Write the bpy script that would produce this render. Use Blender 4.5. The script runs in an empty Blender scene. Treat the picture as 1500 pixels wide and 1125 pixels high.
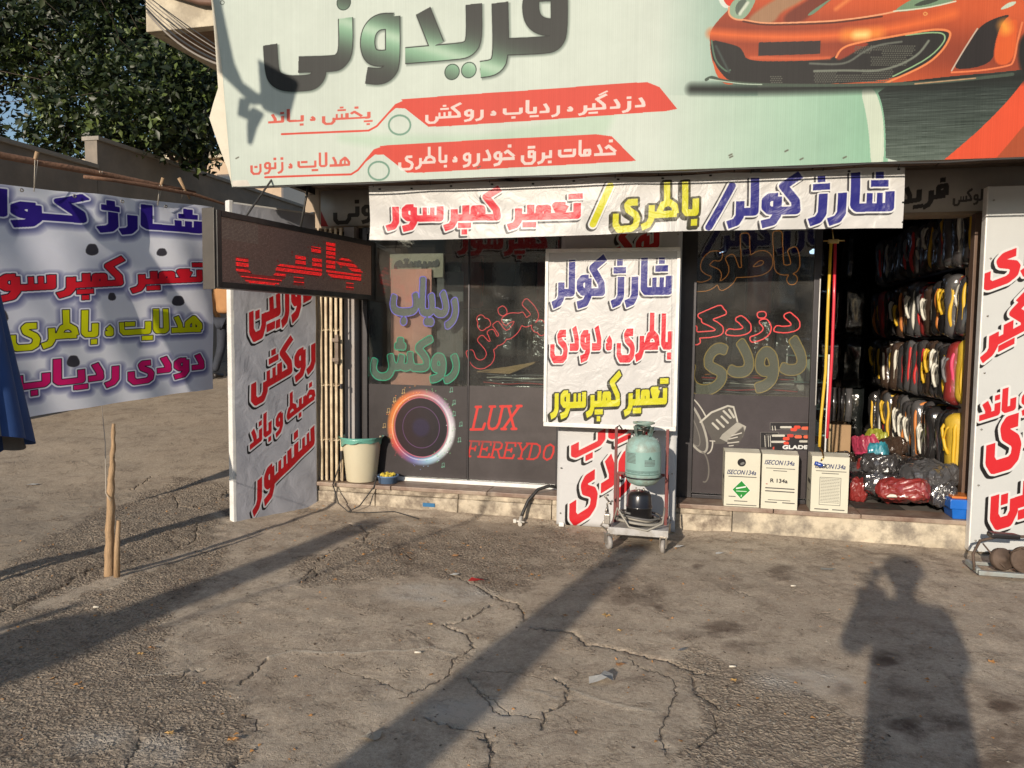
import bpy, bmesh, math, random
import numpy as np
from mathutils import Vector, Matrix, Euler, noise as mnoise

S = bpy.context.scene
COL = S.collection
R_ = math.radians

# ------------------------------------------------------------------ camera
CAM = np.array([0.0, -5.83, 1.45]); FPX = 1100.0; PW, PH = 1500, 1125
YAW, PITCH, ROLL = R_(13.2), R_(-3.9), R_(0.62)
_F = np.array([-math.sin(YAW) * math.cos(PITCH), math.cos(YAW) * math.cos(PITCH), math.sin(PITCH)])
_R0 = np.array([math.cos(YAW), math.sin(YAW), 0.0]); _U0 = np.cross(_R0, _F)
_R = _R0 * math.cos(ROLL) + _U0 * math.sin(ROLL); _U = _U0 * math.cos(ROLL) - _R0 * math.sin(ROLL)
cam = bpy.data.objects.new('camera', bpy.data.cameras.new('camera')); COL.objects.link(cam)
cam.matrix_world = Matrix([[_R[i], _U[i], -_F[i], CAM[i]] for i in range(3)] + [[0, 0, 0, 1]])
cam.data.sensor_width = 36; cam.data.lens = 36 * FPX / PW
cam.data.clip_start = 0.05; cam.data.clip_end = 500
S.camera = cam

# ------------------------------------------------------------------ light
SUN_AZ, SUN_EL = R_(12.8), R_(17.0)      # the light travels towards +Y and a little +X
w = bpy.data.worlds.new('World'); S.world = w; w.use_nodes = True
nt = w.node_tree; bg = nt.nodes['Background']
sky = nt.nodes.new('ShaderNodeTexSky'); sky.sky_type = 'NISHITA'; sky.sun_disc = False
sky.sun_elevation = SUN_EL; sky.sun_rotation = math.pi + SUN_AZ
sky.air_density = 1.0; sky.dust_density = 0.6; sky.ozone_density = 1.5
nt.links.new(sky.outputs[0], bg.inputs[0]); bg.inputs[1].default_value = 0.095
sun = bpy.data.objects.new('sun', bpy.data.lights.new('sun', 'SUN')); COL.objects.link(sun)
sun.data.energy = 3.6; sun.data.angle = R_(0.55); sun.data.color = (1.0, 0.88, 0.73)
sd = Vector((math.sin(SUN_AZ) * math.cos(SUN_EL), math.cos(SUN_AZ) * math.cos(SUN_EL), -math.sin(SUN_EL)))
sun.rotation_euler = sd.to_track_quat('-Z', 'Y').to_euler()
sun.location = (-4, -20, 8)
S.view_settings.view_transform = 'Standard'; S.view_settings.look = 'None'
S.view_settings.gamma = 1.0; S.view_settings.exposure = 0.45
S.view_settings.use_curve_mapping = False
S.cycles.max_bounces = 8; S.cycles.transparent_max_bounces = 12
S.cycles.use_denoising = True

# measured points: where the line of sight through a photo pixel meets a known surface
def _ray(x, y): return _F + _R * (x - PW / 2) / FPX - _U * (y - PH / 2) / FPX
def onY(x, y, Y): d = _ray(x, y); return CAM + d * ((Y - CAM[1]) / d[1])
def onZ(x, y, Z=0.0): d = _ray(x, y); return CAM + d * ((Z - CAM[2]) / d[2])
def onV(x, y, a, b):
    n = np.array([b[1] - a[1], -(b[0] - a[0]), 0.0]); d = _ray(x, y)
    return CAM + d * (((np.array([a[0], a[1], 0]) - CAM) @ n) / (d @ n))

# ------------------------------------------------------------------ materials
def C8(r, g, b): return (r / 255, g / 255, b / 255)
MATS = {}
def mat(name, col, rough=0.6, metal=0.0, var=0.0, vscale=6.0, bump=0.0, bscale=60.0, dirt=None, dirt_amt=0.5, dscale=3.0,
        emit=None, estr=0.0, coat=0.0, spec=0.5, stretch=None, streak=0.0):
    if name in MATS: return MATS[name]
    m = bpy.data.materials.new(name); m.use_nodes = True; n = m.node_tree; b = n.nodes['Principled BSDF']
    N = n.nodes.new; L = n.links.new
    b.inputs['Roughness'].default_value = rough; b.inputs['Metallic'].default_value = metal
    b.inputs['Specular IOR Level'].default_value = spec
    if coat: b.inputs['Coat Weight'].default_value = coat; b.inputs['Coat Roughness'].default_value = 0.12
    base = N('ShaderNodeRGB'); base.outputs[0].default_value = (*col, 1); out = base.outputs[0]
    tc = N('ShaderNodeTexCoord'); vec = tc.outputs['Object']
    if stretch:
        mp = N('ShaderNodeMapping'); mp.inputs['Scale'].default_value = stretch; L(vec, mp.inputs[0]); vec = mp.outputs[0]
    if var:
        nz = N('ShaderNodeTexNoise'); nz.inputs['Scale'].default_value = vscale; nz.inputs['Detail'].default_value = 6
        nz.inputs['Roughness'].default_value = 0.65; L(vec, nz.inputs[0])
        mr = N('ShaderNodeMapRange'); mr.inputs[1].default_value = .25; mr.inputs[2].default_value = .75
        mr.inputs[3].default_value = 1 - var; mr.inputs[4].default_value = 1 + var; L(nz.outputs[0], mr.inputs[0])
        mx = N('ShaderNodeMix'); mx.data_type = 'RGBA'; mx.blend_type = 'MULTIPLY'; mx.inputs[0].default_value = 1
        L(out, mx.inputs[6]); L(mr.outputs[0], mx.inputs[7]); out = mx.outputs[2]
    if dirt:
        nz2 = N('ShaderNodeTexNoise'); nz2.inputs['Scale'].default_value = dscale; nz2.inputs['Detail'].default_value = 9
        nz2.inputs['Roughness'].default_value = 0.7; L(vec, nz2.inputs[0])
        r2 = N('ShaderNodeMapRange'); r2.inputs[1].default_value = .42; r2.inputs[2].default_value = .62
        r2.inputs[4].default_value = dirt_amt; L(nz2.outputs[0], r2.inputs[0])
        m2 = N('ShaderNodeMix'); m2.data_type = 'RGBA'; L(r2.outputs[0], m2.inputs[0]); L(out, m2.inputs[6])
        m2.inputs[7].default_value = (*dirt, 1); out = m2.outputs[2]
    L(out, b.inputs['Base Color'])
    if bump:
        nb = N('ShaderNodeTexNoise'); nb.inputs['Scale'].default_value = bscale; nb.inputs['Detail'].default_value = 5; L(vec, nb.inputs[0])
        bp = N('ShaderNodeBump'); bp.inputs['Strength'].default_value = bump; bp.inputs['Distance'].default_value = 0.01
        L(nb.outputs[0], bp.inputs['Height']); L(bp.outputs[0], b.inputs['Normal'])
    if emit: b.inputs['Emission Color'].default_value = (*emit, 1); b.inputs['Emission Strength'].default_value = estr
    MATS[name] = m; return m

# ------------------------------------------------------------------ mesh helpers
def box(bm, x0, x1, y0, y1, z0, z1, bev=0.0, M=None):
    r = bmesh.ops.create_cube(bm, size=1.0)
    vs = r['verts']
    for v in vs:
        v.co = Vector(((x0 + x1) / 2 + v.co.x * (x1 - x0), (y0 + y1) / 2 + v.co.y * (y1 - y0), (z0 + z1) / 2 + v.co.z * (z1 - z0)))
    if M is not None:
        for v in vs: v.co = M @ v.co
    if bev:
        es = list({e for v in vs for e in v.link_edges})
        bmesh.ops.bevel(bm, geom=es, offset=bev, segments=2, affect='EDGES', profile=.6)
    return bm
def frame_axes(d):
    d = Vector(d).normalized(); a = Vector((0, 0, 1)) if abs(d.z) < .9 else Vector((1, 0, 0))
    u = d.cross(a).normalized(); return u, d.cross(u).normalized()
def tube(bm, pts, r, seg=8, cap=True, rr=None, closed=False):
    pts = [Vector(p) for p in pts]; n = len(pts); rings = []
    u = None
    for i, p in enumerate(pts):
        if closed: d = pts[(i + 1) % n] - pts[i - 1]
        else: d = pts[min(i + 1, n - 1)] - pts[max(i - 1, 0)]
        if d.length < 1e-9: d = Vector((0, 0, 1))
        d.normalize()
        if u is None: u, v = frame_axes(d)
        else:
            u = (u - d * u.dot(d)); u = u.normalized() if u.length > 1e-6 else frame_axes(d)[0]; v = d.cross(u)
        ri = rr[i] if rr else r
        rings.append([bm.verts.new(p + (u * math.cos(2 * math.pi * k / seg) + v * math.sin(2 * math.pi * k / seg)) * ri) for k in range(seg)])
    m = n if closed else n - 1
    for i in range(m):
        a, b = rings[i], rings[(i + 1) % n]
        for k in range(seg):
            try: bm.faces.new((a[k], a[(k + 1) % seg], b[(k + 1) % seg], b[k])).smooth = True
            except ValueError: pass
    if cap and not closed:
        bm.faces.new(rings[0][::-1]); bm.faces.new(rings[-1])
    return bm
def lathe(bm, c, prof, seg=28, axis=None):
    c = Vector(c); rings = []
    M = Matrix.Identity(3)
    if axis is not None: M = Vector((0, 0, 1)).rotation_difference(Vector(axis).normalized()).to_matrix()
    for r, z in prof:
        if r < 1e-5: rings.append([bm.verts.new(c + M @ Vector((0, 0, z)))])
        else: rings.append([bm.verts.new(c + M @ Vector((r * math.cos(2 * math.pi * k / seg), r * math.sin(2 * math.pi * k / seg), z))) for k in range(seg)])
    for a, b in zip(rings, rings[1:]):
        for k in range(seg):
            k2 = (k + 1) % seg
            if len(a) == 1 and len(b) == 1: break
            if len(a) == 1: f = bm.faces.new((a[0], b[k], b[k2]))
            elif len(b) == 1: f = bm.faces.new((a[k], a[k2], b[0]))
            else: f = bm.faces.new((a[k], a[k2], b[k2], b[k]))
            f.smooth = True
    bmesh.ops.recalc_face_normals(bm, faces=bm.faces[:]); return bm
def prism(bm, pts, thick, axis='Y', at=0.0):
    """closed polygon (a, b) extruded along one axis"""
    def v3(a, b, t): return {'Y': (a, t, b), 'X': (t, a, b), 'Z': (a, b, t)}[axis]
    A = [bm.verts.new(v3(a, b, at)) for a, b in pts]; B = [bm.verts.new(v3(a, b, at + thick)) for a, b in pts]
    bm.faces.new(A); bm.faces.new(B[::-1]); n = len(pts)
    for i in range(n): bm.faces.new((A[i], B[i], B[(i + 1) % n], A[(i + 1) % n]))
    bmesh.ops.recalc_face_normals(bm, faces=bm.faces[:]); return bm
def nb(): return bmesh.new()
def wobble(bm, amp, sc, seed=0.0):
    for v in bm.verts:
        q = v.co * sc + Vector((seed, seed * 1.7, seed * .3)); v.co += mnoise.noise_vector(q) * amp

def _world(o):
    p = Vector((0, 0, 0)); M = Matrix.Identity(4); ch = []
    while o: ch.append(o); o = o.parent
    for q in reversed(ch): M = M @ Matrix.LocRotScale(q.location, q.rotation_euler, q.scale)
    return M
def P(name, bm, m, parent=None, label=None, kind=None, local=False, smooth=None):
    """one mesh object; vertices are given in world space unless local"""
    if isinstance(bm, bmesh.types.BMesh):
        me = bpy.data.meshes.new(name)
        if parent is not None and not local: bm.transform(_world(parent).inverted())
        if smooth is not None:
            for f in bm.faces: f.smooth = smooth
        bm.to_mesh(me); bm.free()
    else:
        me = bm
        if parent is not None and not local: me.transform(_world(parent).inverted())
    for mm in (m if isinstance(m, (list, tuple)) else [m]): me.materials.append(mm)
    o = bpy.data.objects.new(name, me); COL.objects.link(o)
    if parent is not None: o.parent = parent
    if label: o['label'] = label
    if kind: o['kind'] = kind
    return o
def tag(o, label, cat, group=None):
    o['label'] = label; o['category'] = cat
    if group: o['group'] = group
    return o
def thing(name, label, cat, loc=(0, 0, 0), group=None, rz=0.0):
    o = bpy.data.objects.new(name, None); COL.objects.link(o); o.location = loc; o.rotation_euler = (0, 0, rz)
    o.empty_display_size = .1
    return tag(o, label, cat, group)
def struct(name, bm, m, parent=None):
    return P(name, bm, m, parent, kind=None if parent else 'structure')
def copy_tree(o, parent=None):
    c = o.copy(); COL.objects.link(c); c.parent = parent
    for ch in o.children: copy_tree(ch, c)
    return c

# ------------------------------------------------------------------ lettering
AR = {'ا': (0xFE8D, 0xFE8E), 'ب': 0xFE8F, 'پ': 0xFB56, 'ت': 0xFE95, 'ج': 0xFE9D, 'خ': 0xFEA5, 'د': (0xFEA9, 0xFEAA),
      'ر': (0xFEAD, 0xFEAE), 'ز': (0xFEAF, 0xFEB0), 'ژ': (0xFB8A, 0xFB8B), 'س': 0xFEB1, 'ش': 0xFEB5, 'ض': 0xFEBD, 'ط': 0xFEC1,
      'ع': 0xFEC9, 'ف': 0xFED1, 'ق': 0xFED5, 'ک': 0xFB8E, 'گ': 0xFB92, 'ل': 0xFEDD, 'م': 0xFEE1, 'ن': 0xFEE5,
      'و': (0xFEED, 0xFEEE), 'ه': 0xFEE9, 'ی': 0xFBFC}
def shape_ar(s):
    s = s.replace('لا', '\u0001'); out = []
    def kind(ch):      # 2 joins both sides, 1 joins only to the letter before, 0 none
        if ch == '\u0001': return 1
        if ch == 'ـ': return 2
        v = AR.get(ch); return 0 if v is None else (1 if isinstance(v, tuple) else 2)
    for i, ch in enumerate(s):
        k = kind(ch); prev = i > 0 and kind(s[i - 1]) == 2 and k > 0
        nxt = k == 2 and i + 1 < len(s) and kind(s[i + 1]) > 0
        if ch == '\u0001': out.append(chr(0xFEFC if prev else 0xFEFB)); continue
        if k == 0 or ch == 'ـ': out.append(ch); continue
        v = AR[ch]
        if k == 1: out.append(chr(v[1] if prev else v[0]))
        else: out.append(chr(v + (3 if prev and nxt else 1 if prev else 2 if nxt else 0)))
    return ''.join(reversed(out))
_GC = {}
def glyph_polys(s):
    if s in _GC: return _GC[s]
    c = bpy.data.curves.new('tmp', 'FONT'); c.body = s; c.size = 1.0
    o = bpy.data.objects.new('tmp', c); COL.objects.link(o)
    dg = bpy.context.evaluated_depsgraph_get()
    cu = o.to_curve(dg)
    polys = []
    for sp in cu.splines:
        if sp.type != 'BEZIER': polys.append(np.array([p.co[:2] for p in sp.points])); continue
        pts = []; bp = sp.bezier_points; n = len(bp)
        for i in range(n):
            a, b = bp[i], bp[(i + 1) % n]
            p0, p1, p2, p3 = (np.array(q[:2]) for q in (a.co, a.handle_right, b.handle_left, b.co))
            k = 8 if np.linalg.norm(p1 - p0) + np.linalg.norm(p3 - p2) > 1e-6 else 1
            for t in np.arange(k) / k:
                pts.append((1 - t) ** 3 * p0 + 3 * (1 - t) ** 2 * t * p1 + 3 * (1 - t) * t * t * p2 + t ** 3 * p3)
        polys.append(np.array(pts))
    o.to_curve_clear(); bpy.data.objects.remove(o); bpy.data.curves.remove(c)
    _GC[s] = polys; return polys

# a heavy signwriter's pen font: strokes in (u, y), u growing to the left, baseline 0, ascender 1
def pen_glyph(ch, jr, jl):
    S_, D_ = [], []
    B0 = [(0, 0), (.14, 0)]
    def dot(u, y, w_=.2, h_=.19): D_.append((u, y, w_, h_))
    if ch == 'ا':
        if jr: S_ += [[(0, 0), (.05, 0), (.12, .08), (.12, .95)]]; return S_, D_, .24
        return [[(.11, -.10), (.11, .95)]], D_, .24
    if ch == '\u0001': return [[(.13, .95), (.13, .06), (.2, 0), (.46, 0), (.52, .08), (.52, .95)]] + ([B0] if jr else []), D_, .64
    if ch == 'ـ': return [[(0, 0), (.34, 0)]], D_, .34
    if ch == '،': return [[(.24, .26), (.13, .14), (.13, .0), (.24, .0), (.24, .10)]], D_, .34
    if ch == ' ': return [], D_, .18
    if ch == 'ل': return [[(.13, .95), (.13, .0), (.36, 0)]] + ([B0] if jr else []), D_, .36
    if ch in 'بپتنی' and jl:
        S_ += [[(.13, .42), (.13, 0), (.36, 0)]] + ([B0] if jr else [])
        if ch == 'ب': dot(.16, -.30)
        if ch == 'پ': dot(.16, -.27, .42, .16); dot(.16, -.50, .17, .16)
        if ch == 'ت': dot(.18, .66, .42, .17)
        if ch == 'ن': dot(.15, .66)
        if ch == 'ی': dot(.16, -.28, .42, .17)
        return S_, D_, .36
    if ch in 'بپت':
        S_ += [[(0, 0), (.76, 0), (.84, .08), (.84, .42)]] if jr else [[(.13, .42), (.13, .08), (.2, 0), (.82, 0), (.9, .08), (.9, .42)]]
        dot(.48, *((-.30,) if ch == 'ب' else (.34, .42, .17) if ch == 'ت' else (-.28, .42, .17)))
        if ch == 'پ': dot(.48, -.5, .17, .16)
        return S_, D_, .96 if jr else 1.03
    if ch == 'ن':
        if jr: S_ += [[(0, 0), (.13, 0)], [(.15, .12), (.15, -.16), (.28, -.34), (.62, -.34), (.76, -.16), (.76, .30)]]
        else: S_ += [[(.15, .36), (.15, -.16), (.28, -.34), (.62, -.34), (.76, -.16), (.76, .30)]]
        dot(.46, .16, .2, .19); return S_, D_, .88
    if ch == 'ی':
        if jr: return [[(0, 0), (.14, 0), (.16, -.18), (.28, -.36), (.72, -.36), (.84, -.2), (.84, .14)]], D_, .96
        return [[(.14, .42), (.42, .42), (.50, .34), (.46, .20), (.20, .04), (.14, -.08), (.18, -.28), (.32, -.37), (.76, -.37), (.88, -.22), (.88, .10)]], D_, 1.0
    if ch in 'سش':
        if jl:
            S_ += [[(.12, .42), (.12, 0), (.86, 0)]] + ([B0] if jr else []); T_ = (.37, .62)
        else:
            S_ += [[(.12, .42), (.12, 0), (.74, 0)], [(.74, .10), (.76, -.18), (.88, -.35), (1.14, -.35), (1.26, -.2), (1.26, .26)]] + ([B0] if jr else []); T_ = (.37, .62)
        for u in T_: S_ += [[(u, .38), (u, 0), 'thin']]
        if ch == 'ش': dot(.38, .64, .42, .16); dot(.38, .86, .18, .16)
        return S_, D_, .86 if jl else 1.38
    if ch in 'رزژ':
        S_ += [[(.15, .30 if jr else .42), (.15, -.12), (.24, -.28), (.46, -.36)]] + ([B0] if jr else [])
        if ch == 'ز': dot(.17, .66)
        if ch == 'ژ': dot(.2, .62, .42, .16); dot(.2, .84, .18, .16)
        return S_, D_, .44
    if ch == 'د': return ([[(.30, .60), (.15, .24), (.14, .0), (.52, 0)]] + ([B0] if jr else [])), D_, .56
    if ch == 'و': return [[(.14, .40), (.14, -.12), (.24, -.30), (.52, -.37)], [(.14, .40), (.34, .40), (.44, .31), (.44, .12), (.34, .02), (.14, .02)]] + ([B0] if jr else []), D_, .56
    if ch in 'کگ':
        S_ += [[(.06, 1.0), (.50, .70), (.18, .26), (.15, .0), (.5, 0)]] + ([B0] if jr else [])
        if ch == 'گ': S_ += [[(.02, 1.24), (.42, .97), 'thin']]
        return S_, D_, .5
    if ch == 'م': return [[(0 if jr else .1, 0), (.52, 0)], [(.13, 0), (.14, .30), (.38, .30), (.40, 0)]], D_, .52
    if ch == 'ع': return [[(0, 0), (.54, 0)], [(.13, .38), (.42, .38), (.28, .06), (.13, .38)]], D_, .54
    if ch == 'ط': return [[(0 if jr else .1, 0), (.80 if jl else .72, 0)], [(.13, 0), (.18, .24), (.36, .36), (.58, .30), (.68, .10), (.66, 0)], [(.44, .30), (.44, .98)]], D_, .8
    if ch == 'ه': return [[(.08, 0), (.82, 0)], [(.13, 0), (.14, .22), (.38, .52), (.64, .30), (.66, 0)], [(.38, .48), (.38, 0), 'thin']], D_, .82
    if ch in 'جخ':
        S_ += [[(.64, .34), (.46, .48), (.10, .12)], [(0 if jr else .08, 0), (.70, 0)]]; dot(.36, *((.78,) if ch == 'خ' else (-.30,))); return S_, D_, .7
    if ch == 'ض': dot(.4, .68); return [[(.1, 0), (1.0, 0)], [(.13, 0), (.20, .26), (.46, .38), (.62, .24), (.60, 0)], [(.82, .38), (.82, 0)]], D_, 1.0
    if ch == 'ق': dot(.3, .64, .42, .17); return [[(.15, .38), (.42, .38), (.42, .06), (.15, .06), (.15, .38)], [(.15, .2), (.15, -.18), (.28, -.35), (.64, -.35), (.78, -.18), (.78, .16)]], D_, .9
    if ch == 'ف': dot(.28, .66); return [[(.14, .0), (.14, .40), (.42, .40), (.44, .16), (.16, .14)], [(.14, 0), (.56, 0)]], D_, .56
    return [], D_, .2
def pen_polys(word, pen=.2):
    w_ = word.replace('لا', '\u0001'); out = []; x = 0.0
    def kd(c): return 0 if c in ' ،' else 1 if c in 'ادرزژو\u0001' else 2
    def rect(a, b, t):
        d = b - a; n_ = np.linalg.norm(d)
        if n_ < 1e-6: return
        d /= n_; q = np.array([-d[1], d[0]]) * t / 2; P_ = np.array([a - q, b - q, b + q, a + q]); out.append(P_)
    for i, c in enumerate(w_):
        jr = i > 0 and kd(w_[i - 1]) == 2 and kd(c) > 0; jl = kd(c) == 2 and i + 1 < len(w_) and kd(w_[i + 1]) > 0
        S_, D_, gw = pen_glyph(c, jr, jl)
        if not jr and i and c != ' ': x += .05
        for st in S_:
            t = pen
            if st[-1] == 'thin': st = st[:-1]; t = pen * .62
            q = np.array([(-(x + u), y) for u, y in st], float)
            if not jl and False: pass
            for a, b in zip(q, q[1:]): rect(a, b, t)
            for a in q[1:-1]: out.append(np.array([a + t / 2 * np.array([math.cos(k), math.sin(k)]) for k in np.arange(0, 6.28, .52)]))
        for u, y, dw, dh in D_:
            sc = pen / .2; dh *= .5 + .5 * sc
            cx = -(x + u); out.append(np.array([(cx - dw / 2, y - dh / 2), (cx + dw / 2, y - dh / 2), (cx + dw / 2, y + dh / 2), (cx - dw / 2, y + dh / 2)]))
        x += gw
    return out
def fill_mask(polys, H, W):
    """non-zero winding fill; points in pixels (x right, y up)"""
    D = np.zeros((H, W + 1), np.int32)
    for p in polys:
        q = np.roll(p, -1, 0)
        for (xa, ya), (xb, yb) in zip(p, q):
            if ya == yb: continue
            s = 1
            if ya > yb: xa, ya, xb, yb = xb, yb, xa, ya; s = -1
            r0 = max(0, math.ceil(ya - .5)); r1 = min(H, math.ceil(yb - .5))
            if r1 <= r0: continue
            rows = np.arange(r0, r1)
            xs = xa + (rows + .5 - ya) * (xb - xa) / (yb - ya)
            cx = np.clip(np.ceil(xs - .5), 0, W).astype(int)
            np.add.at(D, (rows, cx), s)
    return np.cumsum(D, 1)[:, :W] != 0
def dist_field(mask, R, p=2.0):
    """distance in pixels to the mask, up to R"""
    H, W = mask.shape; R = int(math.ceil(R)); idx = np.arange(W)[None, :].astype(np.float32)
    l = np.where(mask, idx, -1e6); l = np.maximum.accumulate(l, 1)
    r = np.where(mask, idx, 1e6); r = np.minimum.accumulate(r[:, ::-1], 1)[:, ::-1]
    hd = np.minimum(np.minimum(idx - l, r - idx), R + 2).astype(np.float32) ** p
    out = np.full((H, W), float((R + 2) ** p), np.float32)
    for dy in range(-R, R + 1):
        a0, a1 = max(0, dy), min(H, H + dy)
        np.minimum(out[a0 - dy:a1 - dy], hd[a0:a1] + abs(dy) ** p, out=out[a0 - dy:a1 - dy])
    return out ** (1 / p)
def sm(a, b, x): t = np.clip((x - a) / (b - a), 0, 1); return t * t * (3 - 2 * t)

def chaikin(pts, closed, n=2):
    q = np.array(pts, float)
    for _ in range(n):
        if closed: r = np.roll(q, -1, 0); q = np.stack([.75 * q + .25 * r, .25 * q + .75 * r], 1).reshape(-1, 2)
        else:
            a, b = q[:-1], q[1:]; m = np.stack([.75 * a + .25 * b, .25 * a + .75 * b], 1).reshape(-1, 2); m[0] = q[0]; m[-1] = q[-1]; q = m
    return [tuple(p) for p in q]
class Tex:
    """a flat print drawn on a sheet of w x h metres; (u, v) from the lower left corner"""
    def __init__(s, w, h, ppm, base=(1, 1, 1)):
        s.w, s.h, s.k = w, h, ppm; s.W, s.H = int(round(w * ppm)), int(round(h * ppm))
        s.a = np.empty((s.H, s.W, 3), np.float32); s.a[:] = base; s.mp = None
    def uv(s, p): return s.mp(*p) if s.mp else p
    def win(s, u0, v0, u1, v1, pad):
        return (max(0, int((u0 - pad) * s.k)), max(0, int((v0 - pad) * s.k)), min(s.W, int((u1 + pad) * s.k) + 2), min(s.H, int((v1 + pad) * s.k) + 2))
    def put(s, x0, y0, A, col):
        h, w_ = A.shape
        if callable(col):
            Y, X = np.mgrid[y0:y0 + h, x0:x0 + w_]; col = col((X + .5) / s.k, (Y + .5) / s.k)
        t = s.a[y0:y0 + h, x0:x0 + w_]; t += (np.asarray(col, np.float32) - t) * A[..., None]
    def poly(s, pts, col, soft=0.0, alpha=1.0, rnd=0):
        if rnd: pts = chaikin(pts, True, rnd)
        q = np.array([s.uv(p) for p in pts], float); x0, y0, x1, y1 = s.win(q[:, 0].min(), q[:, 1].min(), q[:, 0].max(), q[:, 1].max(), soft)
        if x1 <= x0 or y1 <= y0: return
        m = fill_mask([q * s.k - [x0, y0]], y1 - y0, x1 - x0)
        A = m.astype(np.float32) if not soft else 1 - np.clip(dist_field(m, soft * s.k) / (soft * s.k), 0, 1)
        s.put(x0, y0, A * alpha, col)
    def stroke(s, pts, wd, col, soft=0.0, closed=False, alpha=1.0, rnd=0, flat=False):
        if rnd: pts = chaikin(pts, closed, rnd)
        q = np.array([s.uv(p) for p in pts], float); x0, y0, x1, y1 = s.win(q[:, 0].min(), q[:, 1].min(), q[:, 0].max(), q[:, 1].max(), wd + soft)
        if x1 <= x0 or y1 <= y0: return
        Y, X = np.mgrid[y0:y1, x0:x1]; X = (X + .5) / s.k; Y = (Y + .5) / s.k; D = np.full(X.shape, 1e9)
        if closed: q = np.vstack([q, q[:1]])
        nseg_ = len(q) - 1
        for ks_, (a, b) in enumerate(zip(q, q[1:])):
            d = b - a; L2 = max(d @ d, 1e-12); tr = ((X - a[0]) * d[0] + (Y - a[1]) * d[1]) / L2; t = np.clip(tr, 0, 1); dd = (X - a[0] - t * d[0]) ** 2 + (Y - a[1] - t * d[1]) ** 2
            if flat and ks_ == 0: dd = np.where(tr < 0, 1e9, dd)
            if flat and ks_ == nseg_ - 1: dd = np.where(tr > 1, 1e9, dd)
            D = np.minimum(D, dd)
        D = np.sqrt(D); e = max(soft, .7 / s.k)
        s.put(x0, y0, (1 - np.clip((D - wd / 2 + e / 2) / e, 0, 1)) * alpha, col)
    def text(s, word, uL, vL, uR, vR, h, layers, bold=0.0, p=2.5, arabic=True, slant=0.0, pen=.2):
        """word fitted between L and R (mid height), total height h; layers = (grow, colour, dx, dy, soft)"""
        P_ = pen_polys(word, pen) if arabic else glyph_polys(word); al = np.vstack(P_)
        mn, mx_ = al.min(0), al.max(0); b = (bold if not arabic else .006) * h
        sx = (uR - uL - 2 * b) / (mx_[0] - mn[0]); sy = (h - 2 * b) / (mx_[1] - mn[1])
        if sx <= 0: return
        sl = (vR - vL) / (uR - uL); Q = []
        for q in P_:
            x = (q[:, 0] - mn[0]) * sx + b; y = (q[:, 1] - mn[1]) * sy + b - h / 2
            Q.append(np.stack([uL + x + slant * y, vL + x * sl + y], 1))
        al = np.vstack(Q); pad = b + max(l[0] + l[4] + max(abs(l[2]), abs(l[3])) for l in layers)
        x0, y0, x1, y1 = s.win(al[:, 0].min(), al[:, 1].min(), al[:, 0].max(), al[:, 1].max(), pad)
        if x1 <= x0 or y1 <= y0: return
        # work in a window that may hang over the sheet's edge
        X0, Y0 = int((al[:, 0].min() - pad) * s.k), int((al[:, 1].min() - pad) * s.k)
        X1, Y1 = int((al[:, 0].max() + pad) * s.k) + 2, int((al[:, 1].max() + pad) * s.k) + 2
        m = fill_mask([q * s.k - [X0, Y0] for q in Q], Y1 - Y0, X1 - X0)
        D = dist_field(m, (b + max(l[0] + l[4] for l in layers)) * s.k + 2, p)
        for g, col, dx, dy, soft in layers:
            rad = (b + g) * s.k; e = max(soft * s.k, 1.0)
            A = 1 - np.clip((D - rad + (e * .5 if soft == 0 else 0)) / e, 0, 1)
            sxp, syp = int(round(dx * s.k)), int(round(dy * s.k)); A = np.roll(np.roll(A, syp, 0), sxp, 1)
            s.put(x0, y0, A[y0 - Y0:y1 - Y0, x0 - X0:x1 - X0], col)
    def tpx(s, word, L, Rr, h, layers, **k):
        a, b = s.uv(L), s.uv(Rr); s.text(word, a[0], a[1], b[0], b[1], h, layers, **k)
    def grain(s, amt, seed=1, streak=False):
        r = np.random.default_rng(seed); n = r.normal(0, amt, (1 if streak else s.H, s.W, 1)).astype(np.float32)
        s.a += n
    def image(s, name, data=False):
        im = bpy.data.images.new(name, s.W, s.H, alpha=False)
        if data: im.colorspace_settings.name = 'Non-Color'
        px = np.ones((s.H, s.W, 4), np.float32); px[..., :3] = np.clip(s.a, 0, 1)
        im.pixels.foreach_set(px.ravel()); im.update(); return im
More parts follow.
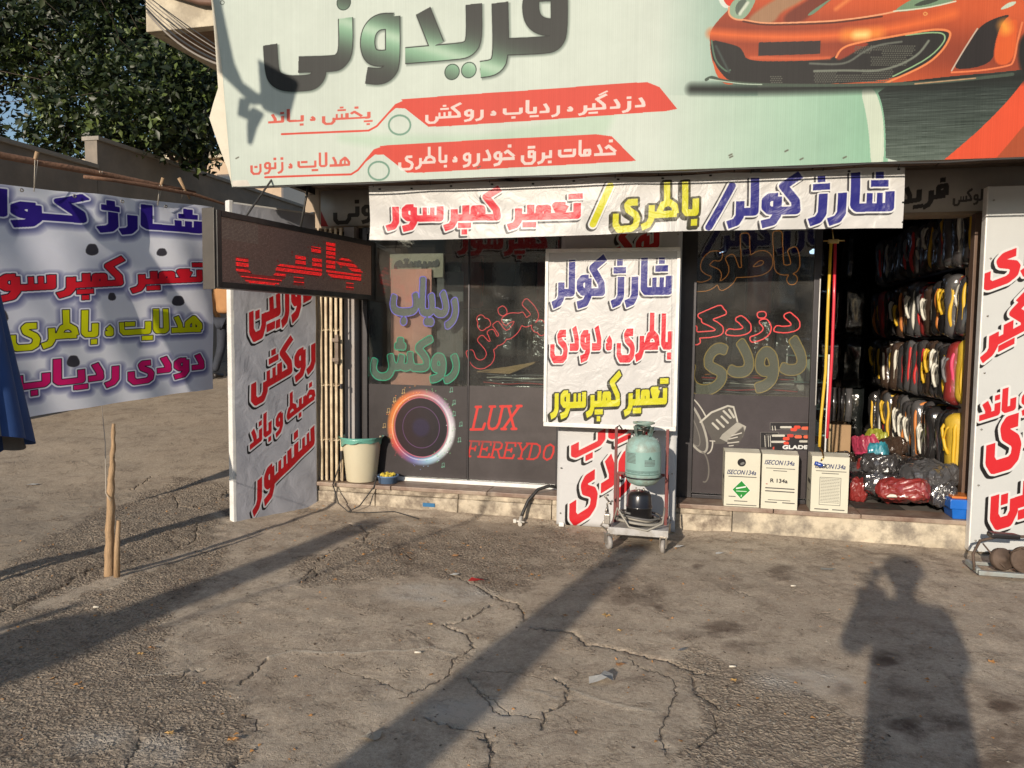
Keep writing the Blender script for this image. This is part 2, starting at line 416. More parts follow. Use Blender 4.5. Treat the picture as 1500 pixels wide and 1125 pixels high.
def printed(name, im, rough=0.4, bump=0.15, bscale=9.0, scl=0.66, dirt=0.12, emis=None, estr=0.0, coat=0.0, trans=0.0, streak=False, detail=3.0, spec=.3):
    """vinyl or paper carrying a print, with fine creases and grime"""
    m = bpy.data.materials.new(name); m.use_nodes = True; n = m.node_tree; b = n.nodes['Principled BSDF']; N = n.nodes.new; L = n.links.new
    t = N('ShaderNodeTexImage'); t.image = im; t.extension = 'EXTEND'
    tc = N('ShaderNodeTexCoord'); L(tc.outputs['UV'], t.inputs[0])
    nz = N('ShaderNodeTexNoise'); nz.inputs['Scale'].default_value = 2.2; nz.inputs['Detail'].default_value = 8; nz.inputs['Roughness'].default_value = .7
    mp = N('ShaderNodeMapping'); L(tc.outputs['Object'], mp.inputs[0]); L(mp.outputs[0], nz.inputs[0])
    if streak: mp.inputs['Scale'].default_value = (14, 14, .35)
    r = N('ShaderNodeMapRange'); r.inputs[1].default_value = .3; r.inputs[2].default_value = .75
    r.inputs[3].default_value = scl; r.inputs[4].default_value = scl * (1 - dirt); L(nz.outputs[0], r.inputs[0])
    mx = N('ShaderNodeMix'); mx.data_type = 'RGBA'; mx.blend_type = 'MULTIPLY'; mx.inputs[0].default_value = 1
    L(t.outputs[0], mx.inputs[6]); L(r.outputs[0], mx.inputs[7]); L(mx.outputs[2], b.inputs['Base Color'])
    b.inputs['Roughness'].default_value = rough; b.inputs['Specular IOR Level'].default_value = spec
    if coat: b.inputs['Coat Weight'].default_value = coat; b.inputs['Coat Roughness'].default_value = .18
    nb_ = N('ShaderNodeTexNoise'); nb_.inputs['Scale'].default_value = bscale; nb_.inputs['Detail'].default_value = detail; nb_.inputs['Distortion'].default_value = .8
    L(tc.outputs['Object'], nb_.inputs[0]); bp = N('ShaderNodeBump'); bp.inputs['Strength'].default_value = bump; bp.inputs['Distance'].default_value = .012
    L(nb_.outputs[0], bp.inputs['Height']); L(bp.outputs[0], b.inputs['Normal'])
    if emis is not None:
        te = N('ShaderNodeTexImage'); te.image = emis; te.interpolation = 'Linear'; L(tc.outputs['UV'], te.inputs[0])
        L(te.outputs[0], b.inputs['Emission Color']); b.inputs['Emission Strength'].default_value = estr
    if trans:
        b.inputs['Transmission Weight'].default_value = 0
        tr = N('ShaderNodeBsdfTranslucent'); L(mx.outputs[2], tr.inputs[0]); ms = N('ShaderNodeMixShader'); ms.inputs[0].default_value = trans
        L(b.outputs[0], ms.inputs[1]); L(tr.outputs[0], ms.inputs[2]); L(ms.outputs[0], n.nodes['Material Output'].inputs[0])
    return m
def sheet(name, O, U, V, w, h, nu, nv, f, m, parent=None, thick=0.0, local=False):
    """a cloth or board surface from O along U (width w) and V (height h); f(u, v) = offset along the normal, (dU, dV, dN)"""
    O, U, V = Vector(O), Vector(U).normalized(), Vector(V).normalized(); Nn = U.cross(V)
    bm = bmesh.new(); uvl = bm.loops.layers.uv.new('UVMap'); g = []
    for j in range(nv + 1):
        row = []
        for i in range(nu + 1):
            u, v = i / nu * w, j / nv * h; du, dv, dn = f(u, v) if f else (0, 0, 0)
            row.append((bm.verts.new(O + U * (u + du) + V * (v + dv) + Nn * dn), (i / nu, j / nv)))
        g.append(row)
    for j in range(nv):
        for i in range(nu):
            c = [g[j][i], g[j][i + 1], g[j + 1][i + 1], g[j + 1][i]]
            fc = bm.faces.new([q[0] for q in c]); fc.smooth = True
            for lp, q in zip(fc.loops, c): lp[uvl].uv = q[1]
    if thick:
        r = bmesh.ops.extrude_face_region(bm, geom=bm.faces[:], use_keep_orig=True)
        for e in r['geom']:
            if isinstance(e, bmesh.types.BMVert): e.co -= Nn * thick
    return P(name, bm, m, parent, local=local)

def trace(mask):
    """outline loops of a boolean mask in pixel coordinates"""
    m = np.pad(mask, 1); E = {}
    H, W = m.shape
    ys, xs = np.nonzero(m)
    for y, x in zip(ys, xs):
        if not m[y - 1, x]: E.setdefault((x, y), []).append((x + 1, y))
        if not m[y, x + 1]: E.setdefault((x + 1, y), []).append((x + 1, y + 1))
        if not m[y + 1, x]: E.setdefault((x + 1, y + 1), []).append((x, y + 1))
        if not m[y, x - 1]: E.setdefault((x, y + 1), []).append((x, y))
    loops = []
    while E:
        s0 = next(iter(E)); cur = s0; lp = []
        while True:
            lp.append(cur); nx = E[cur].pop()
            if not E[cur]: del E[cur]
            cur = nx
            if cur == s0: break
        if len(lp) < 10: continue
        q = np.array(lp, float) - 1
        for _ in range(4): q = (np.roll(q, 1, 0) + 2 * q + np.roll(q, -1, 0)) / 4
        loops.append(q[::3])
    return loops
def word_loops(word, w_, h_, bold=0.06, slope=0.0, p=2.0, k=90.0, arabic=True):
    """letter outlines in metres, lower left origin"""
    k = 260 / max(w_, .3); P_ = glyph_polys(shape_ar(word) if arabic else word); al = np.vstack(P_); mn, mx_ = al.min(0), al.max(0); b = bold * h_
    sx = (w_ - 2 * b) / (mx_[0] - mn[0]); sy = (h_ - 2 * b) / (mx_[1] - mn[1]); Q = []
    for q in P_:
        x = (q[:, 0] - mn[0]) * sx + b; y = (q[:, 1] - mn[1]) * sy + b; Q.append(np.stack([x, y], 1) * k + 4)
    m = fill_mask(Q, int(h_ * k) + 9, int(w_ * k) + 9); D = dist_field(m, b * k + 3, p)
    return [(q - 4) / k for q in trace(D <= b * k)]
def from_curve(name, loops, m, parent, to3, bevel=0.0, fill=False, ext=0.0):
    cu = bpy.data.curves.new('tmp', 'CURVE'); cu.dimensions = '2D' if fill else '3D'
    cu.fill_mode = 'BOTH' if fill else 'FULL'; cu.bevel_depth = bevel; cu.extrude = ext; cu.bevel_resolution = 1
    for q in loops:
        sp = cu.splines.new('POLY'); sp.points.add(len(q) - 1)
        sp.points.foreach_set('co', np.hstack([q, np.zeros((len(q), 1)), np.ones((len(q), 1))]).astype(np.float32).ravel()); sp.use_cyclic_u = True
    o = bpy.data.objects.new('tmp', cu); COL.objects.link(o)
    me = bpy.data.meshes.new_from_object(o, depsgraph=bpy.context.evaluated_depsgraph_get())
    bpy.data.objects.remove(o); bpy.data.curves.remove(cu); me.name = name
    me.transform(to3); me.materials.clear()
    return P(name, me, m, parent)

# ================================================================== GROUND
GX0, GX1, GY0, GY1 = -4.8, 3.0, -4.5, 0.0
def hgt(x, y):
    a = sm(-3.05, -3.7, x) if False else 1 - sm(-3.7, -3.05, x)
    ramp = 0.13 * np.log1p(np.exp(np.clip((y + 0.6) * 4, -30, 30))) / 4
    near = sm(-.36, -.22, y) * (0.022 + 0.008 * np.clip(-x, -2, 3)) * (1 - sm(0.0, 0.1, y))
    edge = (1 - sm(-3.55, -3.3, x)) * 0.035
    und = 0.012 * np.sin(x * 1.3 + .6 * y) * np.cos(y * 1.1 - .4) * sm(-.3, -1.2, -np.abs(y + 2.5) - .3 + 0 * x)
    return ramp * a + near * (1 - a) + edge + und
T = Tex(GX1 - GX0, GY1 - GY0, 300, (0, 0, 0)); T.mp = lambda x, y: tuple(onZ(x, y)[:2] - [GX0, GY0])
Rr, Gg, Bb = (1, 0, 0), (0, 1, 0), (0, 0, 1)
def jig(pts, n=5, amp=3.0, seed=0):
    r = random.Random(seed); out = []
    for a, b in zip(pts, pts[1:]):
        for k in range(n):
            t = k / n; out.append((a[0] + (b[0] - a[0]) * t + r.uniform(-amp, amp), a[1] + (b[1] - a[1]) * t + r.uniform(-amp, amp) * .6))
    out.append(pts[-1]); return out
# rough asphalt (blue), drawn first
def add(ch, fn):
    keep = T.a.copy(); T.a[:] = 0; fn(); new = T.a[..., ch].copy(); T.a[:] = keep; T.a[..., ch] = np.maximum(T.a[..., ch], new)
def rough_areas():
    for k, px in enumerate([[(0, 905), (140, 842), (290, 792), (300, 760), (340, 745), (280, 718), (200, 740), (90, 790), (0, 850)],
                            [(-60, 980), (60, 905), (200, 850), (330, 800), (300, 850), (240, 880), (200, 960), (150, 1040), (120, 1125), (-60, 1125)],
                            [(440, 826), (520, 800), (640, 778), (700, 800), (720, 860), (620, 830), (520, 850), (450, 850)],
                            [(150, 1040), (230, 980), (330, 1010), (340, 1125), (120, 1125)],
                            [(700, 800), (800, 770), (900, 800), (870, 830), (790, 840), (740, 860)],
                            [(1010, 960), (1120, 1000), (1250, 1060), (1260, 1125), (1040, 1125), (1050, 1040)],
                            [(520, 780), (640, 765), (760, 790), (740, 830), (600, 810)]]):
        T.poly(jig(px + px[:1], 4, 8, k), Bb, .12, [1, .95, .8, .8, .7, .9, .5][k])
add(2, rough_areas)
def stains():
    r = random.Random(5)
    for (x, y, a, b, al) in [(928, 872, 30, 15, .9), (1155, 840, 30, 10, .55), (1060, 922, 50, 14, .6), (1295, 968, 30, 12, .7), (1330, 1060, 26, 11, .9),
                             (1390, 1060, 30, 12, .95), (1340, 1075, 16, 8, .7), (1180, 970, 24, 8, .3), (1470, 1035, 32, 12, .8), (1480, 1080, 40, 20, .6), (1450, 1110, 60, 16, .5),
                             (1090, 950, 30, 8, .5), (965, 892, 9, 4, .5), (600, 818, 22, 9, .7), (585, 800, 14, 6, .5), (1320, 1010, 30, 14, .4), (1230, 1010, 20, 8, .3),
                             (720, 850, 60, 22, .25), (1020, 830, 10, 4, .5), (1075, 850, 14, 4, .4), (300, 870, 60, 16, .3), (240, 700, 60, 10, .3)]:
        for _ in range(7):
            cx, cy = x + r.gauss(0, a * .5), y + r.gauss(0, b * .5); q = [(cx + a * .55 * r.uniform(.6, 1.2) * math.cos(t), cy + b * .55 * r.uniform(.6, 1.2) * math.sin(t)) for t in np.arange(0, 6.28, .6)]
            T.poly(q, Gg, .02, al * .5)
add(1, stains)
Z6 = lambda pts: [(x * .5, 800 + y * .5) for x, y in pts]
Z7 = lambda pts: [(700 + x * .5333, 780 + y * .5333) for x, y in pts]
Z4 = lambda pts: [(300 + x * .3667, 560 + y * .3667) for x, y in pts]
Z5 = lambda pts: [(x / 2.8125, 560 + y / 2.8125) for x, y in pts]
CR = [(Z5([(0, 955), (180, 880), (290, 830), (390, 780)]), .035), (Z5([(390, 778), (560, 735), (700, 690), (810, 645), (815, 600)]), .018), (Z5([(535, 480), (590, 460), (630, 435)]), .02),
      (Z5([(640, 500), (720, 505), (740, 540), (830, 540), (900, 515), (970, 478)]), .02), (Z5([(820, 690), (930, 715)]), .01),
      (Z4([(560, 565), (620, 575), (655, 600), (630, 635), (560, 655), (490, 685), (440, 720)]), .028), (Z4([(440, 735), (445, 760), (380, 800)]), .02),
      (Z4([(640, 640), (700, 660), (780, 670), (830, 700)]), .014),
      (Z7([(0, 150), (60, 185), (110, 195), (130, 225), (125, 245)]), .022), (Z7([(150, 262), (260, 275), (300, 310), (360, 315), (430, 335), (520, 350), (600, 380), (650, 392)]), .03),
      (Z7([(590, 400), (600, 440), (640, 465), (665, 490)]), .022), (Z7([(215, 400), (245, 425), (245, 460), (185, 490), (175, 540)]), .02), (Z7([(175, 510), (130, 500), (50, 490), (20, 450), (0, 430)]), .009),
      (Z7([(0, 560), (40, 575), (35, 620)]), .012), (Z7([(410, 345), (450, 370), (500, 385), (540, 400), (545, 450), (520, 500), (500, 560), (515, 620)]), .008), (Z7([(650, 500), (655, 550), (600, 600)]), .01),
      (Z7([(700, 160), (760, 178)]), .006), (Z7([(0, 380), (110, 385), (200, 405)]), .007),
      (Z6([(1305, 75), (1350, 95), (1420, 130), (1500, 165)]), .02), (Z6([(1440, 170), (1390, 200), (1340, 225), (1300, 232), (1370, 260), (1390, 300)]), .022),
      (Z6([(1385, 300), (1330, 330), (1320, 370), (1240, 410), (1170, 440)]), .009), (Z6([(1360, 380), (1420, 430), (1450, 450), (1500, 490)]), .008), (Z6([(1240, 500), (1330, 530), (1420, 545), (1445, 600), (1430, 650)]), .013),
      (Z6([(700, 400), (740, 365), (782, 328)]), .022), (Z6([(880, 95), (920, 60), (930, 80)]), .02), (Z6([(950, 345), (1020, 370), (1100, 385), (1180, 420)]), .006), (Z6([(500, 385), (560, 355), (610, 350)]), .016),
      (Z6([(360, 650), (400, 600), (410, 560)]), .018), (Z6([(680, 640), (700, 610)]), .03), (Z6([(720, 490), (755, 500), (750, 540)]), .008)]
for k, (pts, wd) in enumerate(CR):
    add(0, lambda: T.stroke(jig(pts, 7, 2.6, k + 40), wd * .22, Rr, soft=wd * .55))
RIDGE = [Z6([(780, 325), (860, 305), (960, 312), (1050, 315), (1200, 310), (1260, 300), (1330, 318)]), Z6([(410, 375), (520, 365), (580, 352), (620, 352)]), Z7([(230, 420), (300, 450), (380, 475), (480, 497)]), Z7([(130, 430), (180, 440), (215, 455)])]
groundmask = T
def ridges():
    for k, q in enumerate(RIDGE): T.stroke(jig(q, 5, 1.0, k), .010, (1, 1, 1), soft=.008, alpha=.9)
T2 = Tex(GX1 - GX0, GY1 - GY0, 300, (0, 0, 0)); T2.mp = T.mp
for k, q in enumerate(RIDGE): T2.stroke(jig(q, 5, 1.0, k), .013, (1, 0, 0), soft=.008)
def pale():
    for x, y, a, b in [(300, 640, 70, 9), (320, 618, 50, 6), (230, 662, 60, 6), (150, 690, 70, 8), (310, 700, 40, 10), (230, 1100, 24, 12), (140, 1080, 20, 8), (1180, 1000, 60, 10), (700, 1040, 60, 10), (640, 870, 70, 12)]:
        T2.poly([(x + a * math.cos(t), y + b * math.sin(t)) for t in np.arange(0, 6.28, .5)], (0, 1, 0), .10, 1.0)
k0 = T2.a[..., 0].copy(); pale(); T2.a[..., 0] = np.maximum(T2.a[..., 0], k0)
im_g = T.image('ground_wear', True)
im_g2 = T2.image('ground_ridges', True)

def axis(segs):
    out = []
    for a, b, st in segs: out += list(np.arange(a, b - 1e-6, st))
    return np.array(out + [segs[-1][1]])
gx = axis([(-90, -20, 10), (-20, -8, 1.0), (-8, -4.8, .12), (-4.8, 2.9, .015), (2.9, 8, .4), (8, 90, 10)])
gy = axis([(-90, -20, 10), (-20, -6, 1.0), (-6, -4.1, .08), (-4.1, -.15, .015), (-.15, 6, .08), (6, 20, .5), (20, 90, 10)])
X, Y = np.meshgrid(gx, gy); Zg = hgt(X, Y)
Zg = np.where(Y > 14, hgt(X, np.full_like(Y, 14.0)), Zg)
def vnoise(x, y, seed, f):
    """cheap value noise"""
    x = x * f; y = y * f; xi = np.floor(x).astype(int); yi = np.floor(y).astype(int); fx = x - xi; fy = y - yi
    fx = fx * fx * (3 - 2 * fx); fy = fy * fy * (3 - 2 * fy)
    def h(a, b): return np.modf(np.abs(np.sin(a * 127.1 + b * 311.7 + seed * 74.7) * 43758.5453))[0]
    return (h(xi, yi) * (1 - fx) + h(xi + 1, yi) * fx) * (1 - fy) + (h(xi, yi + 1) * (1 - fx) + h(xi + 1, yi + 1) * fx) * fy
ix = np.clip(((X - GX0) * T.k).astype(int), 0, T.W - 1); iy = np.clip(((Y - GY0) * T.k).astype(int), 0, T.H - 1)
inside = (X > GX0) & (X < GX1) & (Y > GY0) & (Y < GY1)
msk = T.a[iy, ix] * inside[..., None]
rough_amt = np.maximum(msk[..., 2], (X < -3.4) * .25)
Zg += (vnoise(X, Y, 1, 2.3) - .5) * .020 + (vnoise(X, Y, 7, 14) - .5) * .006 * (vnoise(X, Y, 8, 1.5) > .5) + (vnoise(X, Y, 2, 9) - .5) * .006 + (vnoise(X, Y, 3, 31) - .5) * (.001 + .004 * rough_amt) + (vnoise(X, Y, 5, 55) - .5) * .005 * rough_amt
Zg -= msk[..., 0] * .02
rd = T2.a[iy, ix][..., 0] * inside; Zg += rd * .006
ny, nx = X.shape; V = np.stack([X, Y, Zg], -1).reshape(-1, 3)
i = np.arange(nx - 1); j = np.arange(ny - 1); I, J = np.meshgrid(i, j); a = (J * nx + I).ravel()
F4 = np.stack([a, a + 1, a + 1 + nx, a + nx], 1).astype(np.int32)
me = bpy.data.meshes.new('ground'); me.vertices.add(len(V)); me.vertices.foreach_set('co', V.astype(np.float32).ravel())
me.loops.add(F4.size); me.loops.foreach_set('vertex_index', F4.ravel()); me.polygons.add(len(F4))
me.polygons.foreach_set('loop_start', np.arange(0, F4.size, 4, dtype=np.int32)); me.polygons.foreach_set('loop_total', np.full(len(F4), 4, np.int32))
me.polygons.foreach_set('use_smooth', np.ones(len(F4), bool)); me.update()
uvl = me.uv_layers.new(name='UVMap'); UV = np.stack([(V[:, 0] - GX0) / (GX1 - GX0), (V[:, 1] - GY0) / (GY1 - GY0)], 1)[F4.ravel()]
uvl.data.foreach_set('uv', UV.astype(np.float32).ravel())
def ground_material():
    m = bpy.data.materials.new('worn_asphalt'); m.use_nodes = True; n = m.node_tree; N = n.nodes.new; L = n.links.new; b = n.nodes['Principled BSDF']
    tc = N('ShaderNodeTexCoord'); ob = tc.outputs['Object']
    t = N('ShaderNodeTexImage'); t.image = im_g; t.extension = 'CLIP'; L(tc.outputs['UV'], t.inputs[0])
    t2 = N('ShaderNodeTexImage'); t2.image = im_g2; t2.extension = 'CLIP'; L(tc.outputs['UV'], t2.inputs[0])
    s1 = N('ShaderNodeSeparateColor'); L(t.outputs[0], s1.inputs[0]); s2 = N('ShaderNodeSeparateColor'); L(t2.outputs[0], s2.inputs[0])
    def noise(sc, det=6, ro=.6, dist=0.0):
        q = N('ShaderNodeTexNoise'); q.inputs['Scale'].default_value = sc; q.inputs['Detail'].default_value = det; q.inputs['Roughness'].default_value = ro
        q.inputs['Distortion'].default_value = dist; L(ob, q.inputs[0]); return q.outputs[0]
    def rng(x, a, b_, c=0., d=1.):
        q = N('ShaderNodeMapRange'); q.inputs[1].default_value = a; q.inputs[2].default_value = b_; q.inputs[3].default_value = c; q.inputs[4].default_value = d; L(x, q.inputs[0]); return q.outputs[0]
    def mixc(f, A, B, mode='MIX'):
        q = N('ShaderNodeMix'); q.data_type = 'RGBA'; q.blend_type = mode
        for s, v in ((0, f), (6, A), (7, B)):
            if isinstance(v, (int, float)): q.inputs[s].default_value = v if s == 0 else (v, v, v, 1)
            elif isinstance(v, tuple): q.inputs[s].default_value = (*v, 1)
            else: L(v, q.inputs[s])
        return q.outputs[2]
    def mth(op, A, B=None):
        q = N('ShaderNodeMath'); q.operation = op
        for k, v in enumerate((A, B)):
            if v is None: continue
            if isinstance(v, (int, float)): q.inputs[k].default_value = v
            else: L(v, q.inputs[k])
        return q.outputs[0]
    big = noise(1.1, 8, .7, .6); mid = noise(6, 8, .7); fine = noise(48, 7, .78); vf = noise(240, 3, .6)
    vo = N('ShaderNodeTexVoronoi'); vo.inputs['Scale'].default_value = 62; vo.inputs['Randomness'].default_value = 1
    wv = N('ShaderNodeMix'); wv.data_type = 'VECTOR'; wv.inputs[0].default_value = .045; wn = N('ShaderNodeTexNoise'); wn.inputs['Scale'].default_value = 30; wn.inputs['Detail'].default_value = 5; L(ob, wn.inputs[0]); L(ob, wv.inputs[4]); L(wn.outputs[1], wv.inputs[5]); L(wv.outputs[1], vo.inputs[0])
    rough = rng(mth('ADD', s1.outputs[2], rng(mid, .42, .62, -.22, .52)), .25, .75)
    far = N('ShaderNodeSeparateXYZ'); L(ob, far.inputs[0])
    c = mixc(rng(big, .35, .68), (.45, .37, .285), (.62, .53, .415))
    c = mixc(rng(mid, .4, .72, 0, .55), c, (.29, .225, .165))
    alley = rng(far.outputs[0], -3.2, -3.6, 0, .5)
    c = mixc(alley, c, (.40, .325, .24))
    c = mixc(rng(vo.outputs['Distance'], .0, .6, 1.0, 0.0), c, mixc(vf, (.25, .21, .17), (.42, .37, .31))) if False else c
    patch = rng(noise(14, 5, .7), .38, .62, .25, 1)
    rc = mixc(mth('MULTIPLY', rng(vo.outputs['Distance'], .3, .75), patch), mixc(rng(fine, .4, .62), (.43, .35, .27), (.58, .49, .38)), (.12, .092, .07))
    rc = mixc(rng(fine, .35, .7, 0, .45), rc, (.28, .215, .15))
    c = mixc(rough, c, rc)
    c = mixc(rng(fine, .34, .66, 0, .75), c, mixc(1.0, c, (.62, .60, .58), 'MULTIPLY'))
    c = mixc(rng(vf, .57, .70, 0, .6), c, (.62, .54, .44)); c = mixc(rng(vf, .28, .42, .7, 0), c, (.13, .10, .08))
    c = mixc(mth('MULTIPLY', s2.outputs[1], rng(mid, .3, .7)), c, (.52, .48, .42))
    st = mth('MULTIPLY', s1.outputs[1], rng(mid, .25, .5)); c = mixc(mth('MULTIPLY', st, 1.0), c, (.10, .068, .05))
    nst = rng(noise(2.2, 10, .82, 1.4), .52, .64, 0, .6); c = mixc(nst, c, (.19, .145, .11)); nst2 = rng(noise(21, 7, .8, 1.), .60, .68, 0, .6); c = mixc(nst2, c, (.14, .105, .075)); nst3 = rng(noise(17, 7, .8, .6), .62, .72, 0, .5); c = mixc(nst3, c, (.50, .43, .34))
    c = mixc(s2.outputs[0], c, (.46, .40, .32)); c = mixc(mth('MULTIPLY', s1.outputs[0], rng(noise(9, 4, .7), .36, .6, .25, .95)), c, (.075, .058, .043))
    # hair cracks
    v2 = N('ShaderNodeTexVoronoi'); v2.feature = 'DISTANCE_TO_EDGE'; v2.inputs['Scale'].default_value = 1.35
    wp = N('ShaderNodeMix'); wp.data_type = 'VECTOR'; wp.inputs[0].default_value = .22
    nv = N('ShaderNodeTexNoise'); nv.inputs['Scale'].default_value = 3.5; nv.inputs['Detail'].default_value = 8; L(ob, nv.inputs[0])
    L(ob, wp.inputs[4]); L(nv.outputs[1], wp.inputs[5]); L(wp.outputs[1], v2.inputs[0])
    hair = mth('MULTIPLY', rng(v2.outputs['Distance'], .0, .009, 1, 0), rng(mid, .5, .62)); c = mixc(mth('MULTIPLY', hair, .5), c, (.12, .095, .07))
    L(c, b.inputs['Base Color']); b.inputs['Roughness'].default_value = .93; b.inputs['Specular IOR Level'].default_value = .2
    hh = mth('ADD', mth('MULTIPLY', fine, .45), mth('MULTIPLY', vf, .35))
    hh = mth('ADD', hh, mth('MULTIPLY', mth('MULTIPLY', rng(vo.outputs['Distance'], .1, .7, 1, 0), rough), 1.0))
    hh = mth('ADD', hh, mth('MULTIPLY', mid, .8)); hh = mth('SUBTRACT', hh, mth('MULTIPLY', s1.outputs[0], 2.5)); hh = mth('SUBTRACT', hh, mth('MULTIPLY', hair, .5))
    bp = N('ShaderNodeBump'); bp.inputs['Strength'].default_value = .9; bp.inputs['Distance'].default_value = .011; L(hh, bp.inputs['Height']); L(bp.outputs[0], b.inputs['Normal'])
    return m
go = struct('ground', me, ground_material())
def gz(x, y):
    jj = int(np.clip(np.searchsorted(gy, y), 1, ny - 1)); ii = int(np.clip(np.searchsorted(gx, x), 1, nx - 1))
    return float(max(Zg[jj, ii], Zg[jj - 1, ii - 1]))

# ================================================================== SHOP BUILDING
M_stone = mat('cream_stone', (.47, .40, .30), .75, var=.35, vscale=9, bump=.6, bscale=24, dirt=(.15, .115, .085), dirt_amt=.95, dscale=8)
M_brownstone = mat('brown_ledge_stone', (.17, .105, .075), .5, var=.3, vscale=9, bump=.2, bscale=40, dirt=(.42, .34, .26), dirt_amt=.6, dscale=4)
M_plaster = mat('worn_plaster', (.50, .43, .32), .85, var=.3, vscale=5, bump=.7, bscale=22, dirt=(.20, .17, .135), dirt_amt=.95, dscale=7)
M_tan = mat('tan_wall', (.40, .31, .22), .8, var=.18, vscale=3, bump=.2, bscale=30, dirt=(.2, .15, .11), dirt_amt=.5)
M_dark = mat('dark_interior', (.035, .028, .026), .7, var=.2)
M_floor = mat('grey_floor_tile', (.22, .20, .18), .35, var=.2, vscale=5, dirt=(.10, .09, .08), dirt_amt=.5, bump=.05)
M_frame = mat('dark_aluminium_frame', (.045, .042, .045), .4, metal=.6, var=.2)
M_white = mat('white_painted_metal', (.74, .73, .70), .45, var=.06, dirt=(.42, .38, .33), dirt_amt=.35, dscale=8)
M_conc = mat('cream_concrete', (.50, .44, .33), .85, var=.18, vscale=3, bump=.5, bscale=16, dirt=(.24, .20, .15), dirt_amt=.7, dscale=2.5)
M_grey = mat('grey_cement', (.225, .19, .155), .9, var=.2, vscale=2, bump=.4, bscale=14, dirt=(.12, .11, .10), dirt_amt=.5, dscale=1.2)
shop = thing('shop_building', 'corner car accessory shop with dark glass front and open doorway over a stone step', 'shop', (-.5, .1, 0))
bm = nb(); box(bm, -3.17, -3.04, 0, 6.2, -.3, 6); P('wall', bm, M_tan, shop)
bm = nb(); box(bm, 2.42, 2.6, 0, 6.2, -.3, 6); P('wall', bm, M_tan, shop)
bm = nb(); box(bm, -3.04, 2.42, 6.05, 6.2, -.3, 6); P('wall', bm, M_tan, shop)
bm = nb(); box(bm, -3.04, 2.42, .003, .2, 2.302, 6.0); P('front_wall', bm, M_tan, shop)
bm = nb(); box(bm, 1.935, 2.417, -.04, .25, -.1, 2.3); P('pier', bm, M_tan, shop)
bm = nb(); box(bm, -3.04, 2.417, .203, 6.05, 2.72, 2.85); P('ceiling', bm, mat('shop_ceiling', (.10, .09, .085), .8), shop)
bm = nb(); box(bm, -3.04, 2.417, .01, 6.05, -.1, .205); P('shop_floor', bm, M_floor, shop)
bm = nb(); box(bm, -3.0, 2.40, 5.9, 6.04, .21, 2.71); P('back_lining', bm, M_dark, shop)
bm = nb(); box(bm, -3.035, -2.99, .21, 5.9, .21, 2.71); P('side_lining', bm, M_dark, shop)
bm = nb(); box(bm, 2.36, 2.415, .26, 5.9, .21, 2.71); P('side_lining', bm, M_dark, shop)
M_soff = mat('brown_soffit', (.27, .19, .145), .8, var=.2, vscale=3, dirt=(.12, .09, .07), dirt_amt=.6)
sof = thing('canopy', 'brown boarded canopy underside between the shop front and the billboard', 'canopy', (-.3, -.5, 2.66))
n_b = 22
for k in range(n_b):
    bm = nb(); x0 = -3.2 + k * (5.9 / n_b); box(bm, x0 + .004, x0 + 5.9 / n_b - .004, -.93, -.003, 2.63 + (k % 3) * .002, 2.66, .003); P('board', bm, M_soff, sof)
bm = nb(); box(bm, -3.2, 2.7, -.93, -.003, 2.664, 2.75); P('slab', bm, M_tan, sof)
for x in (-3.1, -1.4, .4, 2.2):
    bm = nb(); box(bm, x, x + .05, -.93, -.05, 2.575, 2.628); P('beam', bm, M_frame, sof)
# step: lower stones, moulding, brown ledge
def rough_block(bm, x0, x1, y0, y1, z0, z1):
    box(bm, x0, x1, y0, y1, z0, z1, .005)
    for _ in range(3): bmesh.ops.subdivide_edges(bm, edges=[e for e in bm.edges if e.calc_length() > .045], cuts=1, use_grid_fill=True)
    for v in bm.verts:
        k_ = mnoise.noise(v.co * 26) * .5 + mnoise.noise(v.co * 9) * .5
        v.co.y += .006 * k_; v.co.z += (.007 * mnoise.noise(v.co * 18 + Vector((5, 5, 5))) if v.co.z > z1 - .01 else 0)
    for f in bm.faces: f.smooth = True
xs = [-3.04, -2.44, -1.74, -.99, -.10, .34]
rnd = random.Random(3)
for a, b in zip(xs, xs[1:]):
    bm = nb(); d = rnd.uniform(-.004, .004); rough_block(bm, a + .003, b - .003, -.235 + d, -.10, -.06, .135); P('stone_slab', bm, M_stone, shop)
    bm = nb(); rough_block(bm, a + .002, b - .002, -.224 + d, -.10, .137, .178); P('stone_moulding', bm, M_stone, shop)
bm = nb(); box(bm, -3.04, 1.94, -.098, .008, -.1, .176); P('step_core', bm, M_plaster, shop)
def plaster_step():
    bm = nb(); nxs, nzs = 90, 12; g = []
    for j in range(nzs + 1):
        row = []
        for i in range(nxs + 1):
            x = .342 + i / nxs * 1.598; z = -.07 + j / nzs * .246
            dd = mnoise.noise((x * 6, z * 9, 1)) * .010 + mnoise.noise((x * 20, z * 22, 2)) * .004
            row.append(bm.verts.new((x, -.236 + dd, z)))
        g.append(row)
    for j in range(nzs):
        for i in range(nxs): bm.faces.new((g[j][i], g[j][i + 1], g[j + 1][i + 1], g[j + 1][i]))
    top = [bm.verts.new((v.co.x, -.10, .176)) for v in g[-1]]
    for i in range(nxs): bm.faces.new((g[-1][i], g[-1][i + 1], top[i + 1], top[i]))
    for f in bm.faces: f.smooth = True
    return bm
P('plastered_step', plaster_step(), M_plaster, shop)
xs = [-3.04, -2.3, -1.5, -.7, -.05, .62, 1.2, 1.94]
for k, (a, b) in enumerate(zip(xs, xs[1:])):
    bm = nb(); d = rnd.uniform(-.004, .004); box(bm, a + .0025, b - .0025, -.25 + d, -.004, .18, .2125 + rnd.uniform(-.001, .001), .005); P('ledge_stone', bm, M_brownstone, shop)
